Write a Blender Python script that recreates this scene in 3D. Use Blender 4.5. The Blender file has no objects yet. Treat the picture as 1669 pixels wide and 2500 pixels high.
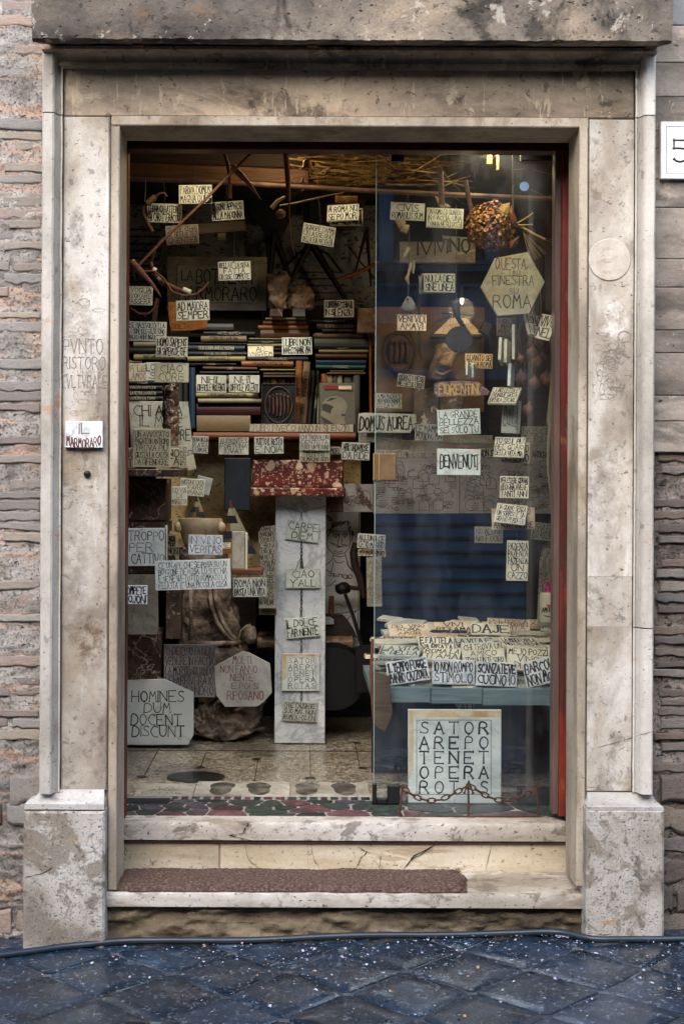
import bpy, bmesh, math, random
from mathutils import Vector, Matrix, noise
R = math.radians
rnd = random.Random(7)
S = bpy.context.scene
C = S.collection

# ---------------- camera, sky, sun, exposure ----------------
CAMD, CAMH, FPX, VX, VY, ROLL = 5.5, 1.586, 3850.0, 740.0, 1180.0, 0.0045
cam = bpy.data.cameras.new('camera'); camo = bpy.data.objects.new('camera', cam); C.objects.link(camo)
cam.sensor_fit = 'VERTICAL'; cam.sensor_height = 36.0; cam.sensor_width = 24.0
cam.lens = FPX / 2500 * 36.0
cam.shift_x = (834.5 - VX) / 2500; cam.shift_y = -(1250 - VY) / 2500
cam.clip_start = 0.05; cam.clip_end = 400
camo.matrix_world = Matrix.Translation((0, -CAMD, CAMH)) @ Matrix.Rotation(R(90), 4, 'X') @ Matrix.Rotation(ROLL, 4, 'Z')
S.camera = camo
W_ = bpy.data.worlds.new('World'); S.world = W_; W_.use_nodes = True
wn = W_.node_tree; bg = wn.nodes['Background']
sky = wn.nodes.new('ShaderNodeTexSky'); sky.sky_type = 'NISHITA'; sky.sun_disc = False
sky.sun_elevation = R(38); sky.sun_rotation = R(200); sky.air_density = 1.0; sky.dust_density = 2.0; sky.ozone_density = 1.0
wn.links.new(sky.outputs[0], bg.inputs[0]); bg.inputs[1].default_value = 0.15
sl = bpy.data.lights.new('sun', 'SUN'); so = bpy.data.objects.new('sun', sl); C.objects.link(so)
sl.energy = 1.5; sl.angle = R(80); sl.color = (1.0, 0.985, 0.965)
so.rotation_euler = (R(54), 0, R(-10))      # from high above the opposite roofs
S.view_settings.view_transform = 'Standard'; S.view_settings.look = 'None'
S.view_settings.exposure = 1.68; S.view_settings.gamma = 1.0; S.view_settings.use_curve_mapping = False
S.cycles.use_denoising = True; S.cycles.max_bounces = 7; S.cycles.diffuse_bounces = 4; S.cycles.glossy_bounces = 3
S.cycles.transparent_max_bounces = 12; S.cycles.caustics_reflective = False; S.cycles.caustics_refractive = False
S.cycles.sample_clamp_indirect = 6.0

# ---------------- pixel rays of the photograph -> points in the place ----------------
def P(px, py, Y=0.0):
    d = Y + CAMD; u = px - VX; v = py - VY
    u, v = u + ROLL * v, v - ROLL * u
    return Vector((u * d / FPX, Y, CAMH - v * d / FPX))
def M(Y): return (Y + CAMD) / FPX
FLOOR = 0.34

# ---------------- mesh collecting ----------------
class MB:
    def __init__(s): s.v = []; s.f = []; s.m = []
    def add(s, vs, fs, mi=0):
        o = len(s.v); s.v += [tuple(v) for v in vs]; s.f += [tuple(i + o for i in f) for f in fs]; s.m += [mi] * len(fs); return s
    def box(s, a, b, mi=0, mat=None):
        x0, y0, z0 = a; x1, y1, z1 = b
        vs = [Vector(p) for p in ((x0,y0,z0),(x1,y0,z0),(x1,y1,z0),(x0,y1,z0),(x0,y0,z1),(x1,y0,z1),(x1,y1,z1),(x0,y1,z1))]
        if mat: vs = [mat @ p for p in vs]
        return s.add(vs, [(0,3,2,1),(4,5,6,7),(0,1,5,4),(1,2,6,5),(2,3,7,6),(3,0,4,7)], mi)
    def cbox(s, a, b, c=0.003, mi=0, mat=None, jit=0.0, rg=rnd):
        """box whose front (-y) edges are chamfered"""
        x0, y0, z0 = a; x1, y1, z1 = b
        c = min(c, (x1-x0)/3, (z1-z0)/3, (y1-y0)/2)
        pts = [(x0,z0),(x1,z0),(x1,z1),(x0,z1)]
        return s.slab(pts, y0, y1, c, mi, mat)
    def slab(s, pts, y0, y1, c=0.002, mi=0, mat=None):
        """polygon in x,z (anticlockwise seen from -y) made into a slab from y0 to y1 with a chamfered front"""
        n = len(pts); cx = sum(p[0] for p in pts)/n; cz = sum(p[1] for p in pts)/n
        ins = []
        for i in range(n):
            p = Vector(pts[i]); a = Vector(pts[i-1]); b = Vector(pts[(i+1) % n])
            e1 = (p-a).normalized(); e2 = (b-p).normalized()
            n1 = Vector((-e1.y, e1.x)); n2 = Vector((-e2.y, e2.x)); nn = n1+n2
            nn = nn / max(0.3, nn.dot(n1)) if nn.length > 1e-6 else n1
            ins.append(p + nn*c)
        vs = [Vector((p.x, y0, p.y)) for p in ins] + [Vector((p[0], y0+c, p[1])) for p in pts] + [Vector((p[0], y1, p[1])) for p in pts]
        if mat: vs = [mat @ v for v in vs]
        fs = [tuple(range(n))] + [tuple(range(3*n-1, 2*n-1, -1))]
        for k in (0, n):
            fs += [(k+i, k+n+i, k+n+(i+1) % n, k+(i+1) % n) for i in range(n)]
        return s.add(vs, fs, mi)
    def tube(s, pts, r, seg=6, mi=0, cap=True):
        pts = [Vector(p) for p in pts]; n = len(pts); rr = r if isinstance(r, (list, tuple)) else [r]*n
        vs = []; fs = []; up = None
        for i, p in enumerate(pts):
            t = (pts[min(i+1, n-1)] - pts[max(i-1, 0)])
            t = t.normalized() if t.length > 1e-9 else Vector((0,0,1))
            if up is None: up = t.orthogonal().normalized()
            up = (up - t*up.dot(t)); up = up.normalized() if up.length > 1e-6 else t.orthogonal().normalized()
            w = t.cross(up)
            vs += [p + (up*math.cos(a) + w*math.sin(a))*rr[i] for a in (2*math.pi*k/seg for k in range(seg))]
        for i in range(n-1):
            fs += [(i*seg+k, i*seg+(k+1) % seg, (i+1)*seg+(k+1) % seg, (i+1)*seg+k) for k in range(seg)]
        if cap: fs += [tuple(range(seg-1, -1, -1)), tuple(range((n-1)*seg, n*seg))]
        return s.add(vs, fs, mi)
    def lathe(s, prof, c, seg=16, mi=0, mat=None, sy=1.0):
        """prof: (radius, z) from bottom to top about the z axis through c"""
        c = Vector(c); vs = []; fs = []; n = len(prof)
        for r, z in prof:
            for k in range(seg):
                a = 2*math.pi*k/seg; p = Vector((r*math.cos(a), r*math.sin(a)*sy, z))
                vs.append((mat @ p if mat else p) + c)
        for i in range(n-1):
            fs += [(i*seg+k, i*seg+(k+1) % seg, (i+1)*seg+(k+1) % seg, (i+1)*seg+k) for k in range(seg)]
        fs += [tuple(range(seg-1, -1, -1)), tuple(range((n-1)*seg, n*seg))]
        return s.add(vs, fs, mi)
    def strip(s, pts, t, y, mi=0, mat=None, closed=False, tw=(1.0, 1.0)):
        """flat ribbon along 2-D pts (x,z), facing -y at y"""
        pts = [Vector(p) for p in pts]
        q = [pts[0]]
        for p in pts[1:]:
            if (p-q[-1]).length > 1e-6: q.append(p)
        pts = q; n = len(pts)
        if n < 2: return s
        if not closed and n > 2:
            for i in range(1, n-1):
                a = pts[i]-pts[i-1]; b = pts[i+1]-pts[i]
                if a.length > 1e-7 and b.length > 1e-7 and a.angle(b) > 0.75:
                    k_ = i/(n-1); tm = tw[0]+(tw[1]-tw[0])*k_; s.strip(pts[:i+1], t, y, mi, mat, False, (tw[0], tm)); s.strip(pts[i:], t, y-.00002, mi, mat, False, (tm, tw[1])); return s
        L = []; Rr = []
        for i in range(n):
            if closed: a = pts[i-1]; b = pts[(i+1) % n]
            else: a = pts[max(i-1, 0)]; b = pts[min(i+1, n-1)]
            d = (b-a); d = d.normalized() if d.length > 1e-9 else Vector((1,0)); nn = Vector((-d.y, d.x)); p = pts[i]
            if not closed and i == 0: p = p - d*t*0.4
            if not closed and i == n-1: p = p + d*t*0.4
            wt = t*(tw[0]+(tw[1]-tw[0])*i/max(1, n-1)); L.append(p + nn*wt/2); Rr.append(p - nn*wt/2)
        vs = [Vector((p.x, y, p.y)) for p in L] + [Vector((p.x, y, p.y)) for p in Rr]
        if mat: vs = [mat @ v for v in vs]
        fs = [(i, n+i, n+i+1, i+1) for i in range(n-1)]
        if closed: fs.append((n-1, 2*n-1, n, 0))
        return s.add(vs, fs, mi)
    def ring(s, c, r, t, y, seg=10, mi=0, mat=None):
        return s.strip([(c[0]+r*math.cos(2*math.pi*k/seg), c[1]+r*math.sin(2*math.pi*k/seg)) for k in range(seg)], t, y, mi, mat, True)
    def grid(s, f, nu, nv, mi=0):
        vs = [f(i/nu, j/nv) for j in range(nv+1) for i in range(nu+1)]
        return s.add(vs, [(j*(nu+1)+i, j*(nu+1)+i+1, (j+1)*(nu+1)+i+1, (j+1)*(nu+1)+i) for j in range(nv) for i in range(nu)], mi)

MW = {}
def mesh_of(name, mb, mat, smooth=None):
    me = bpy.data.meshes.new(name); me.from_pydata(mb.v, [], mb.f)
    for m in (mat if isinstance(mat, (list, tuple)) else [mat]): me.materials.append(m)
    if any(mb.m): me.polygons.foreach_set('material_index', mb.m)
    if smooth is not None:
        me.shade_smooth()
        if smooth < 170: me.set_sharp_from_angle(angle=R(smooth))
    me.update(); return me
def part(name, mb, mat, parent=None, smooth=None, kind=None, label=None, local=False):
    if parent is not None and not local and parent.name in MW:
        inv = MW[parent.name].inverted(); mb.v = [tuple(inv @ Vector(v)) for v in mb.v]
    o = bpy.data.objects.new(name, mesh_of(name, mb, mat, smooth)); C.objects.link(o)
    if parent is not None: o.parent = parent; MW[o.name] = MW.get(parent.name, Matrix())
    if kind: o['kind'] = kind
    if label: o['label'] = label
    return o
USED = set()
def thing(name, label, cat, loc=(0,0,0), group=None, mat=None, kind=None):
    o = bpy.data.objects.new(name, None); C.objects.link(o); o.empty_display_size = 0.05
    m = mat if mat is not None else Matrix.Translation(loc)
    o.matrix_world = m; MW[o.name] = m.copy()
    if kind: o['kind'] = kind
    if label: o['label'] = ' '.join(label.split()[:16])
    if cat: o['category'] = cat
    if group: o['group'] = group
    return o
def struct(name, mb, mat, smooth=None, label=None):
    o = part(name, mb, mat, None, smooth, 'structure')
    if label: o['label'] = label
    return o
def solo(name, mb, mat, label, cat, smooth=None, kind=None, group=None):
    o = part(name, mb, mat, None, smooth, kind)
    o['label'] = label; o['category'] = cat
    if group: o['group'] = group
    return o

# ---------------- materials ----------------
def srgb(h):
    h = h.lstrip('#'); c = [int(h[i:i+2], 16)/255 for i in (0, 2, 4)]
    return tuple((x/12.92 if x <= .04045 else ((x+.055)/1.055)**2.4) for x in c) + (1,)
def col(c): return srgb(c) if isinstance(c, str) else (tuple(c) + (1,))[:4]
class NT:
    def __init__(s, name):
        s.m = bpy.data.materials.new(name); s.m.use_nodes = True; s.t = s.m.node_tree; s.b = s.t.nodes['Principled BSDF']
        s.out = s.t.nodes['Material Output']; s.seed = 0
    def n(s, ty, **k):
        nd = s.t.nodes.new(ty)
        for a, b in k.items(): setattr(nd, a, b)
        return nd
    def l(s, a, b): s.t.links.new(a, b)
    def coord(s, stretch=(1,1,1), off=True, world=False, turn=0.0):
        if world: src = s.n('ShaderNodeNewGeometry').outputs['Position']
        else: src = s.n('ShaderNodeTexCoord').outputs['Object']
        mp = s.n('ShaderNodeMapping'); s.l(src, mp.inputs[0]); mp.inputs['Scale'].default_value = stretch
        mp.inputs['Rotation'].default_value = (0, turn, 0)
        if off and not world:
            oi = s.n('ShaderNodeObjectInfo'); mu = s.n('ShaderNodeMath', operation='MULTIPLY'); s.l(oi.outputs['Random'], mu.inputs[0]); mu.inputs[1].default_value = 37.0
            cb = s.n('ShaderNodeCombineXYZ'); [s.l(mu.outputs[0], cb.inputs[i]) for i in range(3)]; s.l(cb.outputs[0], mp.inputs['Location'])
        return mp.outputs[0]
    def noise(s, co, scale, detail=4, rough=.55, dist=0.0):
        nd = s.n('ShaderNodeTexNoise'); s.seed += 1
        nd.noise_dimensions = '4D'; nd.inputs['W'].default_value = s.seed*3.7
        s.l(co, nd.inputs['Vector']); nd.inputs['Scale'].default_value = scale; nd.inputs['Detail'].default_value = detail
        nd.inputs['Roughness'].default_value = rough; nd.inputs['Distortion'].default_value = dist
        return nd.outputs[0]
    def voro(s, co, scale, feature='F1', out='Distance', rand=1.0):
        nd = s.n('ShaderNodeTexVoronoi', feature=feature); s.l(co, nd.inputs['Vector']); nd.inputs['Scale'].default_value = scale
        nd.inputs['Randomness'].default_value = rand
        return nd.outputs[out]
    def ramp(s, fac, stops, const=False):
        nd = s.n('ShaderNodeValToRGB'); s.l(fac, nd.inputs[0]); e = nd.color_ramp.elements
        if const: nd.color_ramp.interpolation = 'CONSTANT'
        while len(e) < len(stops): e.new(0.5)
        for i, (p, c) in enumerate(stops): e[i].position = p; e[i].color = col(c)
        return nd.outputs[0]
    def step(s, fac, lo, hi, to=1.0, fr=0.0):
        nd = s.n('ShaderNodeMapRange'); s.l(fac, nd.inputs[0])
        for i, v in enumerate((lo, hi, fr, to)): nd.inputs[1+i].default_value = v
        return nd.outputs[0]
    def math(s, op, a, b=None):
        nd = s.n('ShaderNodeMath', operation=op)
        for i, v in enumerate((a, b)):
            if v is None: continue
            if isinstance(v, (int, float)): nd.inputs[i].default_value = v
            else: s.l(v, nd.inputs[i])
        return nd.outputs[0]
    def mix(s, fac, a, b, mode='MIX'):
        nd = s.n('ShaderNodeMix', data_type='RGBA', blend_type=mode)
        for i, v in ((0, fac), (6, a), (7, b)):
            if isinstance(v, (int, float)): nd.inputs[i].default_value = v
            elif isinstance(v, (tuple, list, str)): nd.inputs[i].default_value = col(v)
            else: s.l(v, nd.inputs[i])
        return nd.outputs[2]
    def hsv(s, c, h=.5, sat=1.0, v=1.0):
        nd = s.n('ShaderNodeHueSaturation'); s.l(c, nd.inputs['Color'])
        for k, x in (('Hue', h), ('Saturation', sat), ('Value', v)):
            if isinstance(x, (int, float)): nd.inputs[k].default_value = x
            else: s.l(x, nd.inputs[k])
        return nd.outputs[0]
    def rndv(s, lo, hi):
        oi = s.n('ShaderNodeObjectInfo'); return s.step(oi.outputs['Random'], 0, 1, hi, lo)
    def bump(s, h, strength=.4, dist=.01, nrm=None):
        nd = s.n('ShaderNodeBump'); s.l(h, nd.inputs['Height']); nd.inputs['Strength'].default_value = strength; nd.inputs['Distance'].default_value = dist
        if nrm is not None: s.l(nrm, nd.inputs['Normal'])
        return nd.outputs[0]
    def done(s, c, rough=.8, nrm=None, metal=0.0, spec=.5):
        if isinstance(c, (tuple, str)): s.b.inputs['Base Color'].default_value = col(c)
        else: s.l(c, s.b.inputs['Base Color'])
        if isinstance(rough, (int, float)): s.b.inputs['Roughness'].default_value = rough
        else: s.l(rough, s.b.inputs['Roughness'])
        s.b.inputs['Metallic'].default_value = metal; s.b.inputs['Specular IOR Level'].default_value = spec
        if nrm is not None: s.l(nrm, s.b.inputs['Normal'])
        return s.m

CP = lambda p, f=.62: .5+(p-.5)*f
def stone(name, ramp, scale=3, stretch=(1,1,1), stains=(), veins=(), spots=(), pits=None, pits2=None, rough=.75, fine=.06, bump=.35, bdist=.004, var=.12, world=False, spec=.3, grit=60, detail=6, bscale=40):
    k = NT(name); co = k.coord(stretch, world=world); c1 = k.coord((1,1,1), world=world)
    n1 = k.noise(co, scale, detail, .62, .3); c = k.ramp(n1, [(CP(p_), c_) for p_, c_ in ramp])
    g = k.noise(c1, grit, 3, .7); c = k.mix(fine*4, c, k.ramp(g, [(.3, (.35,.35,.35)), (.7, (1,1,1))]), 'MULTIPLY')
    for sc, lo, hi, cc, am, st in stains:
        f = k.step(k.noise(k.coord(st, world=world), sc, 9, .7, .5), CP(lo), CP(hi, .55), am); c = k.mix(f, c, cc)
    for sc, wd, cc, am in veins:
        nn = k.noise(c1, sc, 4, .6, 1.4); a = k.math('ABSOLUTE', k.math('SUBTRACT', nn, .5)); f = k.step(a, 0, wd, 0, am)
        c = k.mix(f, c, cc)
    if spots:
        wp = k.n('ShaderNodeNewGeometry').outputs['Position']; sp = k.n('ShaderNodeSeparateXYZ'); k.l(wp, sp.inputs[0]); wz = k.coord(world=True)
        for x_, z_, rx_, rz_, cc, am in spots:
            a = k.math('DIVIDE', k.math('SUBTRACT', sp.outputs[0], x_), rx_); b = k.math('DIVIDE', k.math('SUBTRACT', sp.outputs[2], z_), rz_)
            r2 = k.math('ADD', k.math('MULTIPLY', a, a), k.math('MULTIPLY', b, b)); e = k.math('SUBTRACT', 1.15, r2)
            f = k.math('MULTIPLY', k.step(e, 0, 1, 1), k.step(k.noise(wz, 22, 8, .75), .42, .58, am)); c = k.mix(f, c, cc)
    h = k.noise(c1, bscale, 5, .7)
    if pits:
        sc, th, cc = pits; pf = k.step(k.noise(k.coord((1,1,1.7), world=world), sc, 2, .5), th, th+.05, 1)
        c = k.mix(k.math('MULTIPLY', pf, .8), c, cc); h = k.math('SUBTRACT', h, k.math('MULTIPLY', pf, 1.2))
    if pits2:
        sc, th, cc = pits2; v = k.noise(k.coord((1,1,1), world=world), sc, 3, .6); pf = k.step(v, th, th+.04, 1)
        c = k.mix(k.math('MULTIPLY', pf, .75), c, cc); h = k.math('SUBTRACT', h, pf)
    if var: c = k.hsv(c, v=k.rndv(1-var, 1+var))
    return k.done(c, rough, k.bump(h, bump, bdist), spec=spec)
def plain(name, c, rough=.6, metal=0.0, amt=.35, scale=12, var=0.0, bump=.15, spec=.4, dark=None, stretch=(1,1,1), lohi=(.42,.6)):
    k = NT(name); n = k.noise(k.coord(stretch), scale, 4, .6, .3)
    d = col(dark) if dark else tuple(x*.35 for x in col(c)[:3]) + (1,)
    cc = k.mix(k.step(n, lohi[0], lohi[1], amt), col(c), d)
    if var: cc = k.hsv(cc, v=k.rndv(1-var, 1+var))
    return k.done(cc, rough, k.bump(k.noise(k.coord(stretch), scale*5, 3, .6), bump, .002), metal, spec)
BK = (.02, .018, .016)
m_jamb = stone('travertine_worn', [(.25, '#7d746a'), (.42, '#a49a8d'), (.56, '#bfb8ae'), (.8, '#d3cfc9')], 2.6, (1,1,.6),
    stains=[(2.6, .52, .7, '#7d7063', .6, (1,1,.5)), (6, .58, .7, '#5f5346', .5, (1,1,.8)), (9, .56, .66, '#a3916f', .35, (1,1,.25)), (30, .63, .72, '#3c3a3a', .5, (1,1,1)), (3, .62, .8, '#e2ddd6', .6, (2,1,.35))],
    pits=(55, .66, '#4a443d'), pits2=(140, .64, '#55504a'), rough=.7, var=.06,
    spots=[(P(225,0).x, P(0,1560).z, .07, .12, '#5a452f', .85), (P(190,0).x, P(0,1390).z, .05, .26, '#7c746c', .7), (P(190,0).x, P(0,560).z, .03, .09, '#4c4238', .8), (P(205,0).x, P(0,780).z, .07, .2, '#857a6e', .6), (P(200,0).x, P(0,1150).z, .09, .09, '#83735e', .6),
      (P(1460,0).x, P(0,460).z, .05, .08, '#6b5b49', .75), (P(1500,0).x, P(0,1080).z, .05, .16, '#85796b', .75), (P(1500,0).x, P(0,1260).z, .05, .2, '#978b7d', .7), (P(1500,0).x, P(0,770).z, .06, .09, '#ddd8d1', .8)])
m_mould = stone('travertine_moulding', [(.3, '#9d978d'), (.5, '#c0bab1'), (.75, '#d2cec7')], 2, (1,1,.5),
    stains=[(4, .58, .75, '#8d8272', .6, (1,1,.4)), (24, .64, .74, '#55504c', .5, (1,1,1)), (3, .7, .75, '#b27a50', .5, (1,1,1.5))], pits=(70, .67, '#4a443d'), rough=.65, var=.05)
m_strip = stone('travertine_architrave', [(.3, '#84786a'), (.5, '#aa9d8a'), (.75, '#c4b9a8')], 4, (1,1,.4),
    stains=[(6, .55, .72, '#77644c', .7, (1,1,.5)), (30, .64, .75, '#44403b', .5, (1,1,1))], pits=(60, .66, '#4a443d'), rough=.65, var=.05)
m_frieze = stone('travertine_sooty', [(.28, '#726555'), (.45, '#9f8e7a'), (.6, '#b9a288'), (.8, '#cdb89b')], 1.5, (1,1,2.2),
    stains=[(3.0, .52, .68, '#4d4138', .8, (.6,1,1.2)), (7, .60, .68, '#c6b596', .55, (1,1,.8)), (18, .64, .70, '#cdbb9c', .5, (2.5,1,.35)), (26, .64, .7, '#2b2622', .6, (1,1,1))],
    pits=(50, .69, '#2b2622'), rough=.8, var=.04, bump=.5)
m_cornice = stone('cornice_weathered', [(.28, '#35312f'), (.45, '#5a534d'), (.6, '#7c7267'), (.75, '#9f907c')], 1.6, (1,1,1.3),
    stains=[(4, .52, .68, '#211f1f', .8, (.8,1,1)), (9, .64, .70, '#b9b2a6', .6, (1,1,1)), (5, .62, .72, '#7a5f45', .5, (1,1,2)), (30, .62, .7, '#171515', .6, (1,1,1))],
    pits=(40, .66, '#171515'), rough=.85, var=.04, bump=.8, bdist=.008)
m_plinth = stone('travertine_pitted', [(.28, '#8b8378'), (.45, '#aea79d'), (.6, '#c1bcb5'), (.8, '#d0cdc8')], 3.2,
    stains=[(5, .53, .62, '#7a6f60', .75, (1,1,1)), (14, .56, .66, '#5d564d', .7, (1,1,1)), (9, .70, .74, '#b0814f', .7, (1,1,1)), (2, .6, .8, '#a98f68', .5, (.4,1,2))],
    pits=(75, .64, '#4b443c'), pits2=(170, .60, '#6a645b'), rough=.75, var=.03, bump=.7, bdist=.006)
m_cap = stone('travertine_cap', [(.3, '#a5a19b'), (.6, '#c4c1bc'), (.8, '#d0cecb')], 4, stains=[(10, .62, .7, '#807b75', .6, (1,1,1)), (60, .66, .70, '#38363a', .7, (1,1,1))], pits=(60, .66, '#4a4744'), rough=.55, var=.03)
m_step = stone('travertine_step', [(.3, '#a39a8c'), (.5, '#c2bab0'), (.75, '#d6d3ce')], 2.5, (.5,1,2),
    stains=[(6, .53, .66, '#857766', .7, (.5,1,1.5)), (14, .57, .68, '#5d5146', .7, (.7,1,1)), (30, .68, .74, '#3b3431', .6, (1,1,1))], pits=(60, .64, '#463f38'), rough=.6, var=.04, bump=.5)
m_riser = stone('travertine_riser', [(.3, '#b8a88c'), (.5, '#d2c6b0'), (.75, '#dfd8ca')], 2.5, (.4,1,2.4),
    stains=[(10, .62, .7, '#9c8564', .6, (.3,1,2)), (40, .66, .7, '#5c4c3a', .6, (1,1,1))], veins=[(1.7, .0035, '#4b3a2c', .8)], pits=(60, .66, '#5a4a38'), rough=.6, var=.04)
m_rubble = stone('damp_footing_stone', [(.3, '#3f362c'), (.5, '#6d604e'), (.65, '#857762'), (.8, '#a09583')], 3, (.5,1,2),
    stains=[(5, .58, .7, '#4c4a2a', .6, (.5,1,1)), (9, .58, .68, '#221d18', .8, (.35,1,2.5))], rough=.9, bump=1.0, bdist=.01)
m_mortar = stone('old_lime_mortar', [(.3, '#7c7874'), (.45, '#a09b96'), (.6, '#b4afa9'), (.8, '#c6c1ba')], 5,
    stains=[(9, .56, .66, '#c49e80', .5, (.4,1,1.6)), (3, .64, .74, '#6a7050', .6, (1,1,1)), (16, .62, .68, '#5b534d', .7, (1,1,1)), (5, .55, .66, '#a98775', .6, (.5,1,4)), (8, .6, .68, '#77716c', .7, (.4,1,3))], pits=(30, .66, '#3b342e'), pits2=(120, .58, '#6f6863'), rough=.95, bump=1.0, bdist=.01, world=True, var=0, fine=.16, grit=150)
m_mortar2 = stone('dark_mortar', [(.3, '#5a524c'), (.5, '#81776f'), (.65, '#999089'), (.8, '#b0a8a0')], 6,
    stains=[(5, .58, .7, '#46403f', .6, (.5,1,1.6)), (16, .62, .68, '#2d2927', .8, (1,1,1))], pits=(34, .64, '#2a2522'), pits2=(120, .58, '#3a3430'), rough=.95, bump=1.0, bdist=.012, world=True, var=0, fine=.16, grit=150)
def brickmat(name, base, dust, amt):
    k = NT(name); co = k.coord((.5,1,1.6)); c = k.ramp(k.noise(co, 14, 5, .65), [(.3, tuple(x*.55 for x in col(base)[:3])), (.55, base), (.8, tuple(min(1, x*1.35) for x in col(base)[:3]))])
    f = k.step(k.noise(k.coord((.6,1,1.4)), 16, 8, .75, .6), .44, .54, amt); c = k.mix(f, c, dust)
    g = k.step(k.noise(k.coord(), 5, 3), .62, .72, .5); c = k.mix(g, c, '#6f6f58')
    gr = k.noise(k.coord(), 170, 4, .8); c = k.mix(.75, c, k.ramp(gr, [(.36, (.25,.25,.25)), (.56, (1,1,1))]), 'MULTIPLY')
    c = k.hsv(c, v=k.rndv(.75, 1.25), h=k.rndv(.49, .51), sat=k.rndv(.6, 1.15))
    return k.done(c, .95, k.bump(k.noise(k.coord(), 50, 5, .75), .9, .008), spec=.15)
m_brickL = [brickmat('pink_brick', '#bf9380', '#bdb6ae', 1), brickmat('ochre_brick', '#bda88e', '#bfb8b0', 1), brickmat('grey_brick', '#b3aba4', '#bfb9b3', 1)]
m_brickR = [brickmat('dark_brick', '#80675b', '#918882', .9), brickmat('brown_tuff', '#837565', '#9d938b', .9), brickmat('grey_tuff', '#857c75', '#a59d96', .9)]
m_ashlar = stone('peperino_ashlar', [(.3, '#5d5650'), (.45, '#7b726a'), (.6, '#8f867c'), (.8, '#a69d92')], 4, (.6,1,1.6),
    stains=[(4, .55, .7, '#4b463f', .7, (.4,1,1.5)), (12, .66, .72, '#b0a390', .5, (1,1,1))], pits=(22, .69, '#1e1a17'), pits2=(60, .68, '#2a2521'), rough=.85, bump=.8, bdist=.008, var=.08)
m_blue_ashlar = stone('bluish_ashlar', [(.3, '#585a60'), (.6, '#7c7e84'), (.8, '#96979a')], 3, rough=.8, bump=.8)
m_basalt = stone('basalt_paver', [(.3, '#131e2b'), (.5, '#182839'), (.65, '#1f3348'), (.85, '#304a63')], 3,
    stains=[(5, .64, .75, '#4c5862', .3, (1,1,1)), (14, .66, .72, '#6f8090', .3, (1,1,1)), (60, .62, .68, '#8a97a5', .5, (1,1,1))], rough=.30, bump=.22, bdist=.003, var=.28, spec=.7, world=False)
bt = m_basalt.node_tree; _k = NT.__new__(NT); _k.t = bt; _k.seed = 40; bs = bt.nodes['Principled BSDF']; bt.links.new(_k.step(_k.noise(_k.coord(), 7, 6, .7), .42, .6, .42, .16), bs.inputs['Roughness'])
m_joint = stone('joint_dirt', [(.3, '#2f343b'), (.5, '#474e57'), (.7, '#666a6c')], 6, rough=.9, world=True, var=0, bump=.8)
m_road = stone('far_paving', [(.3, '#1f2226'), (.6, '#33373b'), (.8, '#44474b')], 4, rough=.5, world=True, var=0)
m_hose = plain('dark_blue_hose', '#22303c', .38, spec=.5)
k = NT('coir_mat'); n = k.noise(k.coord(), 90, 5, .8); c = k.ramp(n, [(.3, '#2e2421'), (.5, '#66524a'), (.7, '#a08b7f')])
c = k.mix(k.step(k.noise(k.coord(), 6, 4), .6, .75, .5), c, '#8c7b70'); m_mat = k.done(c, 1.0, k.bump(k.noise(k.coord(), 160, 3, .8), 1.0, .01), spec=.1)
m_plaque = stone('cream_marble', [(.3, '#b9b193'), (.5, '#cfc8ac'), (.75, '#dad5c0')], 9, veins=[(7, .012, '#9aa09a', .4)], rough=.5, var=.10, bump=.1, fine=.02, stains=[(14, .6, .7, '#b3a67f', .4, (1,1,1))])
m_plaqueg = stone('pale_green_marble', [(.3, '#b3bcac'), (.5, '#ccd3c6'), (.75, '#dde0d8')], 8, veins=[(6, .02, '#8f9c94', .5)], rough=.45, var=.06, bump=.08, fine=.02)
m_plaquegrey = stone('dusty_grey_marble', [(.3, '#8d8f85'), (.5, '#a9ab9f'), (.75, '#bcbdb2')], 8, veins=[(6, .02, '#70736e', .5)], rough=.55, var=.12, bump=.1, fine=.02)
m_plaquedim = stone('dim_marble', [(.3, '#7c786a'), (.5, '#989482'), (.75, '#aea996')], 6, veins=[(5, .02, '#55534a', .5)], rough=.6, var=.12, bump=.1)  # duller marble: dimness of the deep shop is put into its colour
m_warmstone = stone('warm_limestone', [(.3, '#b9a283'), (.5, '#cdbb9f'), (.75, '#dacdb6')], 7, rough=.6, var=.08, stains=[(6, .58, .7, '#a98650', .5, (1,1,1))])
m_blockend = plain('sawn_marble_edge', '#d3cdb6', .55, amt=.2)
m_white = stone('white_veined_marble', [(.3, '#b4babd'), (.5, '#d3d6d7'), (.75, '#e4e6e5')], 3.2, veins=[(3, .035, '#7d868d', .5), (8, .014, '#5d666c', .4)], stains=[(5, .6, .72, '#7f8b94', .45, (1,1,.7))], rough=.35, var=.04, bump=.06, fine=.015)
m_carrara = stone('carrara_slab', [(.3, '#a3a9a6'), (.5, '#bcc1bd'), (.75, '#cdd0cb')], 2.5, veins=[(2.5, .02, '#868d8b', .5)], rough=.45, var=.04, bump=.06, fine=.015)
m_palegrey = stone('pale_grey_stone', [(.3, '#9b9a92'), (.5, '#b4b2aa'), (.75, '#c4c1ba')], 5, rough=.6, var=.04, stains=[(8, .68, .75, '#b38b66', .4, (1,1,1))])
m_bardiglio = stone('grey_banded_marble', [(.3, '#4a4a4a'), (.5, '#6d6c6b'), (.7, '#8b8989'), (.85, '#a5a2a0')], 3, (.6,1,1.4), veins=[(4, .03, '#3f3f3f', .6)], rough=.5, var=.04)
m_sator = stone('bordered_marble', [(.3, '#b5bdb9'), (.5, '#ccd3ce'), (.75, '#dce0da')], 4, veins=[(4, .016, '#93a09c', .5)], rough=.4, var=0, bump=.06, fine=.015)
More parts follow.
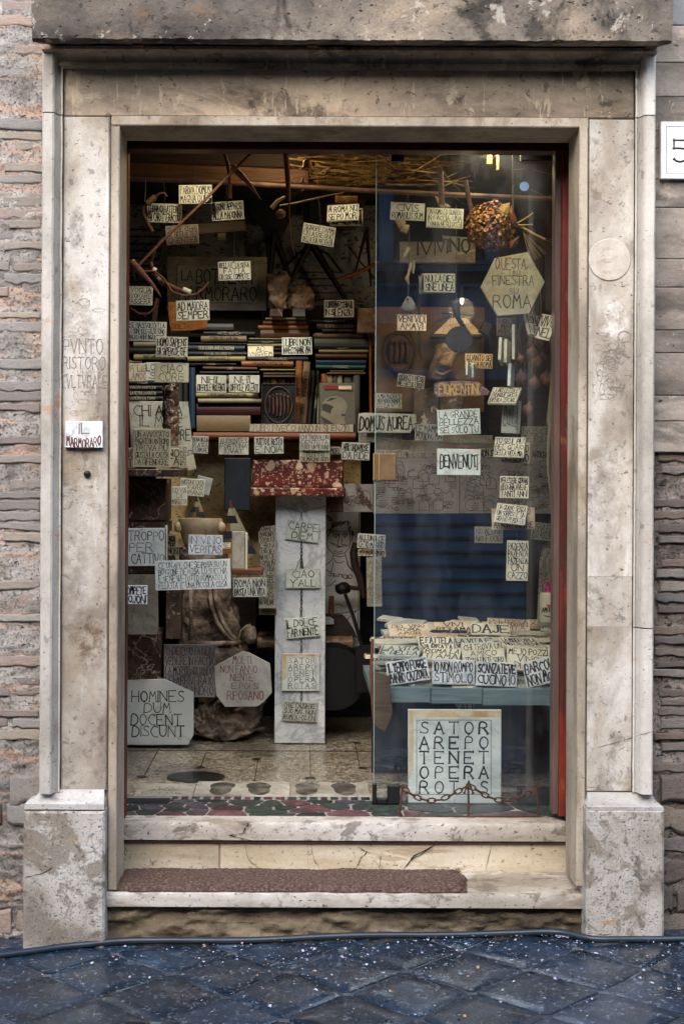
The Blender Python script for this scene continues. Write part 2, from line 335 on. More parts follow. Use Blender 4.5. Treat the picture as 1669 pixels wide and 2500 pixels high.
m_honey = stone('honey_marble_border', [(.3, '#b48e58'), (.5, '#cdb58a'), (.75, '#d5ceb4')], 9, rough=.45, var=0, bump=.06)
m_hex = stone('aged_cream_marble', [(.3, '#a89a72'), (.5, '#c2b78f'), (.75, '#cfc7a6')], 5, veins=[(4, .014, '#86836c', .6)], stains=[(6, .6, .7, '#a97c40', .5, (1,1,1))], rough=.5, var=0)
m_ink = plain('black_lettering', '#0b0a08', .7, amt=.1); m_inkg = plain('faded_lettering', '#3c382f', .8, amt=.2); m_red = plain('oxide_red_lettering', '#6b2a22', .75, amt=.2)
m_gold = plain('ochre_lettering', '#c79f43', .6, amt=.2); m_pencil = plain('faint_pencil', '#857d73', .9, amt=.5, scale=40, lohi=(.4,.6)); m_brownink = plain('brown_incised_line', '#4a3428', .8, amt=.2)
m_letterW = plain('pale_print', '#a9a58f', .7, amt=.2)
m_iron = plain('black_iron', '#1b1a19', .55, .6, spec=.5); m_rust = plain('rusty_iron', '#5a3a2a', .8, .3, amt=.5, scale=40, dark='#2c201b', spec=.3); m_wire = plain('steel_wire', '#6b6558', .45, .8)
m_brass = plain('aged_brass', '#80684c', .4, .6, amt=.4, scale=18, dark='#5c4634'); m_brassedge = plain('bright_brass_edge', '#d9b066', .35, .8, amt=.1)
m_redwood = stone('red_painted_wood', [(.3, '#421511'), (.5, '#6e251c'), (.75, '#8f3728')], 3, (1,1,.3), stains=[(5, .5, .62, '#3b2a25', .8, (1.5,1,.25)), (9, .64, .7, '#8d5b45', .5, (2,1,.3))], rough=.45, var=0, bump=.2)
m_redshade = stone('shaded_red_wood', [(.3, '#27070a'), (.6, '#480c10'), (.8, '#5d1414')], 3, (1,1,.3), rough=.5, var=0, bump=.2)  # darker copy of the red paint, shade under the lintel in its colour
m_brownwood = stone('grey_brown_trim', [(.3, '#4a3a34'), (.6, '#6c5850'), (.8, '#8a7568')], 4, (2,1,.2), stains=[(7, .6, .7, '#7b2d20', .6, (2,1,.3))], rough=.5, var=0)
def wood(name, a, b, rough=.65, st=(.25,2,4), var=.15):
    k = NT(name); n = k.noise(k.coord(st), 14, 5, .65, 1.0); c = k.ramp(n, [(.3, a), (.7, b)])
    c = k.hsv(c, v=k.rndv(1-var, 1+var)); return k.done(c, rough, k.bump(n, .3, .002), spec=.3)
m_wood = wood('old_brown_wood', '#33231a', '#634733'); m_darkwood = wood('dark_wood', '#17110d', '#32251b'); m_redstick = wood('reddish_wood', '#4b2c1e', '#7c4d36')
m_paleboard = wood('worn_board', '#3b2e21', '#665238'); m_horn = wood('polished_horn', '#4b3721', '#8b6a3e', .35); m_bluewood = wood('blue_grey_board', '#44545c', '#73868b', .6)
m_slate = stone('blue_black_slate', [(.3, '#12171d'), (.6, '#1f262e'), (.8, '#303943')], 5, (3,1,.4), rough=.6)
m_redmarble = stone('dark_red_marble', [(.3, '#2b1d1a'), (.5, '#45302a'), (.7, '#5b453c'), (.85, '#6e574c')], 6, veins=[(3.5, .012, '#b8ab99', .75), (9, .008, '#9c8a78', .6), (20, .02, '#1c1311', .5)], rough=.5, fine=.05)
m_trav_in = stone('brown_block', [(.3, '#3a2f27'), (.5, '#5c4c3f'), (.7, '#736253')], 8, stains=[(20, .64, .68, '#c9bda8', .7, (1,1,1)), (6, .6, .7, '#6a7176', .5, (1,1,1))], rough=.7, bump=.8)
m_rock = stone('rough_rock', [(.3, '#4f4237'), (.5, '#857364'), (.65, '#a59382'), (.85, '#c2b3a2')], 14, stains=[(26, .64, .68, '#a79a8a', .6, (1,1,1))], rough=.9, bump=1.0, bdist=.014, detail=10, bscale=60)
m_mortarbowl = stone('mortar_limestone', [(.3, '#7a6a4f'), (.5, '#9a8968'), (.75, '#b3a283')], 6, stains=[(16, .62, .7, '#5d4d3a', .5, (1,1,1))], rough=.7)
m_tufa = stone('pinkish_tufa', [(.3, '#5d4a3c'), (.5, '#7f6a58'), (.75, '#9c8872')], 16, pits=(70, .64, '#2d2019'), rough=.9, bump=.8)
m_granite_y = stone('speckled_yellow_granite', [(.3, '#7a6844'), (.5, '#a08b5f'), (.75, '#b8a375')], 9, pits=(70, .60, '#1f1812'), rough=.6)
m_speckwall = stone('speckled_grey_wall', [(.3, '#646b73'), (.5, '#868d94'), (.75, '#a4a7a6')], 3, pits=(42, .58, '#101214'), rough=.85, var=0)
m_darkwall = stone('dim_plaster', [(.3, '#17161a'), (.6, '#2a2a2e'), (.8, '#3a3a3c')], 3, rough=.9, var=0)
m_warmwall = stone('ochre_plaster', [(.3, '#57422c'), (.6, '#735a3c'), (.8, '#876b48')], 3, rough=.9, var=0)
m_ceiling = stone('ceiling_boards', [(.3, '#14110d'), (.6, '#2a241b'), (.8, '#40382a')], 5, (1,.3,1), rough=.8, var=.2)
m_orange = stone('orange_sandstone', [(.3, '#8a4c1c'), (.5, '#a96628'), (.75, '#bf8140')], 8, rough=.8, stains=[(9, .62, .7, '#5d3316', .5, (1,1,1))])
m_porphyry = stone('speckled_violet_granite', [(.3, '#5b4147'), (.5, '#7a5c5c'), (.7, '#9a7f78')], 40, stains=[(60, .6, .66, '#c9b3a6', .7, (1,1,1))], rough=.7, grit=140)
m_onion = stone('onion_skin', [(.3, '#5c3a2c'), (.5, '#80543c'), (.7, '#a5805a')], 14, (1,1,.3), rough=.45, var=.15)
m_bone = plain('old_bone', '#9b8a68', .6, amt=.4, scale=30, dark='#5b4a34'); m_cork = stone('cork', [(.3, '#6b4420'), (.6, '#94672f'), (.8, '#b0813f')], 30, rough=.9)
m_string = plain('twine', '#7d6f50', .9); m_redstring = plain('red_string', '#b02e30', .7, amt=.1); m_maroonstring = plain('maroon_string', '#6b2428', .8)
m_bell = plain('terracotta_bell', '#c98d45', .55, amt=.2); m_terracotta = plain('terracotta', '#7c4c36', .8, amt=.4)
m_relief = stone('red_brown_cast', [(.3, '#2f1e1d'), (.5, '#4a302d'), (.75, '#63453f')], 10, rough=.45)
m_petal = stone('dry_petal', [(.3, '#5c3217'), (.5, '#8e5722'), (.7, '#b98238'), (.85, '#cfa45c')], 22, rough=.7, var=.3, bump=.3)
m_straw = plain('dry_straw', '#a8854c', .8, amt=.4, scale=30); m_twig = stone('dry_twig', [(.3, '#3b2c17'), (.5, '#6d5631'), (.75, '#a38a58')], 14, rough=.85, var=.2)
m_cloth = plain('yellowed_cloth', '#8f8566', .9, amt=.4, scale=5)
m_bottle = plain('cream_plastic', '#c9c5a8', .35, amt=.05); m_pink = plain('magenta_plastic', '#b01c68', .35, amt=.1); m_logo_red = plain('red_print', '#c01f2e', .5, amt=.05); m_inkblue = plain('blue_print', '#2e4a78', .5, amt=.1)
m_sticker = plain('blue_sticker', '#3f6fae', .5, amt=.3, scale=40); m_disc = stone('plaster_disc', [(.3, '#9d9387'), (.6, '#b0a79b'), (.8, '#bdb5ab')], 6, stains=[(10, .6, .7, '#8b7a6a', .6, (1,1,1))], rough=.8)
m_ceramic = stone('white_glazed_tile', [(.3, '#c6c6c2'), (.6, '#d8d8d5'), (.8, '#e4e4e1')], 5, rough=.25, var=0, bump=.05, fine=.02)
m_black = plain('black_fitting', '#0e1013', .5); m_knob = plain('dark_metal_knob', '#241a18', .4, .5)
m_bulb = NT('lamp_glow'); m_bulb.b.inputs['Emission Color'].default_value = (1, .62, .25, 1); m_bulb.b.inputs['Emission Strength'].default_value = 9; m_bulb = m_bulb.done('#ffe0a0', .5)
m_copper = plain('copper_pipe', '#a3622e', .4, .6, amt=.4); m_pages = wood('paper_block', '#8f8163', '#b8aa86', .9, (.2,.2,40), .15)
m_footslab = stone('worn_white_marble', [(.3, '#8c8678'), (.5, '#aca798'), (.75, '#c3bfb2')], 5, veins=[(4, .02, '#77736a', .5)], rough=.5, var=.05)
m_footprint = stone('worn_footprint', [(.3, '#38342e'), (.5, '#57524a'), (.75, '#8b857a')], 10, rough=.6, var=.1)
m_darkgreenm = stone('verde_marble', [(.3, '#0d1110'), (.5, '#171d1a'), (.8, '#28322d')], 14, rough=.3)
mosaic_cols = ['#563339', '#5e3a42', '#4c3237', '#262f2b', '#2f3d35', '#3c4340', '#43424a', '#57474c', '#2f3834', '#6d4a4e', '#4a4850']
m_mosaic = [stone('marble_piece_%d' % i, [(.3, tuple(x*.6 for x in col(c)[:3])), (.6, c), (.85, tuple(min(1, x*1.7+.01) for x in col(c)[:3]))], 16, veins=[(12, .014, '#8a8d8a', .3)], rough=.4, var=.15, bump=.15) for i, c in enumerate(mosaic_cols)]
m_grout = plain('pale_grout', '#8f8b86', .9)
# terrazzo
k = NT('terrazzo'); co = k.coord(world=True); v = k.voro(co, 75, 'F1', 'Color'); sx = k.n('ShaderNodeSeparateColor'); k.l(v, sx.inputs[0])
c = k.ramp(sx.outputs[0], [(0, '#4a4133'), (.25, '#86796a'), (.5, '#a39a88'), (.75, '#c9c0ac'), (1, '#6b604f')])
e = k.step(k.voro(co, 75, 'DISTANCE_TO_EDGE'), 0, .1, 0, .8); c = k.mix(e, c, '#3b2f1f')
c = k.mix(k.step(k.noise(co, 3, 4), .5, .7, .4), c, '#55482f'); m_terrazzo = k.done(c, .28, k.bump(k.noise(co, 30, 2), .05, .002), spec=.5)
# breccia
k = NT('red_breccia'); co = k.coord(off=False); n0 = k.noise(co, 14, 3, .6); 
base = k.ramp(k.noise(co, 18, 5, .7), [(.3, '#2c0f0c'), (.55, '#5c2118'), (.8, '#7f3a28')])
def clasts(c, sc, keep, rad, seed):
    cc = k.n('ShaderNodeMapping'); k.l(co, cc.inputs[0]); cc.inputs['Location'].default_value = (seed, seed*2, seed*.7)
    wob = k.n('ShaderNodeVectorMath', operation='ADD'); nz = k.n('ShaderNodeTexNoise'); k.l(co, nz.inputs[0]); nz.inputs['Scale'].default_value = sc*1.1
    ns = k.n('ShaderNodeVectorMath', operation='SCALE'); k.l(nz.outputs['Color'], ns.inputs[0]); ns.inputs['Scale'].default_value = .8/sc
    k.l(cc.outputs[0], wob.inputs[0]); k.l(ns.outputs[0], wob.inputs[1])
    d = k.voro(wob.outputs[0], sc); cl = k.voro(wob.outputs[0], sc, 'F1', 'Color'); s2 = k.n('ShaderNodeSeparateColor'); k.l(cl, s2.inputs[0])
    on = k.step(s2.outputs[0], keep, keep+.02, 1); f = k.math('MULTIPLY', on, k.step(d, rad*.85, rad, 0, 1))
    return k.mix(f, c, k.ramp(s2.outputs[1], [(0, '#b79a7a'), (.4, '#a9806a'), (.7, '#c9b79c'), (1, '#8d5a48')]))
c = clasts(base, 16, .55, .42, 0); c = clasts(c, 40, .5, .4, 3.1); c = clasts(c, 110, .6, .42, 5.3)
m_breccia = k.done(c, .3, spec=.5)
# glass
k = NT('window_glass'); g = k.n('ShaderNodeBsdfGlossy'); g.inputs['Roughness'].default_value = .012; g.inputs['Color'].default_value = (.9,.96,1,1)
tr = k.n('ShaderNodeBsdfTransparent'); tr.inputs['Color'].default_value = (.965,.98,.98,1)
gg = k.n('ShaderNodeNewGeometry'); vd = k.n('ShaderNodeVectorMath', operation='DOT_PRODUCT'); k.l(gg.outputs['Incoming'], vd.inputs[0]); k.l(gg.outputs['Normal'], vd.inputs[1]); cs_ = k.math('ABSOLUTE', vd.outputs['Value']); fres = k.math('ADD', .085, k.math('MULTIPLY', .95, k.math('POWER', k.math('SUBTRACT', 1.0, cs_), 5.0))); mx = k.n('ShaderNodeMixShader')
du = k.n('ShaderNodeBsdfDiffuse'); du.inputs['Color'].default_value = (.5,.55,.6,1)
k.l(fres, mx.inputs[0]); k.l(tr.outputs[0], mx.inputs[1]); k.l(g.outputs[0], mx.inputs[2])
m2 = k.n('ShaderNodeMixShader'); co = k.coord(off=False, stretch=(1,1,.4)); k.l(k.step(k.noise(co, 6, 5, .7), .45, .75, .045, .005), m2.inputs[0]); k.l(mx.outputs[0], m2.inputs[1]); k.l(du.outputs[0], m2.inputs[2])
k.l(m2.outputs[0], k.out.inputs[0]); m_glass = k.m
m_glassedge = plain('glass_edge', '#8fa39a', .3, amt=.1)
# across the street
m_blue = stone('blue_paint', [(.3, '#1f4a69'), (.6, '#295a7d'), (.8, '#346a8e')], 3, (1,1,2), rough=.5, var=.05)
m_shut = stone('blue_shutter_paint', [(.3, '#235777'), (.6, '#2f6a8e'), (.8, '#3c7ba0')], 3, (1,1,2), rough=.5, var=.05)
m_stucco = stone('grey_stucco', [(.3, '#6b655d'), (.6, '#7d766c'), (.8, '#8f887c')], 1.5, rough=.95, var=0)
m_ochrefar = stone('ochre_stucco', [(.3, '#6b4a33'), (.6, '#8a6244'), (.8, '#9c7453')], 1.5, rough=.95, var=0)
m_darkpane = plain('dark_window_pane', '#0d1114', .15)
# =============== street ===============
def gz(x): return 0.018*(x - 0.15)
mb = MB(); mb.grid(lambda u, v: (-1.9-30+ (u*63.8), -40+40.3*v, gz(max(-2.2, min(3, -31.9+u*63.8))) - .055), 40, 4)
struct('ground', mb, m_road)
pav = bpy.data.objects.new('pavement', None); C.objects.link(pav); pav['kind'] = 'structure'; MW[pav.name] = Matrix()
mb = MB(); mb.grid(lambda u, v: (-2.4+u*5.4, -2.7+2.9*v, gz(-2.4+u*5.4) - .0045 + .004*noise.noise(Vector((u*60, v*40, 3)))), 90, 60); part('joint_bed', mb, m_joint, pav, 180, kind='structure')
def vtx(i, j):  # j row, i col
    r2 = random.Random(i*131+j*977)
    return Vector((-0.433 + .39*i + (.195 if j % 2 else 0) + r2.uniform(-.012,.012), -0.369 - .23*j + r2.uniform(-.012,.012)))
rr = random.Random(3)
for j in range(-2, 9):
    for i in range(-5, 9):
        # diamond centred at row j: right/left neighbours on row j, top on j-1, bottom on j+1
        o = 1 if j % 2 else 0
        Lp = vtx(i, j); Rp = vtx(i+1, j); Tp = vtx(i+o, j-1); Bp = vtx(i+o, j+1)
        c = (Lp+Rp+Tp+Bp)/4
        if c.y > .12 or c.x < -2.1 or c.x > 2.7: continue
        base = [Lp, Bp, Rp, Tp]; g = .005
        q = [p + (c-p).normalized()*g for p in base]
        # round the outline a little: 3 points per side
        ring = []
        for a in range(4):
            p0, p1 = q[a], q[(a+1) % 4]
            for t in (.06, .35, .65, .94):
                p = p0.lerp(p1, t); ring.append(p + Vector((rr.uniform(-.003,.003), rr.uniform(-.003,.003))))
        n = len(ring); hz = rr.uniform(-.0015, .0015); tx = rr.uniform(-.007,.007); ty = rr.uniform(-.007,.007)
        def z(p, dz): return gz(p.x) + hz + tx*(p.x-c.x) + ty*(p.y-c.y) + dz
        vs = [(p.x, p.y, z(p, -.05)) for p in ring] + [(p.x, p.y, z(p, -.0025)) for p in ring]
        in1 = [p + (c-p).normalized()*.004 for p in ring]; vs += [(p.x, p.y, z(p, .0)) for p in in1]
        in2 = [p.lerp(c, .45) for p in ring]; vs += [(p.x, p.y, z(p, .0006+rr.uniform(-.0008,.0008))) for p in in2]
        vs.append((c.x, c.y, z(c, .001)))
        fs = []
        for k0 in (0, n, 2*n): fs += [(k0+a, k0+(a+1) % n, k0+n+(a+1) % n, k0+n+a) for a in range(n)]
        fs += [(3*n+a, 3*n+(a+1) % n, 4*n) for a in range(n)]
        mb = MB(); mb.add(vs, fs); part('paving_stone', mb, m_basalt, pav, 50)
# hose
pts = []
for px, py in ((-260,2372),(-120,2362),(0,2345),(90,2336),(160,2326),(230,2314),(300,2302),(380,2296),(480,2294),(600,2292),(720,2289),(790,2291),(860,2294),(960,2291),(1060,2292),(1180,2294),(1280,2293),(1370,2288),(1440,2281),(1520,2281),(1600,2287),(1669,2292),(1800,2290),(1950,2296)):
    yy = -.035 - .02*math.sin(px*.004); 
    if px < 260: yy = -.035 - (260-px)*.0006
    xx = (px-VX)*(yy+CAMD)/FPX; yy = -.075 if 60 < px < 262 and yy > -.09 else yy
    if px > 1425: yy = -.10
    pts.append(Vector((xx, yy, 0)))
sm = []
for i in range(len(pts)-1):
    p0, p1, p2, p3 = pts[max(i-1,0)], pts[i], pts[i+1], pts[min(i+2, len(pts)-1)]
    for t in (0, .33, .66):
        q = .5*((2*p1)+(p2-p0)*t+(2*p0-5*p1+4*p2-p3)*t*t+(3*p1-p0-3*p2+p3)*t**3); q.z = gz(q.x)+.014+.003*math.sin(q.x*9); sm.append(q)
mb = MB(); mb.tube(sm, .0115, 10); solo('garden_hose', mb, m_hose, 'dark blue hose lying along the foot of the doorstep and wall', 'hose', 60)
# fallen petals and crumbs
mb = MB(); rp = random.Random(11)
for i in range(2000):
    u = rp.random(); x = rp.uniform(-1.2, 1.6); y = -.02 - abs(rp.gauss(0, .3 if rp.random() < .6 else .7))
    if i > 1550: x, y = rp.choice(((rp.gauss(.93,.03), -.01-abs(rp.gauss(0,.02))), (rp.gauss(1.3,.05), -.03-abs(rp.gauss(0,.03))), (rp.uniform(-.6,.95), -.008-abs(rp.gauss(0,.015)))))
    if x < -.35 and i <= 1550 and rp.random() < .72: continue
    if y < -2.2 or (y > -.09 and (x < -.62 or x > .95)): continue
    r_ = rp.choice((.0015,.002,.002,.0025,.003,.004,.006,.0075)) * rp.uniform(.7, 1.1); a = rp.random()*6; n = 5
    zc = gz(x)+.006+rp.uniform(0, .004)
    p = [(x+r_*math.cos(a+k*6.283/n)*rp.uniform(.5,1.1), y+r_*math.sin(a+k*6.283/n)*rp.uniform(.5,1.3), zc+rp.uniform(-.3,.6)*r_) for k in range(n)]
    mb.add(p, [tuple(range(n))], rp.choice((0,0,0,0,1,1,2,3)))
petm = [plain('white_petal', '#aeb8ca', .8, amt=0), plain('lilac_petal', '#9790b4', .8, amt=0), plain('pink_petal', '#b0918b', .8, amt=0), plain('tan_crumb', '#a58463', .8, amt=0)]
o = solo('fallen_petals', mb, petm, 'pale petals and crumbs scattered over the dark paving by the doorstep', 'petals', kind='stuff')

# =============== walls beside the door ===============
def wall(side):
    left = side < 0
    root = thing('brick_wall', 'weathered grey and pink brick wall beside the jamb with the small red-lettered plaque' if left else 'darker brown brick and tuff wall beneath the white house number', 'wall', (0, .07, 0))
    x0, x1 = (-3.2, P(99, 1000, .06).x+.02) if left else (P(1592, 1000, .06).x-.02, 3.6)
    Yb = .062
    mort = m_mortar if left else m_mortar2
    ztop = 4.6
    # dense mortar sheet near the frame of the door, plain beyond
    xa, xb = (x1-.6, x1) if left else (x0, x0+.6)
    mb = MB()
    def f(u, v):
        x = xa+(xb-xa)*u; z = -.15+4.0*v; d = -.002+.005*noise.noise(Vector((x*9, 3, z*12))) + .0055*noise.noise(Vector((x*20, 7, z*50))) + .004*noise.noise(Vector((x*60, 9, z*120)))
        if not left and z > 1.75: d *= .3
        low = max(0, 1-z/.55); d *= 1+1.8*low
        return (x, Yb - d - .01*low, z)
    mb.grid(f, 60, 520); part('mortar_bed', mb, mort, root, 180, kind='structure')
    mb = MB()
    if left: mb.box((x0, Yb+.002, -.15), (xa, Yb+.3, ztop)); mb.box((xa, Yb+.03, -.15), (xb+.2, Yb+.3, ztop))
    else: mb.box((xb, Yb+.002, -.15), (x1, Yb+.3, ztop)); mb.box((xa-.2, Yb+.03, -.15), (xb, Yb+.3, ztop))
    part('wall_core', mb, mort, root, kind='structure')
    rb = random.Random(5 if left else 9); mats = m_brickL if left else m_brickR
    protos = []
    for i in range(14):
        mb = MB(); L = 1.0; s0 = rb.random()*99
        op = []; na = 7
        for q in range(na): op.append((-.5+q/(na-1), -.5+rb.uniform(-.17,.17)))
        for q in range(na): op.append((.5-q/(na-1), .5+rb.uniform(-.10,.10)))
        n_ = len(op); vs = [(x*(1+rb.uniform(-.01,.01)), .2, z) for x, z in op]+[(x, -.5, z) for x, z in op]+[(x*.955, -1+rb.uniform(-.14,.14), z*.72) for x, z in op]
        mb.add(vs, [(a, (a+1) % n_, n_+(a+1) % n_, n_+a) for a in range(n_)]+[(n_+a, n_+(a+1) % n_, 2*n_+(a+1) % n_, 2*n_+a) for a in range(n_)]+[(2*n_+a, 2*n_+a+1, 3*n_-2-a, 3*n_-1-a) for a in range(na-1)])
        protos.append(mesh_of('brick', mb, mats[i % 3], 50))
    cnt = 0; z = -.01
    while z < 3.7 and cnt < 296:
        low = z < .52
        h = rb.uniform(.024,.038) if not low else rb.uniform(.06, .11)
        if not left and z > 1.68: break
        x = xb - rb.uniform(.0,.2) if left else xa + rb.uniform(-.15, 0)
        xs = []
        if left:
            x = x1 + rb.uniform(-.02, .0)
            while x > x1-.42: w = rb.uniform(.10,.26) if not low else rb.uniform(.08,.2); xs.append((x-w/2, w)); x -= w+.012
        else:
            x = x0 + rb.uniform(.012, .05)
            while x < x0+.42: w = rb.uniform(.10,.26) if not low else rb.uniform(.08,.2); xs.append((x+w/2, w)); x += w+.012
        for cx, w in xs:
            if rb.random() < (.42 if left else .16): continue
            if cnt >= 295: break
            me = rb.choice(protos)
            o = bpy.data.objects.new('brick', me); C.objects.link(o); o.parent = root
            dep = .0042 if left else .012
            if low: dep = .016
            o.location = (cx, Yb-.07 + rb.uniform(-.003, .005), z+h/2); o.scale = (w*.96, dep*rb.uniform(.6,1.3), h*rb.uniform(.78,1.08)); o.rotation_euler = (0, rb.uniform(-.03,.03), 0); cnt += 1
        z += h + rb.uniform(.005, .012)
    if not left:   # smooth ashlar blocks over the bricks
        zs = [1.70, 1.81, 1.90, 2.05, 2.13, 2.28, 2.38, 2.56, 2.66, 2.83, 2.95, 3.07, 3.2, 3.7]
        for a, b in zip(zs, zs[1:]):
            wds = rb.uniform(.35, .7); mb = MB(); xx = x0-.01
            for w in (wds, 1.2):
                mb = MB(); mb.cbox((xx+.0, Yb-.022-rb.uniform(0,.003), a+.0008), (xx+w-.002, Yb+.02, b-.0008), .003)
                part('stone_block', mb, m_blue_ashlar if b > 3.3 else m_ashlar, root, label=None); xx += w
    return root
wl = wall(-1); wr = wall(1)

# =============== stone door surround ===============
sur = thing('stone_doorway', 'pale travertine door surround with a heavy sooty cornice and plinths', 'doorway', (0, 0, 0))
def vprof(prof, py0, py1, mat, name='moulding', sm=35, rough=0):
    """prof: (px, Y) pixel columns at depth Y, run between two heights"""
    mb = MB(); n = len(prof); nz = 40
    z0 = P(prof[0][0], py0).z; z1 = P(prof[0][0], py1).z
    vs = []
    for j in range(nz+1):
        z = z0+(z1-z0)*j/nz
        for px, Y in prof:
            x = (px-VX)*(Y+CAMD)/FPX + ROLL*0.0
            dd = .0018*noise.noise(Vector((x*14, Y*10, z*22)))
            vs.append((x+dd+.0045*(z-1.586)*0.0, Y+dd, z))
    fs = [(j*n+i, j*n+i+1, (j+1)*n+i+1, (j+1)*n+i) for j in range(nz) for i in range(n-1)]
    fs += [tuple(reversed(range(n))), tuple(range(nz*n, nz*n+n))]
    mb.add(vs, fs); return part(name, mb, mat, sur, sm)
JL = [(100,.09),(100,-.052),(103,-.057),(124,-.057),(129,-.052),(134,-.036),(140,-.018),(144,-.012),(145,-.020),(149,-.020),(150,-.001),(150,.05)]
JR = [(1545,.05),(1545,-.001),(1546,-.020),(1550,-.020),(1551,-.012),(1556,-.020),(1562,-.040),(1568,-.052),(1574,-.057),(1592,-.057),(1595,-.052),(1595,.09)]
vprof(JL, 1931, 285, m_mould); vprof(JL, 282, 120, m_mould)
vprof(JR, 1932, 1532, m_mould); vprof(JR, 1529, 292, m_mould); vprof(JR, 289, 120, m_mould)
def rb_(name, x0, y0, x1, y1, Y0, Y1, mat, c=.004, par=None, dx=0):
    a = P(x0, y1, Y0); b = P(x1, y0, Y0); mb = MB()
    x0w = (x0-VX)*(Y0+CAMD)/FPX; x1w = (x1-VX)*(Y0+CAMD)/FPX
    mb.cbox((x0w, Y0, a.z), (x1w, Y1, b.z), c); return part(name, mb, mat, par or sur)
rb_('jamb_block', 151.5, 285, 264, 1930, 0, .2, m_jamb)
rb_('jamb_block', 1434, 292, 1543.5, 1407.6, 0, .2, m_jamb, .0012); rb_('jamb_block', 1434, 1408, 1543.5, 1529.6, .0006, .2, m_jamb, .0012); rb_('jamb_block', 1434, 1530, 1543.5, 1931, 0, .2, m_jamb, .0012)
rb_('frieze_block', 151.5, 170, 1543.5, 283, 0, .2, m_frieze)
rb_('architrave_block', 268, 286, 1432, 306, .0, .25, m_strip); 
rb_('architrave_block', 268, 307.5, 289, 2174, -.004, .22, m_strip); rb_('architrave_block', 1410, 307.5, 1431, 2165, -.004, .22, m_strip)
# reveals behind the architrave: thin inner lining with a splay
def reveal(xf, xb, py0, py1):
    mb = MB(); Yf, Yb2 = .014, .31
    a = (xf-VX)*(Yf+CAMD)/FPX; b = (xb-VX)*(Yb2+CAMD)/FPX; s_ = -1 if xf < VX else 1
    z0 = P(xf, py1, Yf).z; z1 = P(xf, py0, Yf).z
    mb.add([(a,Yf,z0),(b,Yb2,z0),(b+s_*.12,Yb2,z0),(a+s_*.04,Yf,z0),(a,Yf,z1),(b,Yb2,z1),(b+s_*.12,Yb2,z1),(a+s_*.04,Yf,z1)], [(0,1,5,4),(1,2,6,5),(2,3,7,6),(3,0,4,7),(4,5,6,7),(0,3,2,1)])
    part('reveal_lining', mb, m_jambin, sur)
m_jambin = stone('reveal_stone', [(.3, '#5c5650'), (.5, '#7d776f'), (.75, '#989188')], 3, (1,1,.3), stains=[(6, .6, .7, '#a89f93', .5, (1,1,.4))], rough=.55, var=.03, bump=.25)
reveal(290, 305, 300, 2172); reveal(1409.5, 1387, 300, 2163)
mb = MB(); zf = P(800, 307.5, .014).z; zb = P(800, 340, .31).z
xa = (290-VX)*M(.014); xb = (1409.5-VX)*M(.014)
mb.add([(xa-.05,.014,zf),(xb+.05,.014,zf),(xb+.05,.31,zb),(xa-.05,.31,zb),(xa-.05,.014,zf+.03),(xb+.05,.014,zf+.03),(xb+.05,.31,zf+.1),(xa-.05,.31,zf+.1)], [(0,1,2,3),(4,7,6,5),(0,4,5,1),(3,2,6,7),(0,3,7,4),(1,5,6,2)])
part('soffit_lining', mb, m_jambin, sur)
# horizontal mouldings and cornice, profile (Y,z)
def hprof(prof, px0, px1, mat, name, nx=60, amp=.002, sm=40, ends=True):
    mb = MB(); n = len(prof); vs = []
    dd_ = CAMD-(.22 if name == 'cornice' else .05); xa = (px0-VX)*dd_/FPX; xb = (px1-VX)*dd_/FPX
    for j in range(nx+1):
        x = xa+(xb-xa)*j/nx
        for pi_, (Y, z, am) in enumerate(prof):
            d = am*(noise.noise(Vector((x*11, Y*20, z*20)))+.6*noise.noise(Vector((x*40, Y*20, z*20))))
            ins = .035*(1 if pi_ < 2 else .5 if pi_ == 2 else 0) if name == 'cornice' else 0
            xx = min(max(x, xa+ins), xb-ins)
            vs.append((xx, Y+d, z+d))
    fs = [(j*n+i, (j+1)*n+i, (j+1)*n+i+1, j*n+i+1) for j in range(nx) for i in range(n-1)]
    fs += [tuple(range(n)), tuple(reversed(range(nx*n, nx*n+n)))]
    mb.add(vs, fs); return part(name, mb, mat, sur, sm)
zf = lambda py, Y: CAMH-(py-VY)*(Y+CAMD)/FPX
a = .001
hprof([(.05, zf(169,0), 0), (-.016, zf(169,-.016), a), (-.018, zf(164,-.018), a), (-.026, zf(163,-.026), a), (-.028, zf(155,-.028), a), (-.02, zf(152,-.02), a), (-.03, zf(142,-.03), a), (-.05, zf(132,-.05), a), (-.075, zf(126,-.075), a), (-.085, zf(122,-.085), a), (-.085, zf(114,-.085), a), (.05, zf(110, 0), 0)], 102, 1594, m_frieze, 'bed_moulding', 80)
b = .004
hprof([(.05, zf(112,0)+.002, 0), (-.09, zf(114,-.085)+.004, b), (-.17, zf(108,-.17)+.001, b), (-.205, zf(104,-.205), .006), (-.22, zf(96,-.22), .007), (-.222, zf(86,-.222), .005), (-.226, zf(60,-.226), .004), (-.232, zf(30,-.232), .004), (-.24, zf(0,-.24), .004), (-.25, zf(-40,-.25), .003), (.05, zf(-60,.0), 0)], 74, 1634, m_cornice, 'cornice', 260)
mb = MB()
for px in (338, 762, 1590):
    c = P(px, 106, -.15); mb = MB(); mb.box((c.x-.018, -.17, c.z-.012), (c.x+.018, -.13, c.z+.01)); part('rusty_cramp', mb, m_rust, sur)
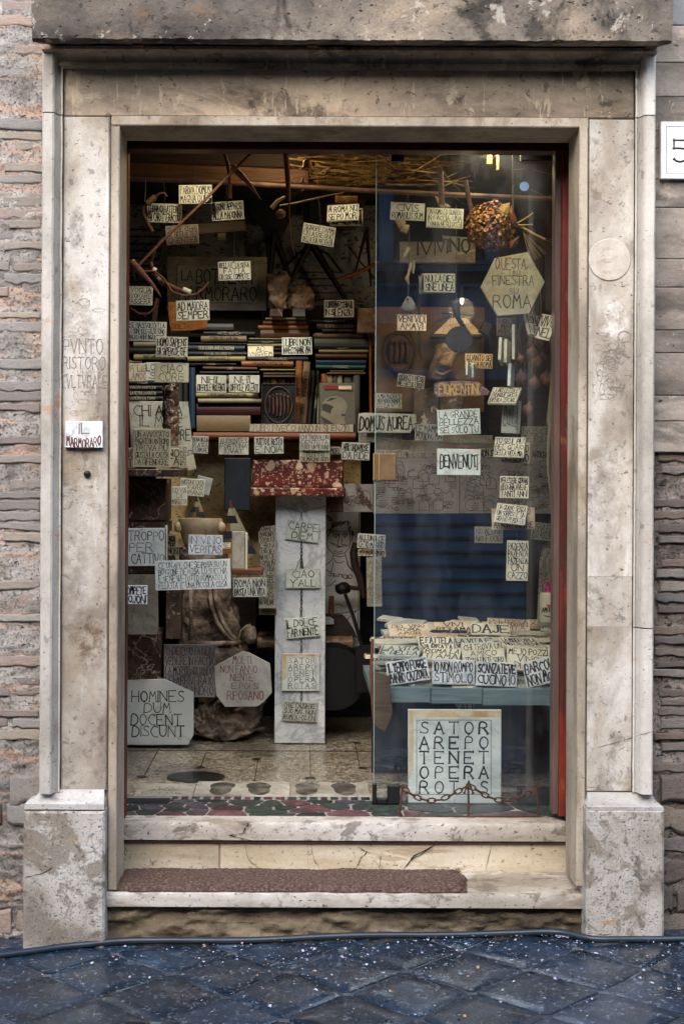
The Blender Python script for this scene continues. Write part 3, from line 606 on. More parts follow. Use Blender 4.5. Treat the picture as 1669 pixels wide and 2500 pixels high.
# pale streak scars on the frieze corners come from its material; plinths
def plinth(x0, x1, capx0, capx1, ytop, ycap, ybot, sx):
    rb_('plinth_die', x0, ycap+2, x1, ybot+60, -.075, .2, m_plinth, .008)
    mb = MB(); zt = zf(ytop, -.0); 
    xs = sorted((capx0, capx1)); d = CAMD/FPX
    prof = [(-.008, zf(ytop,-.01)), (-.014, zf(ytop+8,-.014)), (-.026, zf(ytop+18,-.026)), (-.045, zf(ytop+26,-.045)), (-.066, zf(ytop+31,-.066)), (-.072, zf(ytop+35,-.072)), (-.072, zf(ycap,-.072))]
    vs = []; n = len(prof)
    flare = [1, .92, .74, .5, .25, .04, 0]
    outer = x0 if sx < 0 else x1
    for (Y, z), fl in zip(prof, flare):
        d = (Y+CAMD)/FPX; fx = 38 if sx < 0 else 30
        xl = ((x0+2 + (fx*fl if sx < 0 else 0))-VX)*d; xr = ((x1-2 - (fx*fl if sx > 0 else 0))-VX)*d
        vs += [(xl, Y, z), (xr, Y, z), (xr, .2, z), (xl, .2, z)]
    fs = [(0,1,2,3)]
    for i in range(n-1):
        fs += [(i*4+k_, i*4+4+k_, i*4+4+(k_+1) % 4, i*4+(k_+1) % 4) for k_ in range(4)]
    mb.add(vs, [tuple(reversed(f)) if len(f) == 4 and f != (0,1,2,3) else f for f in fs]); part('plinth_cap', mb, m_cap, sur, 40)
plinth(61, 260, 100, 262, 1931, 1979, 2305, -1); plinth(1434, 1625, 1428, 1615, 1932, 1975, 2280, 1)
# cracks across the lower jamb
def crack(pts, Y, w, par, mat=None):
    mb = MB(); rc = random.Random(len(pts)*7+int(pts[0][0])); q = []
    for (a0, b0), (a1, b1) in zip(pts, pts[1:]):
        for t in (0, .25, .5, .75): q.append((a0+(a1-a0)*t, b0+(b1-b0)*t+rc.uniform(-1.5,1.5)))
    q.append(pts[-1]); L = [P(x_, y_, Y) for x_, y_ in q]
    rc2 = rc.uniform
    for a, b in zip(L, L[1:]):
        ww = w*rc2(.25,1.2); mb.strip([(a.x, a.z), (b.x, b.z)], ww, Y-.0015-.0001*rc2(0,3), tw=(rc2(.5,1.2), rc2(.3,1.2)))
    part('crack', mb, m_ink, par)
crack([(1458,1826),(1500,1812),(1543,1800)], 0, .0025, sur); crack([(1551,1796),(1594,1785)], -.058, .002, sur)
crack([(64,2142),(110,2130),(130,2115)], -.075, .003, sur); crack([(1460,2290-8),(1500,2281)], -.075, .002, sur)
# =============== doorstep ===============
stp = thing('doorstep', 'travertine doorstep of two slabs with a cracked cream riser', 'doorstep', (0, .1, 0))
def wbox(name, x0, x1, zt, zb, Y0, Y1, mat, c=.005, par=stp, amp=0):
    mb = MB(); 
    if not amp: mb.cbox((x0, Y0, zb), (x1, Y1, zt), c)
    else:
        # front face and top as one rippled sheet
        nx = 160; prof = [(Y0, zb), (Y0-.001, (zb+zt)/2), (Y0, zt-.008), (Y0+.003, zt-.002), (Y0+.012, zt), (Y0+.12, zt), (Y1, zt)]
        vs = []
        for j in range(nx+1):
            x = x0+(x1-x0)*j/nx
            for i, (Y, z) in enumerate(prof):
                d = amp*(noise.noise(Vector((x*14, i*.7, 2)))+.7*noise.noise(Vector((x*45, i*.9, 4)))) * (1 if 1 < i < 5 else .25)
                if i in (0, 6): d = 0
                vs.append((x, Y+abs(d), z-abs(d)*.6))
        n = len(prof); mb.add(vs, [(j*n+i, (j+1)*n+i, (j+1)*n+i+1, j*n+i+1) for j in range(nx) for i in range(n-1)] + [tuple(range(n)), tuple(reversed(range(nx*n, nx*n+n)))])
        mb.box((x0+.001, Y0+.02, zb), (x1-.001, Y1-.001, zt-.012))
    return part(name, mb, mat, par, 45)
X = lambda px, Y=0: (px-VX)*M(Y)
Z1 = zf(2180, -.005)
wbox('lower_slab', X(262), X(1425), Z1, zf(2213, 0), -.012, .42, m_step, amp=.004)
wbox('riser_stone', X(295,.31), X(538.5,.31), zf(2057,.31), Z1-.01, .31, .45, m_riser); wbox('riser_stone', X(540,.31), X(1395,.31), zf(2057,.31), Z1-.01, .311, .45, m_riser)
wbox('upper_slab', X(305.5,.3), X(1384,.3), FLOOR, zf(2052,.285), .285, .40, m_step, amp=.005)
wbox('bed_joint', X(305.5,.3), X(1384,.3), zf(2052,.285)-.0005, zf(2057,.31)-.001, .296, .40, m_brownwood)
crack([(606,2012),(592,2035),(560,2040),(615,2052)], .283, .004, stp); crack([(868,2065),(895,2080),(880,2095),(870,2120)], .309, .003, stp); crack([(880,2075),(930,2090),(925,2120)], .309, .002, stp)
crack([(1062,2062),(1010,2090),(985,2120)], .309, .006, stp); crack([(1060,2063),(1030,2085),(1000,2098)], .309, .003, stp); crack([(1200,2060),(1185,2120)], .309, .002, stp)
# rough footing under the slab
mb = MB()
def f(u, v):
    x = X(256)+(X(1432)-X(256))*u; z = -.08+(zf(2213,0)+.08)*v
    return (x, .014 - .026*noise.noise(Vector((x*8, 5, z*22))) - .014*noise.noise(Vector((x*28, 8, z*60))) + .02*(v-.5), z)
mb.grid(f, 220, 22); part('footing_stone', mb, m_rubble, stp, 180)
# doormat
mb = MB(); yc = [2122, 2180]
def f(u, v):
    # u along x, v depth
    Yv = .0 + .285*v; xl = X(283, 0)+ (X(308,.28)-X(283,0))*v; xr = X(1137 - 10*math.sin(v*9)+ 6*math.sin(v*23), .1)
    x = xl+(xr-xl)*u; e = min(1, min(u, 1-u)*60, min(v, 1-v)*9)
    fy = Yv + (.012*noise.noise(Vector((x*10, 1, v))) if v < .1 else .006*noise.noise(Vector((x*9, 2, v))))
    z = Z1 + .003 + .018*math.sqrt(max(0, e)) + .006*noise.noise(Vector((x*9, Yv*12, 3))) * e + .0035*noise.noise(Vector((x*90, Yv*90, 3)))
    return (x + .004*noise.noise(Vector((v*30, u*3, 1))), fy, z)
mb.grid(f, 300, 36)
dm = solo('doormat', mb, m_mat, 'worn brown coir doormat with frayed end lying on the lower step', 'doormat', 180)
mb = MB(); rf = random.Random(5)
for i in range(1500):
    if rf.random() < .3: x = X(1132, .1)+rf.uniform(-.01,.008); y = rf.uniform(.0, .28)
    elif rf.random() < .5: x = rf.uniform(X(285), X(1135, .1)); y = rf.uniform(-.006, .012)
    else: x = rf.uniform(X(310), X(1130, .1)); y = rf.uniform(.01, .28)
    p = Vector((x, y, Z1+rf.uniform(.004, .022))); d = Vector((rf.uniform(-1,1), rf.uniform(-1,.5), rf.uniform(-.3,.7))).normalized()*rf.uniform(.004,.012); mb.tube([p, p+d], [.0006,.0003], 3, cap=False)
part('loose_fibre', mb, m_mat, dm, kind='stuff')
# leaves trapped at the corners
# =============== red door frame, glass, handle ===============
fr_ = thing('door_frame', 'red painted wooden door frame, flaking, set inside the stone doorway', 'door frame', (0, .33, FLOOR))
def pb(name, x0, y0, x1, y1, Y, dep, mat, par, c=.003, sm=None):
    c_ = P((x0+x1)/2, (y0+y1)/2, Y); mb = MB(); w = (x1-x0)*M(Y); xm = c_.x
    zt = c_.z+(y1-y0)/2*M(Y); zb = c_.z-(y1-y0)/2*M(Y)
    mb.cbox((xm-w/2, Y, zb), (xm+w/2, Y+dep, zt), c); return part(name, mb, mat, par, sm)
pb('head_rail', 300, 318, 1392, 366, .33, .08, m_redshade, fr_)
pb('post', 1367, 366.5, 1391, 1994, .33, .07, m_redwood, fr_); pb('inner_post', 1351, 366.5, 1366.5, 1988, .345, .07, m_brownwood, fr_)
pb('post', 299, 366.5, 309, 1994, .335, .07, m_redwood, fr_)
gl = thing('glass_door', 'clear glass door panel reflecting blue shutters, brass plate and black clips', 'glass door', P(1130, 1962, .62))
GY = .62
pb('pane', 916, 366, 1346, 1962, GY, .010, m_glass, gl, .0005)
pb('pane_edge', 914.4, 366, 915.8, 1962, GY, .010, m_glassedge, gl, .0003)
for x0, y0, x1, y1 in ((954,366,986,394),(1270,366,1349,392),(945,1918,976,1963)): pb('clip', x0, y0, x1, y1, GY-.006, .022, m_black, gl)
pb('clip', 909, 1914, 919, 1963, GY-.006, .022, m_black, gl); pb('clip', 919.5, 1950, 944.5, 1963, GY-.006, .022, m_black, gl)
pb('rail', 1262, 1922, 1349, 1958, GY+.03, .02, m_black, gl)
h = pb('push_plate', 911, 1107, 967, 1173, GY-.012, .036, m_brass, gl, .003)
mb = MB(); 
for q in (910.5, 924): 
    a_ = P(q, 1173, GY-.0145); b_ = P(q+2.2, 1107, GY-.0145); mb.box((a_.x, GY-.0155, a_.z), (b_.x, GY-.0125, b_.z))
part('bright_edge', mb, m_brassedge, gl)

# small things fixed to the stone
def lettering_dummy(): pass

# =============== shop interior shell ===============
XL, XR, YB, ZC = -1.02, 1.75, 2.95, 3.05
mb = MB(); mb.grid(lambda u, v: (XL-.1+(XR-XL+.2)*u, .4+(YB-.4+.1)*v, FLOOR-.004), 2, 2); fl = struct('floor', mb, m_terrazzo)
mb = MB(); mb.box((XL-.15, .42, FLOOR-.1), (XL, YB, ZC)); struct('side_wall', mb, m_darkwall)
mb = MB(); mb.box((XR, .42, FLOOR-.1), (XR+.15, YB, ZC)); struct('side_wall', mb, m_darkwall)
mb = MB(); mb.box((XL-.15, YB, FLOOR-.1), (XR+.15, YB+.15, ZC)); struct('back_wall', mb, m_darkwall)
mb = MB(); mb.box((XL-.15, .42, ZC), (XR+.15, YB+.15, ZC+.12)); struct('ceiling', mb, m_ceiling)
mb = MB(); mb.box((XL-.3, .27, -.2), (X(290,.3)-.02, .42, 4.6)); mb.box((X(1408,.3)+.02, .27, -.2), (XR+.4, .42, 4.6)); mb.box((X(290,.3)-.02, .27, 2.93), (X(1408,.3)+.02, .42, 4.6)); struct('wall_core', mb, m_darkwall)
mb = MB(); mb.box((-4, .3, 3.3), (5, .6, 7.5)); solo('upper_wall', mb, m_mortar, 'plain upper wall of the house above the cornice', 'wall', kind='structure')

# =============== across the street (seen in the glass) ===============
OY = -7.1; D2 = 2*.62+CAMD-OY+0  # distance from the lens to the mirrored facade
def rx(px): return (px-VX)*D2/FPX
def rz(py): return CAMH-(py-VY)*D2/FPX
bl = thing('opposite_house', 'grey house across the street with blue shopfront and shutter, mirrored in the glass', 'house', (0, OY, 0))
mb = MB(); mb.box((-7, OY-.5, -.1), (rx(905), OY, 5.0)); part('wall', mb, m_stucco, bl)
mb = MB(); mb.box((rx(1300), OY-.5, -.1), (9, OY, 5.0)); part('wall', mb, m_stucco, bl)
mb = MB(); mb.box((rx(905), OY-.5, rz(455)), (rx(1300), OY, 5.0)); part('wall', mb, m_stucco, bl)
mb = MB(); mb.box((rx(905), OY-.5, -.1), (rx(1300), OY-.1, rz(455))); part('dark_window', mb, m_darkpane, bl)
nsl = 11; zt = rz(1251); zb = 0.0
for i in range(nsl):
    z0 = zb+(zt-zb)*i/nsl+.012; z1 = zb+(zt-zb)*(i+1)/nsl-.006; mb = MB(); mb.add([(rx(905),OY-.04,z0),(rx(1290),OY-.04,z0),(rx(1290),OY-.005,z0+.02),(rx(905),OY-.005,z0+.02),(rx(1290),OY-.025,z1-.02),(rx(905),OY-.025,z1-.02),(rx(1290),OY-.055,z1),(rx(905),OY-.055,z1)], [(0,3,2,1),(3,5,4,2),(5,7,6,4)])
    part('shutter_slat', mb, m_shut, bl)
for x0,y0,x1,y1,dd in ((922,466,956,640,.05),(905,636,1290,644,.07),(905,700,1290,790,.05),(905,646,1290,660,.02),(905,694,1290,702,.1),(905,900,1290,925,.07),(1180,466,1215,640,.05)):
    mb = MB(); mb.box((rx(x0), OY-.02, rz(y1)), (rx(x1), OY+dd, rz(y0))); part('blue_trim', mb, m_blue, bl)
mb = MB(); mb.box((-30, OY-.6, -.1), (-7, OY+.02, 7.5)); solo('neighbouring_house', mb, m_ochrefar, 'ochre stucco house beside the blue shopfront, tall and plain', 'house')
mb = MB(); mb.box((9, OY-.6, -.1), (30, OY+.02, 8)); solo('neighbouring_house', mb, m_ochrefar, 'second ochre stucco house, on the far side of the shuttered shopfront', 'house')
# =============== incised lettering ===============
GL = {'A':'003860;1353','B':'0008385746540434;44535140000','C':'6737160412306061','D':'0008386765421000','E':'600008 68;0444','F':'000868;0444','G':'6738160412305053;6343','H':'0008;6068;0464',
'I':'0008','J':'4842301001','K':'0008;6804;1560','L':'080050','M':'0018345860','N':'00086068','O':'30120417385754513030','P':'00083857554404','Q':'30120417385754513030;4270','R':'00083857554404;3460',
'S':'5738170634535130 11','T':'0868;3038','U':'080220406268','V':'083068','W':'082035506 8','X':'0068;0860','Y':'083468;3430','Z':'08680060','5':'5808','0':'30120417385754513030',
"'":'0907','`':'0928','.':'0001',',':'1100',':':'0203;0506','-':'0434','!':'0803;0100','?':'072847442322;2120','1':'062820','2':'072847450050','3':'0748454424;44423001','"':'0907;2927','&':'5007284600'}
GL['B'] = '00083857554404;4453513000'; GL['D'] = '00083866623000'; GL['C'] = '6738160412306061'[:14]; GL['O'] = '301205173856 655230'.replace(' ', ''); GL['O'] = '3011041738576451 30'.replace(' ', ''); GL['Q'] = GL['O']+';4270'; GL['0'] = GL['O']
GL['S'] = '57381715345351300 1'.replace(' ', ''); GL['E'] = '60000868;0444'; GL['W'] = '0820355068'; GL['5'] = '5808;0805;0535545230 10 01'.replace(' ', ''); GL['A*'] = '003860;1342;5322;1353'
ROUND = set('OCSDBPRGQUJ5023')
ACC = {'À':'A','È':'E','Ì':'I','Ù':'U','Ò':'O','É':'E'}
def glyph(ch):
    acc = ch in ACC; c0 = ACC.get(ch, ch); g = GL.get(c0)
    if g is None: return [], 2.0
    out = []
    for st in g.split(';'):
        st = st.replace(' ', ''); pts = [(int(st[i]), int(st[i+1])) for i in range(0, len(st)-1, 2)]
        if c0 in ROUND and len(pts) >= 5:
            for _ in range(2):
                q = [pts[0]]
                for a, b in zip(pts, pts[1:]):
                    q += [(a[0]*.75+b[0]*.25, a[1]*.75+b[1]*.25), (a[0]*.25+b[0]*.75, a[1]*.25+b[1]*.75)]
                q.append(pts[-1]); pts = q
        out.append([(float(a), float(b)) for a, b in pts])
    w = max([p[0] for s_ in out for p in s_]+[0])
    if acc: out.append([(w*.25, 10.4), (w*.65, 9.2)])
    return out, w
def text_mesh(mb, lines, cx, cz, w, h, y, rng, sw=.12, serif=True, jit=1.0, fill=.84, mat=None, left=False, gap=.26, arch=0):
    """lay lines of lettering into a w x h field centred on (cx, cz), at depth y"""
    n = len(lines); pitch = h*fill/n if n else 0; lay = 0
    for li, line in enumerate(lines):
        rel = 1.0
        if isinstance(line, tuple): line, rel = line
        H = pitch*(1-gap); zb = cz + h*fill/2 - pitch*(li+1) + pitch*gap/2
        adv = []; x = 0
        for ch in line:
            if ch == ' ': x += 3.2; adv.append(None); continue
            g, gw = glyph(ch); adv.append((g, x, gw)); x += gw + 1.7
        tot = max(x-1.7, 1); nat = H/8*1.0; sx = nat
        maxw = w*fill*rel
        if tot*sx > maxw: sx = maxw/tot
        elif tot*sx < maxw*.7: sx = min(maxw*.7/tot, nat*1.15)
        x0 = cx - (w*fill/2 if left else tot*sx/2)
        for k_, it in enumerate(adv):
            if it is None: continue
            g, gx, gw = it; lay += 1
            dz = rng.uniform(-.05,.05)*H*jit; rot = rng.uniform(-.05,.05)*jit; hs = 1+rng.uniform(-.10,.14)*jit; t = H*sw*rng.uniform(.85,1.15)
            t = max(t, .0006)
            xc = x0+(gx+gw/2)*sx; zc = zb+H/2
            az = arch*H*math.sin(math.pi*k_/max(1, len(adv)-1)) if arch else 0
            for si, st in enumerate(g):
                pts = []
                for a, b in st:
                    dx = (a-gw/2)*sx; dy = (b-4)*H/8*hs
                    pts.append((xc+dx*math.cos(rot)-dy*math.sin(rot), zc+dz+az+dx*math.sin(rot)+dy*math.cos(rot)))
                yy = y - .00012*(si+1) - (.00003*(lay % 4))
                mb.strip(pts, t, yy, 0, mat, False, (rng.uniform(.8,1.3), rng.uniform(.6,1.15)))
                if serif and rng.random() < .85:
                    for e, q in ((pts[0], pts[1]), (pts[-1], pts[-2])):
                        d = Vector(e)-Vector(q)
                        if d.length < 1e-5: continue
                        d.normalize(); nn = Vector((-d.y, d.x)); s_ = t*rng.uniform(.5,.85)
                        mb.strip([Vector(e)+nn*s_, Vector(e)-nn*s_], t*.6, yy-.00006, 0, mat)
def lab_text(lines, k=4):
    s_ = ' '.join((l[0] if isinstance(l, tuple) else l) for l in lines); return ' '.join(s_.split()[:k])
PR = random.Random(21)
def plaque(cx, cy, w, h, Y, lines, label=None, roll=0, pitch=0, yaw=0, mat=None, ink=None, th=.009, hang=None, border=True, sw=.13, serif=True, fill=.9, poly=None, name='marble_plaque', cat='plaque', group=None, gap=.20, ring=True, left=False, bmat=None, jit=1.0, arch=0, hangx=None, wire=None):
    """a lettered stone plaque; cx..h in photograph pixels at depth Y. poly: outline in pixels."""
    c = P(cx, cy, Y); m = M(Y); w_, h_ = w*m, h*m
    T = Matrix.Translation(c) @ Matrix.Rotation(R(yaw), 4, 'Z') @ Matrix.Rotation(R(-pitch), 4, 'X') @ Matrix.Rotation(R(roll), 4, 'Y')
    if label is None: label = 'cream marble plaque lettered ' + lab_text(lines, 6)
    root = thing(name, label, cat, mat=T, group=group)
    mat = mat or m_plaque; ink = ink or m_ink; mb = MB()
    if poly:
        pts = []
        for a, b in poly:
            q = P(a, b, Y) - c; pts.append((q.x, q.z))
        ar = sum(pts[i][0]*pts[(i+1) % len(pts)][1]-pts[(i+1) % len(pts)][0]*pts[i][1] for i in range(len(pts)))
        if ar < 0: pts.reverse()
    else:
        j = lambda: PR.uniform(-.006,.006)*h_
        pts = [(-w_/2+j(), -h_/2+j()), (w_/2+j(), -h_/2+j()), (w_/2+j(), h_/2+j()), (-w_/2+j(), h_/2+j())]
    mb.slab(pts, -th/2, th/2, .0012); part('slab', mb, mat, root, local=True)
    y = -th/2
    if lines:
        mb = MB(); text_mesh(mb, lines, 0, 0, w_, h_, y, PR, sw*PR.uniform(.85,1.2), serif, jit*PR.uniform(.8,1.6), fill, None, left, gap, arch)
        part('lettering', mb, ink, root, local=True)
    if border and not poly:
        mb = MB(); q = min(w_, h_)*.045
        mb.strip([(-w_/2+q,-h_/2+q),(w_/2-q,-h_/2+q),(w_/2-q,h_/2-q),(-w_/2+q,h_/2-q)], .0007, y-.0001, 0, None, True); part('incised_border', mb, bmat or m_brownink, root, local=True)
    if hang is not None:
        zt = (P(cx, hang, Y)-c).z; inv = T.inverted(); top = inv @ P(hangx if hangx else cx, hang, Y); mb = MB()
        zz = h_/2 if not poly else max(p[1] for p in pts)
        mb.tube([(0, y-.001, zz-.006), (0, y-.003, zz+.002), (0, -.001, zz+.010)], .0008, 5)
        for k_ in range(10): pass
        rr_ = .0055; mb.tube([(rr_*math.cos(a), 0, zz+.010+rr_+rr_*math.sin(a)) for a in (2*math.pi*i/10 for i in range(11))], .0009, 5)
        part('hook_ring', mb, m_iron, root, local=True)
        mb = MB(); p0 = Vector((0, 0, zz+.010+2*rr_)); n_ = 6
        mb.tube([p0.lerp(top, i/n_) + Vector((.0015*math.sin(i*2.1), 0, 0)) for i in range(n_+1)], .0011, 5); part('hanging_wire', mb, wire or m_wire, root, local=True)
    return root, T
def lines_on(root, T, polys, Y, m=None, t=.0022, name='incised_drawing'):
    """polylines in photograph pixels cut into the face of a slab"""
    inv = T.inverted(); mb = MB()
    for i, pl in enumerate(polys):
        L = [inv @ P(a, b, Y) for a, b in pl]; mb.strip([(p.x, p.z) for p in L], t, -.0075-.0001*(i % 9)); 
    part(name, mb, m or m_brownink, root, local=True)
def arc(cx, cy, rx_, ry_, a0, a1, n=10): return [(cx+rx_*math.cos(R(a0+(a1-a0)*i/n)), cy-ry_*math.sin(R(a0+(a1-a0)*i/n))) for i in range(n+1)]
def curls(cx0, cy0, cx1, cy1, n, r, rng):
    out = []
    for i in range(n):
        t = i/max(1, n-1); a = rng.uniform(0, 360); rr_ = r*rng.uniform(.6,1.2)
        out.append(arc(cx0+(cx1-cx0)*t+rng.uniform(-r,r)*.5, cy0+(cy1-cy0)*t+rng.uniform(-r,r)*.5, rr_, rr_, a, a+rng.uniform(200,340), 7))
    return out

# =============== signs on the stone ===============
plaque(206, 1061, 92, 64, -.012, ['IL', ('MARMORARO', 1.0)], 'small white marble plaque with brown-red lettering IL MARMORARO fixed to the jamb', mat=m_white, ink=plain('brown_red_lettering', '#5b2f26', .8, amt=.3), th=.022, border=False, sw=.11, arch=-.35, fill=.9, name='shop_plaque')
r_, T_ = plaque(1688, 369, 158, 138, .028, [], 'white house number plate with incised border and a large figure 5', mat=m_ceramic, th=.03, border=False, name='house_number', cat='number plate')
mb = MB(); m = M(.028); text_mesh(mb, ['5'], -28*m, -2*m, 60*m, 74*m, -.0155, PR, .085, True, 0, .95); part('lettering', mb, m_ink, r_, local=True)
mb = MB(); q = 64*m; mb.strip([(-q-1*m,-q+8*m),(q,-q+8*m),(q,q-6*m),(-q-1*m,q-6*m)], .0025, -.0152, 0, None, True); part('incised_border', mb, m_ink, r_, local=True)
mb = MB(); c = P(213, 1157, -.01); mb.lathe([(.012,-.012),(.012,.0),(.010,.005),(.004,.008)], c, 14, mat=Matrix.Rotation(R(90), 4, 'X')); solo('door_bell', mb, m_knob, 'small round dark bell push on the jamb below the white plaque', 'bell push', 40)
mb = MB(); c = P(1487, 634, -.002); mb.lathe([(.0738,-.004),(.0738,.0),(.0715,.0025),(.0002,.003)], c, 40, mat=Matrix.Rotation(R(90), 4, 'X')); part('pale_patch', mb, m_disc, sur, 30)
a = P(1389, 703, .24); mb = MB(); 
for px0, px1, py0, py1 in ((1388, 1399, 683, 722),):
    x_ = (1398-VX)*M(.13); mb.box((x_-.0005, .10, P(0,py1,.12).z), (x_+.004, .17, P(0,py0,.12).z), mat=None)
solo('sticker', mb, m_sticker, 'small blue sticker on the inner face of the door reveal', 'sticker')
# faint writing on the jamb
mb = MB(); rg = random.Random(4)
for (px, py, w, h, tx, sw) in ((203,845,96,36,'PVNTO',.06),(206,868,16,10,'DI',.07),(205,886,104,32,'RISTORO',.06),(206,912,46,14,'VNO',.06),(206,931,112,32,'CVLTVRALE',.055)):
    c = P(px, py, -.0008); m = M(0); text_mesh(mb, [tx], c.x, c.z, w*m, h*m, -.0012, rg, sw, True, .6, 1.0, gap=.05)
for i in range(26):
    x_, y_ = rg.uniform(165, 245), rg.choice((rg.uniform(738,812), rg.uniform(1100,1125), rg.uniform(1180,1240), rg.uniform(945,1010)))
    c = P(x_, y_, 0); mb.strip([(p.x, p.z) for p in (P(a_, b_, 0) for a_, b_ in arc(x_, y_, rg.uniform(5,16), rg.uniform(4,10), rg.uniform(0,360), rg.uniform(360,560), 8))], .0008, -.0010-.0001*(i % 7))
part('faint_writing', mb, m_pencil, sur, label='faint pencilled words on the jamb')
mb = MB()
for i in range(60):
    x_, y_ = rg.gauss(1490, 24), rg.uniform(815, 975)
    if not 1450 < x_ < 1535: continue
    mb.strip([(p.x, p.z) for p in (P(a_, b_, 0) for a_, b_ in arc(x_, y_, rg.uniform(4,20), rg.uniform(4,18), rg.uniform(0,360), rg.uniform(360,620), 8))], .0009, -.0010-.0001*(i % 7))
part('faint_drawing', mb, m_pencil, sur)

# =============== hanging plaques near the door, open half ===============
pl = plaque
pl(477.5,475,81,46,.74,['PARVA DOMUS','MAGNA QUIES'],'cream marble plaque PARVA DOMUS MAGNA QUIES, topmost of the open doorway',-1,hang=365)
pl(401,521,84,46,.80,['CHI HA CARATTERE','HA CARATTERACCIO'],'cream marble plaque CHI HA CARATTERE hanging beside the hand brace',1,hang=445)
pl(556,515,79,46,.78,['IO SONO APPARSO','ALLA MADONNA'],'tilted cream marble plaque IO SONO APPARSO ALLA MADONNA',-4,hang=455,hangx=553)
pl(445,573,79,46,.95,['SE CHE CI HAI','DE BELLO TE?','GNENTE!!!'],'brown-lettered cream plaque DE BELLO TE? GNENTE!!! behind the wooden stick',-4.5,ink=m_brownink,hang=500,mat=m_warmstone)
pl(572.5,661.5,79,46,.86,['BELLA E` LA SERA','FATTA','DI COSE COMPIUTE'],'cream marble plaque BELLA E LA SERA with a warm lamp glint',-2,hang=560)
pl(845,530,80,42,.86,['TANTI AUGURI'],'cream plaque half hidden behind the one reading A ROMA NU',-1,mat=m_warmstone)
pl(837,520,78,42,.80,['A ROMA NU','SE PO MORÌ'],'tilted cream marble plaque A ROMA NU SE PO MORI below the cork',-1,pitch=14,yaw=-14,hang=478)
pl(777,574,80,48,.80,['SIGNORE DAMMI','UN ASSEGNO','DELLA TUA PRESENZA'],'cream marble plaque SIGNORE DAMMI UN ASSEGNO, tilted on its wire',8,yaw=8,hang=482)
pl(330,722,86,46,.76,[(' HO VOGLIA',1),('DI LAVORARE',1),('MA PASSERÀ',1)],'cream marble plaque ending PASSERA, cut off by the door post',1.5,hang=640,hangx=322)
pl(471,758,81,49,.76,['AD MAIORA','SEMPER'],'cream marble plaque AD MAIORA SEMPER hung from the bow',-2,hang=722)
pl(355,809,104,47,.82,['COSE PIACEVOLI DELLA','TA O SONO ILLEGALI O SONO','MORALI O FANNO INGRASSARE'],'wide cream plaque with three lines starting COSE PIACEVOLI DELLA',1,hang=770,hangx=352)
pl(420,847,77,49,.78,['HOMO SAPIENS','HA SAPIENS DE CHE'],'cream marble plaque HOMO SAPIENS HA SAPIENS DE CHE',1.2,hang=812)
pl(419,910,84,47,.80,['CIAO','CORE'],'veined marble plaque CIAO CORE',.3,hang=875,mat=m_hex,sw=.09)
pl(960+34,517,83,43,.80,['CIVIS','ROMANUS SUM'],'cream marble plaque CIVIS ROMANUS SUM behind the glass',2.5,hang=466)
pl(1085,533,90,48,.80,['UN UOMO LO GUARDO','IN FACCIA, UNA','DONNA NEGLI OCCHI'],'cream marble plaque UN UOMO LO GUARDO IN FACCIA',1.8,hang=492)
pl(1055,695,66,43,.93,['NON','AAT'],'cream plaque furthest back behind NULLA DIES SINE LINEA',-1.5,mat=m_plaquedim)
pl(1064,691,72,46,.90,['PAT'],'cream plaque second behind NULLA DIES SINE LINEA',0,mat=m_plaquedim)
pl(1072,691,76,46,.86,['NULLA DIES','SINE LINEA'],'front cream marble plaque NULLA DIES SINE LINEA',.3,hang=655)
hx = [(1207,631),(1286,616),(1328,689),(1289,766),(1213,772),(1172,702)]
r_, T_ = pl(1250,694,156,156,.78,[],'large cream hexagonal marble plaque QUESTA E UNA FINESTRA SU ROMA below the dried flower head',poly=hx,mat=m_hex,th=.018,name='hexagonal_plaque')
mb = MB(); m = M(.78)
for tx, x_, y_, w, h in (('QuESTA,'.upper(),1247,644,78,27),('E` UNA',1247,668,48,17),('FINESTRA',1251,685,100,25),('SU',1252,712,22,16),('ROMA',1248,737,92,36)):
    q = P(x_, y_, .78)-P(1250,694,.78); text_mesh(mb, [tx], q.x, q.z, w*m, h*m, -.009, PR, .075, True, 1, 1.0, gap=.08)
part('lettering', mb, plain('dark_umber_lettering', '#3e2a22', .8, amt=.2), r_, local=True)
r_, T_ = pl(1119,1128,106,64,.74,[],'pale greenish marble plaque BENVENUTI hung by a red string',.5,mat=m_plaqueg,border=False)
mb = MB(); text_mesh(mb, ['BENVENUTI'], 0, .002, 95*M(.74), 34*M(.74), -.0045, PR, .10, True, 1.2, .95, gap=.05); part('lettering', mb, m_ink, r_, local=True)
mb = MB(); q = M(.74); z_ = 32*q
mb.tube([(-46*q,-.006,-4*q),(-53*q,-.004,2*q),(-54*q,0,z_-1*q),(-20*q,.0,z_+5*q),(0,.0,z_+8*q),(25*q,0,z_+4*q),(54*q,0,z_-1*q),(52*q,-.004,0),(42*q,-.006,-10*q)], .0012, 5)
part('red_string', mb, m_redstring, r_, local=True)
mb = MB(); mb.tube([(0,0,z_+8*q),(0,0,z_+24*q)], .0011, 5); part('hook', mb, m_brass, r_, local=True)
for s_ in ((-46,-4),(42,-10)):
    mb = MB(); mb.lathe([(.0022,-.0005),(.0022,.0005)], (s_[0]*q,-.0052,s_[1]*q), 8, mat=Matrix.Rotation(R(90),4,'X')); part('hole', mb, m_ink, r_, local=True)
pl(1119,1030,104,62,.78,['LA GRANDE','BELLEZZA','SEI SOLO TU'],'pale greenish marble plaque LA GRANDE BELLEZZA SEI SOLO TU',-2.5,mat=m_plaqueg,hang=945,th=.012)
fp = [(1059,938),(1070,933),(1120,931),(1166,932),(1194,956),(1190,965),(1120,969),(1066,969),(1059,962)]
r_, T_ = pl(1125,950,135,38,.80,[],'violet speckled granite fragment with ochre lettering FIORENTINI',poly=fp,mat=m_porphyry,th=.02,name='granite_sign',cat='sign')
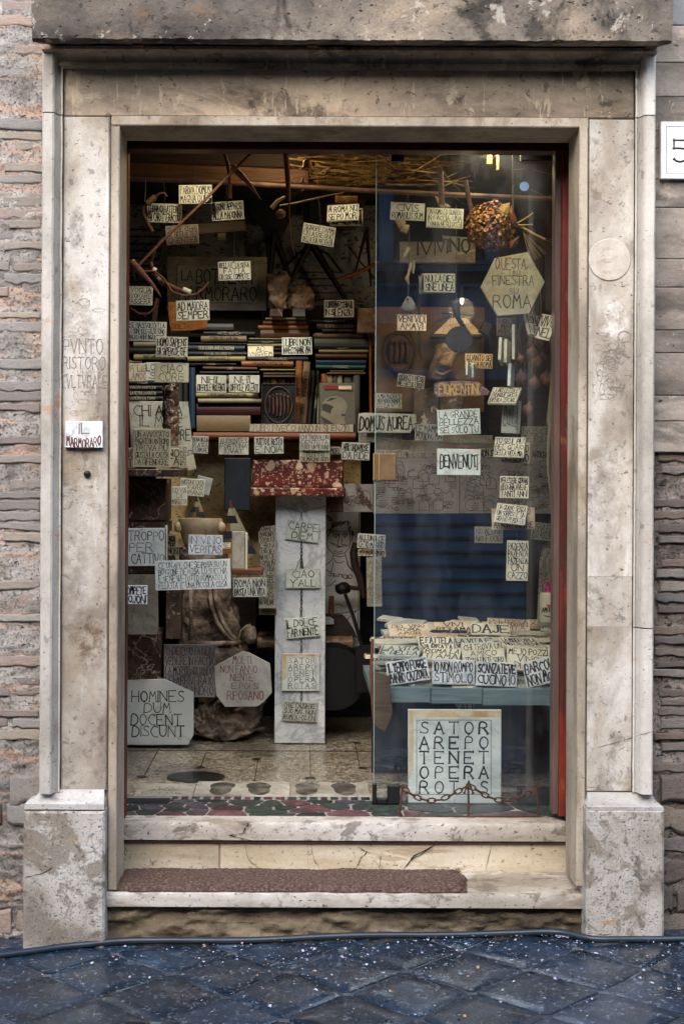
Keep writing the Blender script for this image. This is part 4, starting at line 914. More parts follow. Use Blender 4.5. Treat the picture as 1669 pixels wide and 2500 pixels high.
mb = MB(); q = P(1118,950,.8)-P(1125,950,.8); text_mesh(mb, ['FIORENTINI'], q.x, q.z, 96*M(.8), 25*M(.8), -.0102, PR, .11, True, 1, 1.0, gap=.05); part('lettering', mb, m_gold, r_, local=True)
mb = MB(); c = P(1119,921,.8); rr_ = .008; mb.tube([(c.x+rr_*math.cos(a), .8, c.z+rr_*math.sin(a)) for a in (2*math.pi*i/10 for i in range(11))], .0018, 6); mb.tube([P(1119,914,.8), P(1119,850,.8)], .001, 5); mb.tube([P(1119,926,.8), P(1119,934,.8)], .0016, 5); part('hanging_ring', mb, m_brass, r_)
# the string of plaques beside the frame
pl(1300,795,42,60,.85,['IRONIA',"NE'"],'cream plaque turned edge-on beside the red post, topmost of its string',8,yaw=38,pitch=24,th=.014,border=False)
pl(1333,800,40,62,.80,['VIVO','NEL'],'cream plaque half turned, touching the red post',14,yaw=-30,pitch=12,th=.014,border=False)
for i, (x_, y_, rl, yw, hh) in enumerate(((1223,858,14,74,58),(1238,860,6,70,58),(1254,835,-3,78,84))):
    pl(x_,y_,46,hh,.83+.015*i,[],('first','second','third')[i]+' of three plaques hanging edge-on above LA BELLEZZA',rl,yaw=yw,th=.012,border=False,mat=m_plaque)
for i, (x_, rl) in enumerate(((1141,13),(1155,-7))): pl(x_,904,34,34,.9,[],('tilted','upright')[i]+' thin plaque of the edge-on pair above the granite fragment',rl,yaw=76,th=.008,border=False,mat=m_plaqueg)
pl(1247,917,34,56,.86,[],'narrow plaque hanging edge-on just above LA BELLEZZA E OVUNQUE',7,yaw=66,th=.012,border=False,mat=m_plaqueg)
r_, T_ = pl(1247,1018,46,80,.90,[],'upright grey plaque incised with a tulip outline on the string of plaques',3,mat=m_plaquegrey,border=False)
lines_on(r_, T_, [[(1232,988),(1230,1010),(1226,1030),(1228,1040),(1236,1040)],[(1234,990),(1236,1012),(1238,1036)],[(1242,1000),(1243,1020),(1242,1038)],[(1243,1012),(1248,1002)],[(1252,992),(1250,1015),(1248,1036)],[(1258,990),(1262,1010),(1259,1028),(1252,1036)],[(1228,1040),(1236,1034),(1250,1040),(1260,1042)]], .90, m_ink, .0018)
pl(1231,967,74,52,.84,["LA BELLEZZA E'",'OVUNQUE BASTA','SAPERLA CERCARE'],'cream plaque tilted flat, LA BELLEZZA E OVUNQUE BASTA SAPERLA CERCARE',3,pitch=40,yaw=-28,th=.012,hang=938,hangx=1243)
pl(1257,1105,70,50,.90,['IL CANTO','SERENO'],'warm cream plaque peeping out behind TU SEI IL PIU BEL GUAIO',1,mat=m_warmstone)
pl(1243,1093,76,52,.84,["TU SEI IL PIU'",'BEL GUAIO','DELLA VITA MIA'],'cream plaque TU SEI IL PIU BEL GUAIO DELLA VITA MIA',2,pitch=18,yaw=-20,th=.012,hang=1058,hangx=1247)
pl(1254,1190,70,54,.86,["PER ESSERE GIOVANI",'BISOGNA AVERE','TANTI ANNI'],'cream plaque PER ESSERE GIOVANI BISOGNA AVERE TANTI ANNI',1,pitch=10,yaw=-10,th=.014,hang=1135,hangx=1260)
pl(1252,1267,104,52,.92,['DE PROPO','QUANTI','MA NON FUNZARIE'],'warm cream plaque behind UN GIORNO SENZA UN SORRISO',-2,mat=m_warmstone,ink=m_brownink,pitch=8,yaw=-8,th=.014)
pl(1247,1256,76,50,.85,['UN GIORNO SENZA','UN SORRISO E` UN','GIORNO PERDUTO'],'cream plaque UN GIORNO SENZA UN SORRISO E UN GIORNO PERDUTO',6,pitch=22,yaw=-18,th=.012)
pl(1262,1369,52,98,.84,['PAZIENZA','PAZIENZA','PAZIENZA','UN','CAZZO'],'tall cream plaque PAZIENZA PAZIENZA PAZIENZA, lowest of its string',.8,th=.012,hang=1310,gap=.18)
mb = MB()
for y_ in range(760, 1320, 13):
    c = P(1262, y_, .88); mb.strip  # chain behind the plaques
    a_ = .009; mb.tube([(c.x+.0028*math.cos(t), .885+(.0028*math.sin(t) if (y_//13) % 2 else 0), c.z+a_*math.sin(t) if (y_//13) % 2 == 0 else c.z+a_*math.sin(t)) for t in (2*math.pi*i/8 for i in range(9))], .0011, 4)
solo('thin_chain', mb, m_wire, 'thin metal chain carrying the string of plaques beside the red post', 'chain')
# =============== signs further back ===============
pl(1192,1306,69,40,1.45,['NO ALONA','NO FOOD'],'dim grey sign NO ALONA NO FOOD',.5,mat=m_plaquedim,sw=.08,border=False)
pl(1327,1298,62,42,1.3,['OGGI STO','VA DA FA','DA MAGNA'],'tilted grey plaque OGGI STO beside the red post',6,mat=m_plaquedim)
pl(1341,1425,66,208,1.35,['VAN','DI NO','SAPE','CUCINA','E','CHI'],'tall round-topped grey slab lettered in a column behind the pump bottle',0,poly=[(1310,1530),(1316,1370),(1326,1330),(1352,1318),(1374,1330),(1374,1530)],mat=m_plaquedim,ink=m_brownink,sw=.07,name='tall_slab',cat='slab')
pl(1309,1062,74,42,1.5,['NOSCE','TE IPSUM'],'dim grey plaque NOSCE TE IPSUM',.5,mat=m_plaquedim,border=False,sw=.08)
pl(1238,798,52,44,1.2,['QUI','MINO','MI PUOI'],'grey plaque MINO MI PUOI behind the plaques seen edge-on',.5,mat=m_plaquedim)
pl(1168,882,67,36,1.9,['QUANTO SEI','BELLA ROMA'],'pinkish lit plaque QUANTO SEI BELLA ROMA',1,mat=m_warmstone)
pl(1002.5,931,66,32,1.95,['QUANTO PESO','NE FACCIO CROPI'],'tilted plaque QUANTO PESO NE FACCIO',6,mat=m_plaquegrey)
pl(949,979,63,36,2.0,['A MIA MADRE E','MIO PADRE NONDE','DO LA VITA'],'grey plaque A MIA MADRE E MIO PADRE',1,mat=m_plaquegrey)
pl(1004,788,71,39,1.95,['VENI VIDI','AMAVI'],'white marble plaque VENI VIDI AMAVI above the oval relief',.5,mat=m_white)
pl(1117,797,118,43,2.1,['ISTITUTO','MARMOTECNICO','ROMANO'],'warm lit trapezoid plaque ISTITUTO on the ochre wall',0,poly=[(1058,815),(1098,777),(1138,776),(1176,817)],mat=m_warmstone,ink=m_brownink,sw=.06,name='trapezoid_plaque',gap=.1)
mb = MB(); a_ = P(1052, 823, 2.08); b_ = P(1178, 817, 2.08); mb.cbox((a_.x, 2.06, a_.z), (b_.x, 2.16, b_.z), .002); solo('narrow_shelf', mb, m_darkwood, 'dark narrow ledge carrying the trapezoid plaque', 'shelf')
dp = [(873,1056),(875,1010),(890,1008),(950,1009),(1014,1012),(1016,1032),(1010,1034),(1011,1042),(1000,1057)]
r_, T_ = pl(944,1033,142,48,1.95,[],'pale marble fragment DOMUS AUREA with a broken pointed end',poly=dp,mat=m_plaquegrey,th=.02,name='marble_fragment')
mb = MB(); text_mesh(mb, ['DOMUS AUREA'], -.004, 0, 128*M(1.95), 34*M(1.95), -.0102, PR, .11, True, 1.3, 1, gap=.08); part('lettering', mb, m_ink, r_, local=True)
pl(928,1068,106,24,2.0,['TE SEI ARICONOSCIUTO','DA SARIDIONUSCHI'],'brownish strip plaque TE SEI under the DOMUS AUREA fragment',0,mat=m_plaquedim,ink=m_brownink,sw=.07,border=False)
pl(1046,1056,68,40,1.85,['LE MAMME','MUOIONO MAI'],'grey plaque LE MAMME MUOIONO MAI on a small ledge',.5,mat=m_plaquegrey)
pl(1136,1072,130,20,1.95,['GUI TA BABOCAMO SOGNI','FACCIO'],'long dim strip plaque behind LA GRANDE BELLEZZA',.5,mat=m_plaquedim,ink=m_brownink,sw=.07,border=False)
pl(957,1108,78,18,1.9,["PA E' VITA"],'narrow strip plaque ending VITA over the carved frieze',0,mat=m_plaquedim,sw=.08,border=False)
pl(1030,1110,80,12,1.9,['QUESTI ODESCI MAI'],'thin strip plaque QUESTI over the carved frieze',0,mat=m_plaquedim,sw=.09,border=False)
pl(1197,1106,60,22,1.9,['NON SETE'],'dim strip plaque NON SETE beside BENVENUTI',.5,mat=m_plaquedim,border=False)
pl(1330,1110,70,20,1.6,['ANTICROMANO'],'dim strip plaque by the frame under NOSCE TE IPSUM',0,mat=m_plaquedim,border=False)
# carved frieze slabs
rg = random.Random(17)
def frieze(x0, y0, x1, y1, Y, label, n, seed):
    rg = random.Random(seed); r_, T_ = pl((x0+x1)/2,(y0+y1)/2,x1-x0,y1-y0,Y,[],label,mat=m_friezeslab,th=.012,name='frieze_slab',cat='slab',border=True); ps = []
    for i in range(n):
        cx = rg.uniform(x0+14, x1-14); cy = rg.uniform(y0+12, y1-12); k_ = rg.random()
        if k_ < .3: ps.append(arc(cx, cy, rg.uniform(6,20), rg.uniform(6,16), rg.uniform(0,90), rg.uniform(150,360), 10))
        elif k_ < .5: ps += curls(cx-8, cy, cx+8, cy+rg.uniform(-6,6), 5, 4, rg)
        elif k_ < .7:
            for q in range(5): ps.append([(cx-9+rg.uniform(-2,2), cy-9+q*4), (cx+9+rg.uniform(-2,2), cy-9+q*4)])
        elif k_ < .85: ps.append([(cx-12, cy+12), (cx-12, cy-4)]+arc(cx, cy-4, 12, 12, 180, 0, 8)+[(cx+12, cy+12), (cx-12, cy+12)])
        else: ps.append([(cx-16, cy), (cx-8, cy-12), (cx+3, cy-5), (cx+14, cy-14), (cx+20, cy+2)])
    ps = [[(min(max(a, x0+4), x1-4), min(max(b, y0+4), y1-4)) for a, b in p_] for p_ in ps]
    lines_on(r_, T_, ps, Y, m_brownink, .0024); return r_, T_
m_friezeslab = stone('dim_carved_slab', [(.3, '#68645f'), (.5, '#807b75'), (.75, '#908b83')], 4, rough=.6, var=.05)
frieze(912, 1120, 1120, 1254, 1.85, 'long carved panel of arches and figures behind the brass plate', 60, 3)
frieze(1122, 1120, 1350, 1254, 1.84, 'long carved panel beneath BENVENUTI with incised arches and curls', 66, 5)
r_, T_ = frieze(838, 1182, 910, 1250, 1.95, 'small carved panel of curly heads beside the red capital', 8, 6)
lines_on(r_, T_, curls(870,1190,905,1240,34,6,rg), 1.95, m_brownink, .0022, 'incised_curls')
# lower left group
pl(345,1336,124,92,1.25,["E' TROPPO",('PER',.5),'NO CATTIVO'],'large white veined plaque E TROPPO PER NO CATTIVO by the door post',-.8,mat=m_carrara,sw=.085,border=False,th=.014)
mb = MB(); a_ = P(404, 1345, 1.26); mb.box((a_.x, 1.243, a_.z-.05), (a_.x+.008, 1.28, a_.z+.11)); solo('marble_strip', mb, m_blockend, 'thin cut marble strip standing behind E TROPPO', 'strip')
pl(502,1330,83,48,1.1,['IN VINO','VERITAS'],'white marble plaque IN VINO VERITAS before the stone mortar',.6,mat=m_white,sw=.09,hang=1305)
r_,T_=pl(471,1403,184,72,1.0,["C'E UN APE CHE SE POSA SU UN",'BOTTONE DE ROSA, LO SUCCHIA','E SE NE VA-TUTTO SOMMATO LA',"FELICITA' E` UNA PICCOLA COSA"],"wide white marble plaque starting C'E UN APE, four lines",-2,mat=m_carrara,sw=.1,th=.014,border=False)
pl(330,1452,60,46,.95,['ROMPETE','COJONI'],'white marble plaque OMPETE OJONI hanging by the door post',.5,mat=m_white,hang=1390,hangx=318,wire=m_string)
pl(610,1434,82,47,1.1,['ROMA NON','BASTA UNA VITA'],'white marble plaque ROMA NON BASTA UNA VITA',-.8,mat=m_plaquegrey,hang=1408)
r_,T_=pl(346,1476,84,148,1.7,[],'large grey stone slab with a faint incised box, behind OMPETE OJONI',0,mat=m_plaquedim,border=False,name='stone_slab',cat='slab',poly=[(300,1402),(386,1402),(387,1540),(378,1549),(300,1549)])
mb = MB(); q = P(330,1510,1.7)-P(346,1476,1.7); text_mesh(mb, ['TIENZA'], q.x, q.z, 52*M(1.7), 26*M(1.7), -.0046, PR, .05, False, .3, 1, gap=.1); part('lettering', mb, m_letterW, r_, local=True)
r_,T_=pl(463,1637,124,128,2.0,["'O DECISO DI NON",'VEDERE IN FACCIA','LA MORTE, QUANDO',"LEI ARRIVERÀ IO",'NON CI ANDRÒ'],'grey banded marble slab with dark red lettering, O DECISO DI NON VEDERE',0,mat=m_bardiglio,ink=plain('dark_red_lettering','#3b1512',.8,amt=.2),th=.02,sw=.085,border=False,fill=.94,name='stone_slab',cat='slab')
op = [(592,1590),(608,1593),(659,1620),(664,1690),(645,1712),(628,1724),(550,1725),(528,1697),(525,1650),(525,1626)]
r_,T_=pl(595,1657,138,135,2.0,[],'pale eight-sided stone MOLTI NON FANNO NIENTE with red lettering',poly=op,mat=m_palegrey,th=.025,name='stone_slab',cat='slab')
mb = MB()
for tx, x_, y_, w, h in (('MOLTI',591,1611,44,18),('NON FANNO',583,1633,88,18),('NIENTE',590,1653,54,18),('E POI SI',598,1674,68,15),('RIPOSANO',599,1697,88,22)):
    q = P(x_, y_, 2.0)-P(595,1657,2.0); text_mesh(mb, [tx], q.x, q.z, w*M(2.0), h*M(2.0), -.0126, PR, .085, True, .7, 1, gap=.06)
part('lettering', mb, m_red, r_, local=True)
hp = [(262,1662),(401,1658),(473,1690),(473,1793),(460,1817),(262,1817)]
r_,T_=pl(370,1738,210,160,1.92,[],'large white marble slab HOMINES DUM DOCENT DISCUNT with cut corners standing on the floor',poly=hp,mat=m_carrara,th=.03,name='stone_slab',cat='slab')
mb = MB()
for tx, x_, y_, w, h in (('HOMINES',386,1699,126,27),('DUM',385,1727,64,25),('DOCENT',382,1756,121,27),('DISCUNT',387,1784,126,27)):
    q = P(x_, y_, 1.92)-P(370,1738,1.92); text_mesh(mb, [tx], q.x, q.z, w*M(1.92), h*M(1.92), -.0152, PR, .10, True, .5, 1, gap=.05)
part('lettering', mb, m_ink, r_, local=True)
# shelf plaques
pl(371,1094,90,93,1.35,['UN AVVOCATO','PAGATO IN ANTICIPO',"TROVA PIU'",'GIUSTA LA CAUSA','DA DIFENDERE'],'square cream plaque UN AVVOCATO PAGATO IN ANTICIPO on the red marble ledge',.4,sw=.1)
pl(423,1117,32,46,1.42,['NO','TA'],'cream plaque NO TA half hidden behind UN AVVOCATO',1)
pl(447,1115,22,54,1.48,['LO','CE','ER','NICE'],'narrow cream plaque LO CE ER NICE on the ledge',1,border=False)
pl(317,1118,26,50,1.6,['MC','IT'],'dark grey plaque MC IT beside the door post',0,mat=m_plaquedim,border=False)
pl(466,1130,20,34,1.5,[],'small cream chip of marble leaning at the end of the ledge',-12,border=False)
r_,T_=pl(398,1056,160,152,1.95,[],'big upright limestone slab CHI A IL M PRE with tall letters',0,poly=[(322,1132),(315,979),(459,981),(475,1132)],mat=m_plaquegrey,name='stone_slab',cat='slab')
mb = MB()
for tx, x_, y_, w, h in (('CHI A',362,1002,70,27),('IL M',370,1028,60,26),('A',438,1004,14,24),('E',438,1031,12,22),('PRE',447,1062,34,28),('O',464,1107,12,18)):
    q = P(x_, y_, 1.95)-P(398,1056,1.95); text_mesh(mb, [tx], q.x, q.z, w*M(1.95), h*M(1.95), -.0047, PR, .1, True, .5, 1, gap=.05)
part('lettering', mb, m_ink, r_, local=True)
mb = MB(); pts = []
def f(u, v):
    px = 397+ (40 if True else 0)*u + 3*noise.noise(Vector((v*6, 1, 2))); q = P(px, 1088-152*v, 1.8); d = .03*math.sin(math.pi*u)
    return (q.x + .004*noise.noise(Vector((v*20, u*3, 1))), 1.80-d-.012*noise.noise(Vector((v*14, u*5, 8))), q.z)
mb.grid(f, 8, 40); a_ = P(398,1088,1.8); b_ = P(436,936,1.8); mb.box((a_.x+.004, 1.80, a_.z), (b_.x-.004, 1.84, b_.z)); solo('stone_sliver', mb, m_redmarble, 'tall rough dark marble sliver standing between books and big letters', 'stone', 180)
pl(332,909,58,44,1.9,['TA LIB','LLAMOC'],'brownish stone plaque TA LIB LLAMOC behind CIAO CORE',0,mat=m_plaquedim,ink=m_brownink,border=False,sw=.07)
pl(374,907,36,44,1.8,['LON','SI'],'grey marble plaque LON SI just behind CIAO CORE',0,mat=m_plaquegrey,border=False)
pl(725,845,73,42,2.12,['I LIBRI NON','INVECCHIANO MAI'],'pale plaque I LIBRI NON INVECCHIANO MAI on the books',-.8,mat=m_plaqueg)
pl(636,858,62,26,2.12,['AD','VNGVEM'],'small pale plaque AD VNGVEM on the books',-1,mat=m_plaque,fill=.92,gap=.16)
pl(827,753.5,72,42,2.2,['I LIBRI INVECCHIANO','IN SILENZIO'],'grey plaque I LIBRI INVECCHIANO standing on the book pile by the wall',-.5,mat=m_plaquegrey)
pl(516,937,73,42,2.1,['NIHIL','DIFFICILE VOLENTI'],'grey plaque NIHIL DIFFICILE VOLENTI, the one nearer the blue book',.3,mat=m_plaquegrey,border=False)
pl(596,937,74,42,2.1,['NIHIL','DIFFICILE VOLENTI'],'grey plaque NIHIL DIFFICILE VOLENTI, the one nearer the dark relief',.3,mat=m_plaquegrey,border=False)
pl(735.5,1045.5,253,19,2.14,['I LIBRI INVECCHIANO IN SILENZIO'],'long narrow limestone strip I LIBRI INVECCHIANO IN SILENZIO on the shelf edge',0,mat=m_plaquedim,ink=m_brownink,th=.02,border=False,fill=.92,sw=.08,gap=.12)
pl(489,1086,40,42,1.8,['NUNA NUDA','O LA SUA',"E L'AMORE"],'small pinkish plaque O LA SUA below the shelf',2.5,mat=m_plaquegrey,border=False)
pl(570.5,1089,73,42,1.9,['AUDENTES','FORTUNA','IUVAT'],'grey plaque AUDENTES FORTUNA IUVAT hanging under the shelf',0,mat=m_plaquegrey,border=False)
pl(656.5,1087.5,71,41,1.9,['TUTTO IL RESTO',"E' NOIA"],'grey plaque TUTTO IL RESTO E NOIA hanging under the shelf',-.8,mat=m_plaquegrey,border=False)
pl(768,1110,74,36,1.93,['MA SO MAGNATO','TUTTO','DE MAGNO SO??'],'cream plaque MA SO MAGNATO TUTTO behind the red capital',0,border=False)
pl(768,1079.5,74,40,1.9,['CHI TROVA UN','DENTISTA','PERDE UN TESORO'],'grey plaque CHI TROVA UN DENTISTA hanging under the shelf',.4,mat=m_plaquegrey,border=False)
pl(868,1102,68,42,1.8,['ARICORDAMOSE','DA RIDE'],'grey plaque ARICORDAMOSE DA RIDE',2,mat=m_plaquegrey)
pl(816,1100,34,18,1.98,['AMORE'],'small dim plaque behind ARICORDAMOSE',0,mat=m_plaquedim,border=False)
pl(470,1190,60,42,1.3,['BASTA E CASA','E FARO','ROMANA'],'cream plaque E FARO in the cluster above the mortar bowl',4,border=False)
pl(497,1185,38,42,1.34,[],'cream plaque with a scribbled leaf in the cluster above the mortar',14,border=False,mat=m_plaquegrey)
r_,T_=pl(438,1211,38,46,1.28,['GO VIA','DI','MARGUTTA'],'upright cream plaque MARGUTTA in the cluster beside the dark marble block',-1,border=False,sw=.08)
pl(906,1322,68,36,1.6,["ALL'UNA CE","CE' IO MAGNO"],'grey plaque CE IO crossing behind the edge of the glass',4,mat=m_plaquegrey,border=False)
pl(908,1350,66,16,1.65,['IO MANNO'],'brownish plaque IO MANNO under CE IO',2,mat=m_warmstone,border=False)
pl(913,1420,36,120,1.62,['MA','CHE','NUN','ME','APRI','UN','CAZZO'],'tall narrow brown plaque lettered in a column at the glass edge',-1,mat=m_plaquedim,ink=m_brownink,border=False,sw=.07)
pl(652,1380,40,215,1.95,['DONARE U','ARRUNPE','TO DA FA','E BBONA','TENO DI FA','NA NOTTE','ROMA IN','MATTINA','A LE','TER','MARE','SLO','BENI','NO VOLARE'],'tall cream slab covered in crowded lines behind the white column',0,poly=[(632,1485),(634,1340),(630,1300),(640,1285),(672,1282),(674,1485)],mat=m_plaquedim,name='tall_slab',cat='slab',sw=.12,border=False)
pl(416,1341,26,72,1.5,['TENGO','PITRE','SI BO','CO'],'dim tall plaque between E TROPPO and the mortar',0,mat=m_plaquedim,border=False)
pl(428,1345,38,22,1.46,['NON C'],'small cream plaque NON C under the mortar',0,border=False,mat=m_plaquedim)
pl(551,1332,24,14,1.35,['ME'],'tiny cream plaque ME beside IN VINO VERITAS',0,border=False)
pl(890,1190,56,14,2.0,['VIA MARGUTTA'],'dim strip plaque VIA over the curly-heads panel',0,mat=m_plaquedim,border=False)
# sandstone, bottega slab
sp = [(412,738),(430,738),(507,780),(505,800),(470,807),(418,808),(412,770)]
r_,T_=pl(455,773,90,70,1.05,[],'broken orange sandstone piece lettered DIDIETRO behind AD MAIORA SEMPER',poly=sp,mat=m_orange,th=.016,name='sandstone_piece',cat='sign')
mb = MB()
for tx, x_, y_, w, h in (('VICOLO',432,754,50,14),('ROMA',432,772,46,14),('IL',448,785,12,9),('DIDIETRO',445,797,52,13)):
    q = P(x_, y_, 1.05)-P(455,773,1.05); text_mesh(mb, [tx], q.x, q.z, w*M(1.05), h*M(1.05), -.0082, PR, .08, True, .6, 1, gap=.05)
part('lettering', mb, m_brownink, r_, local=True)
r_,T_=pl(530,693,242,132,2.5,[],'large framed stone sign LA BOTTEGA DEL MARMORARO on the back wall',0,mat=m_plaquedim,th=.03,border=False,name='shop_sign',cat='sign')
mb = MB(); m = M(2.5); mb.cbox((-97*m,-.020,-46*m),(97*m,-.0152,44*m),.002); part('panel', mb, m_plaquegrey, r_, local=True)
mb = MB()
for tx, x_, y_, w, h in (('LA',457,672,26,24),('BOTTEGA',548,675,136,36),('DEL',536,693,24,12),('MARMORARO',531,717,188,34)):
    q = P(x_, y_, 2.48)-P(530,693,2.5); text_mesh(mb, [tx], q.x, q.z, w*m, h*m, -.0202, PR, .085, True, .15, 1, gap=.05)
part('lettering', mb, m_ink, r_, local=True)
# =============== white marble pier with its string of plaques ===============
YC = 2.05
t = thing('marble_pier', 'tall white veined marble pier under the red breccia block', 'pier', (P(733,1815,YC).x, YC, FLOOR))
def xbox(x0, y0, x1, y1, Y, dep, c=.003):
    c_ = P((x0+x1)/2, (y0+y1)/2, Y); w = (x1-x0)*M(Y)/2; h = (y1-y0)*M(Y)/2; mb = MB(); mb.cbox((c_.x-w, Y, c_.z-h), (c_.x+w, Y+dep, c_.z+h), c); return mb
part('shaft', xbox(671,1210,794,1815,YC,.1), m_white, t)
mb = MB(); mb.tube([P(671,1232,YC-.004), P(722,1246,YC-.008), P(734,1251,YC-.01), P(744,1249,YC-.008), P(795,1235,YC-.004)], .0012, 5); part('maroon_string', mb, m_maroonstring, t)
t = thing('breccia_block', 'red and cream breccia marble block with a projecting lower lip on the white pier', 'marble block', (P(712,1210,1.9).x, 1.9, P(712,1210,1.9).z))
mb = xbox(617,1123,836,1190,1.93,.3,.004); mb.v = mb.v; part('upper_block', mb, m_breccia, t)
part('lip', xbox(611,1191,843,1212,1.88,.35,.006), m_breccia, t)
def chain(p0, p1, ln, r, w, mb=None, sag=0.0, wire=.0011):
    p0 = Vector(p0); p1 = Vector(p1); L = (p1-p0).length; n = max(1, int(L*(1+sag*1.2)/(ln*.74))); mb = mb or MB(); d = (p1-p0)
    for i in range(n):
        t_ = (i+.5)/n; c = p0+d*t_; c.z -= sag*L*4*t_*(1-t_)*1.0
        dd = Vector((d.x, d.y, d.z - sag*L*4*(1-2*t_))).normalized(); side = dd.cross(Vector((0,1,0))).normalized(); other = dd.cross(side)
        ax = side if i % 2 else (side*.35+other*.94).normalized()
        mb.tube([c + dd*ln/2*math.cos(a)*(1 if abs(math.cos(a)) > .5 else 1) + ax*w/2*math.sin(a) for a in (2*math.pi*k/10 for k in range(11))], wire, 5)
    return mb
yc = YC-.018
for y0, y1 in ((1251,1274),(1322,1390),(1438,1510),(1558,1597),(1687,1716)):
    mb = chain(P(736,y0,yc+.004), P(735,y1,yc+.004), .022, 0, .010, wire=.0016); solo('chain', mb, m_iron, 'length of dark iron chain on the white pier %s' % {1251:'above CARPE DIEM',1322:'between CARPE DIEM and CIAO Y ALL',1438:'above IL DOLCE FAR NIENTE',1558:'above the small square of letters',1687:'below the small square of letters'}[y0], 'chain')
mb = MB(); c = P(734,1375,yc-.006); mb.tube([P(722,1392,yc-.005),P(728,1372,yc-.006),P(734,1362,yc-.006),P(739,1375,yc-.006),P(740,1388,yc-.006)], .0018, 6); solo('iron_hook', mb, m_iron, 'bent iron hook in the chain above CIAO Y ALL', 'hook')
pl(739,1297,80,48,yc,['CARPE','DIEM'],'marble plaque CARPE DIEM, top of the string on the white pier',6.5,sw=.12,mat=m_plaqueg)
pl(739.5,1412,83,47,yc,['CIAO',"Y'ALL"],'marble plaque CIAO Y ALL on the white pier',-.6,sw=.12,mat=m_plaqueg)
pl(738,1532,83,48,yc,['IL DOLCE','FAR NIENTE'],'marble plaque IL DOLCE FAR NIENTE on the white pier',-5.5,mat=m_plaqueg,sw=.12)
pl(731.5,1737,85,48,yc,["CHI E` CAUSA DEL",'SUO MAL NON','ROMPA I COJONI'],'marble plaque CHI E CAUSA DEL SUO MAL, lowest on the white pier',3,mat=m_plaquegrey)
def sator(cx, cy, w, h, Y, fx0, fy0, fx1, fy1, sw, label, th, hang=None):
    r_, T_ = pl(cx,cy,w,h,Y,[],label,mat=m_sator,th=th,border=False,name='letter_square'); m = M(Y); c0 = P(cx,cy,Y)
    def q(a, b): v = P(a, b, Y)-c0; return (v.x, v.z)
    e = [q(fx0,fy0),q(fx1,fy0),q(fx1,fy1),q(fx0,fy1)]
    mb = MB(); mb.strip(e[::-1], .003 if w > 150 else .0016, -th/2-.0006, 0, None, True); part('incised_border', mb, m_ink, r_, local=True)
    bw = min(w,h)*m/2; 
    mb = MB(); a = w*m/2-.002; b = h*m/2-.002; i1, i2 = e[0][0]-.012*(w/227), e[0][1]+.012*(w/227)
    # honey coloured band along the top and left edge
    mb.add([(-a,-th/2-.0002,b),(a,-th/2-.0002,b),(a,-th/2-.0002,i2),(i1,-th/2-.0002,i2),(i1,-th/2-.0002,-b*.3),(-a,-th/2-.0002,-b*.5)], [(0,3,2,1),(0,5,4,3)]); part('honey_vein', mb, m_honey, r_, local=True)
    mb = MB(); cw = (fx1-fx0)/5; ch = (fy1-fy0)/5
    for i, row in enumerate(('SATOR','AREPO','TENET','OPERA','ROTAS')):
        for j, l in enumerate(row):
            x_, z_ = q(fx0+cw*(j+.5), fy0+ch*(i+.52)); text_mesh(mb, [l], x_, z_, cw*.66*m, ch*.88*m, -th/2-.0004, PR, sw, True, .3, 1.0, gap=.10)
            if l == 'A': H = ch*.9*m*.5; mb.strip([(x_-H*.45, z_+.0), (x_, z_-H*.38), (x_+H*.45, z_+.0)], ch*m*.06, -th/2-.0012)
    part('lettering', mb, m_ink, r_, local=True)
sator(734,1641,91,91,yc,702,1605,771,1681,.11,'small square SATOR AREPO plaque hanging on the white pier',.01)
sator(1108.5,1846,226,226,.655,1016,1757,1197,1938,.13,'large square SATOR AREPO marble standing behind the glass on the floor',.022)

# =============== portrait slab, tools and counter right of the pier ===============
r_, T_ = pl(835,1425,82,348,2.35,[],'tall grey slab incised with a curly haired man with a moustache',0,mat=m_palegrey,th=.02,name='portrait_slab',cat='slab',border=False)
pp = lambda x, y: (620+x*.2168, 1240+y*.2168)
F = [[pp(860,250),pp(830,330),pp(815,400),pp(835,460),pp(880,505),pp(950,520),pp(1020,505),pp(1065,455),pp(1085,380),pp(1080,300),pp(1070,240)],
 [pp(830,310),pp(812,280),pp(830,240),pp(855,250)],[pp(1085,300),pp(1110,280),pp(1105,350),pp(1090,380)],
 [pp(875,285),pp(915,255),pp(960,270),pp(965,290)],[pp(985,275),pp(1020,258),pp(1055,290)],
 [pp(890,300),pp(920,280),pp(955,300),pp(920,335),pp(890,300)],[pp(990,300),pp(1020,280),pp(1052,305),pp(1020,330),pp(990,300)],[pp(910,295),pp(930,300),pp(920,315)],[pp(1010,295),pp(1032,300),pp(1020,315)],
 [pp(962,290),pp(940,400),pp(950,435),pp(975,430)],[pp(985,330),pp(985,400)],[pp(860,385),pp(900,420),pp(950,445),pp(1000,430),pp(1050,425)],[pp(880,400),pp(915,405),pp(945,425)],[pp(985,410),pp(1030,415),pp(1050,430)],
 [pp(895,480),pp(945,500),pp(995,485)],[pp(890,505),pp(880,580),pp(840,620),pp(805,640)],[pp(1025,510),pp(1040,580),pp(1070,660),pp(1110,700)],[pp(900,530),pp(960,550),pp(1030,535)],[pp(895,570),pp(920,610),pp(970,620),pp(1010,600)],[pp(805,700),pp(870,720),pp(895,600)],[pp(1040,560),pp(1050,640),pp(1110,720)],
 [pp(805,880),pp(860,870),pp(920,810)],[pp(800,1250),pp(850,1200),pp(1150,1160)],[pp(1000,1300),pp(1160,1150)],[pp(1180,60),pp(1175,1000),pp(1165,1500)],[pp(915,1090),pp(960,1080),pp(1000,1105)],[pp(1060,1380),pp(1160,1450)]]
rg = random.Random(8)
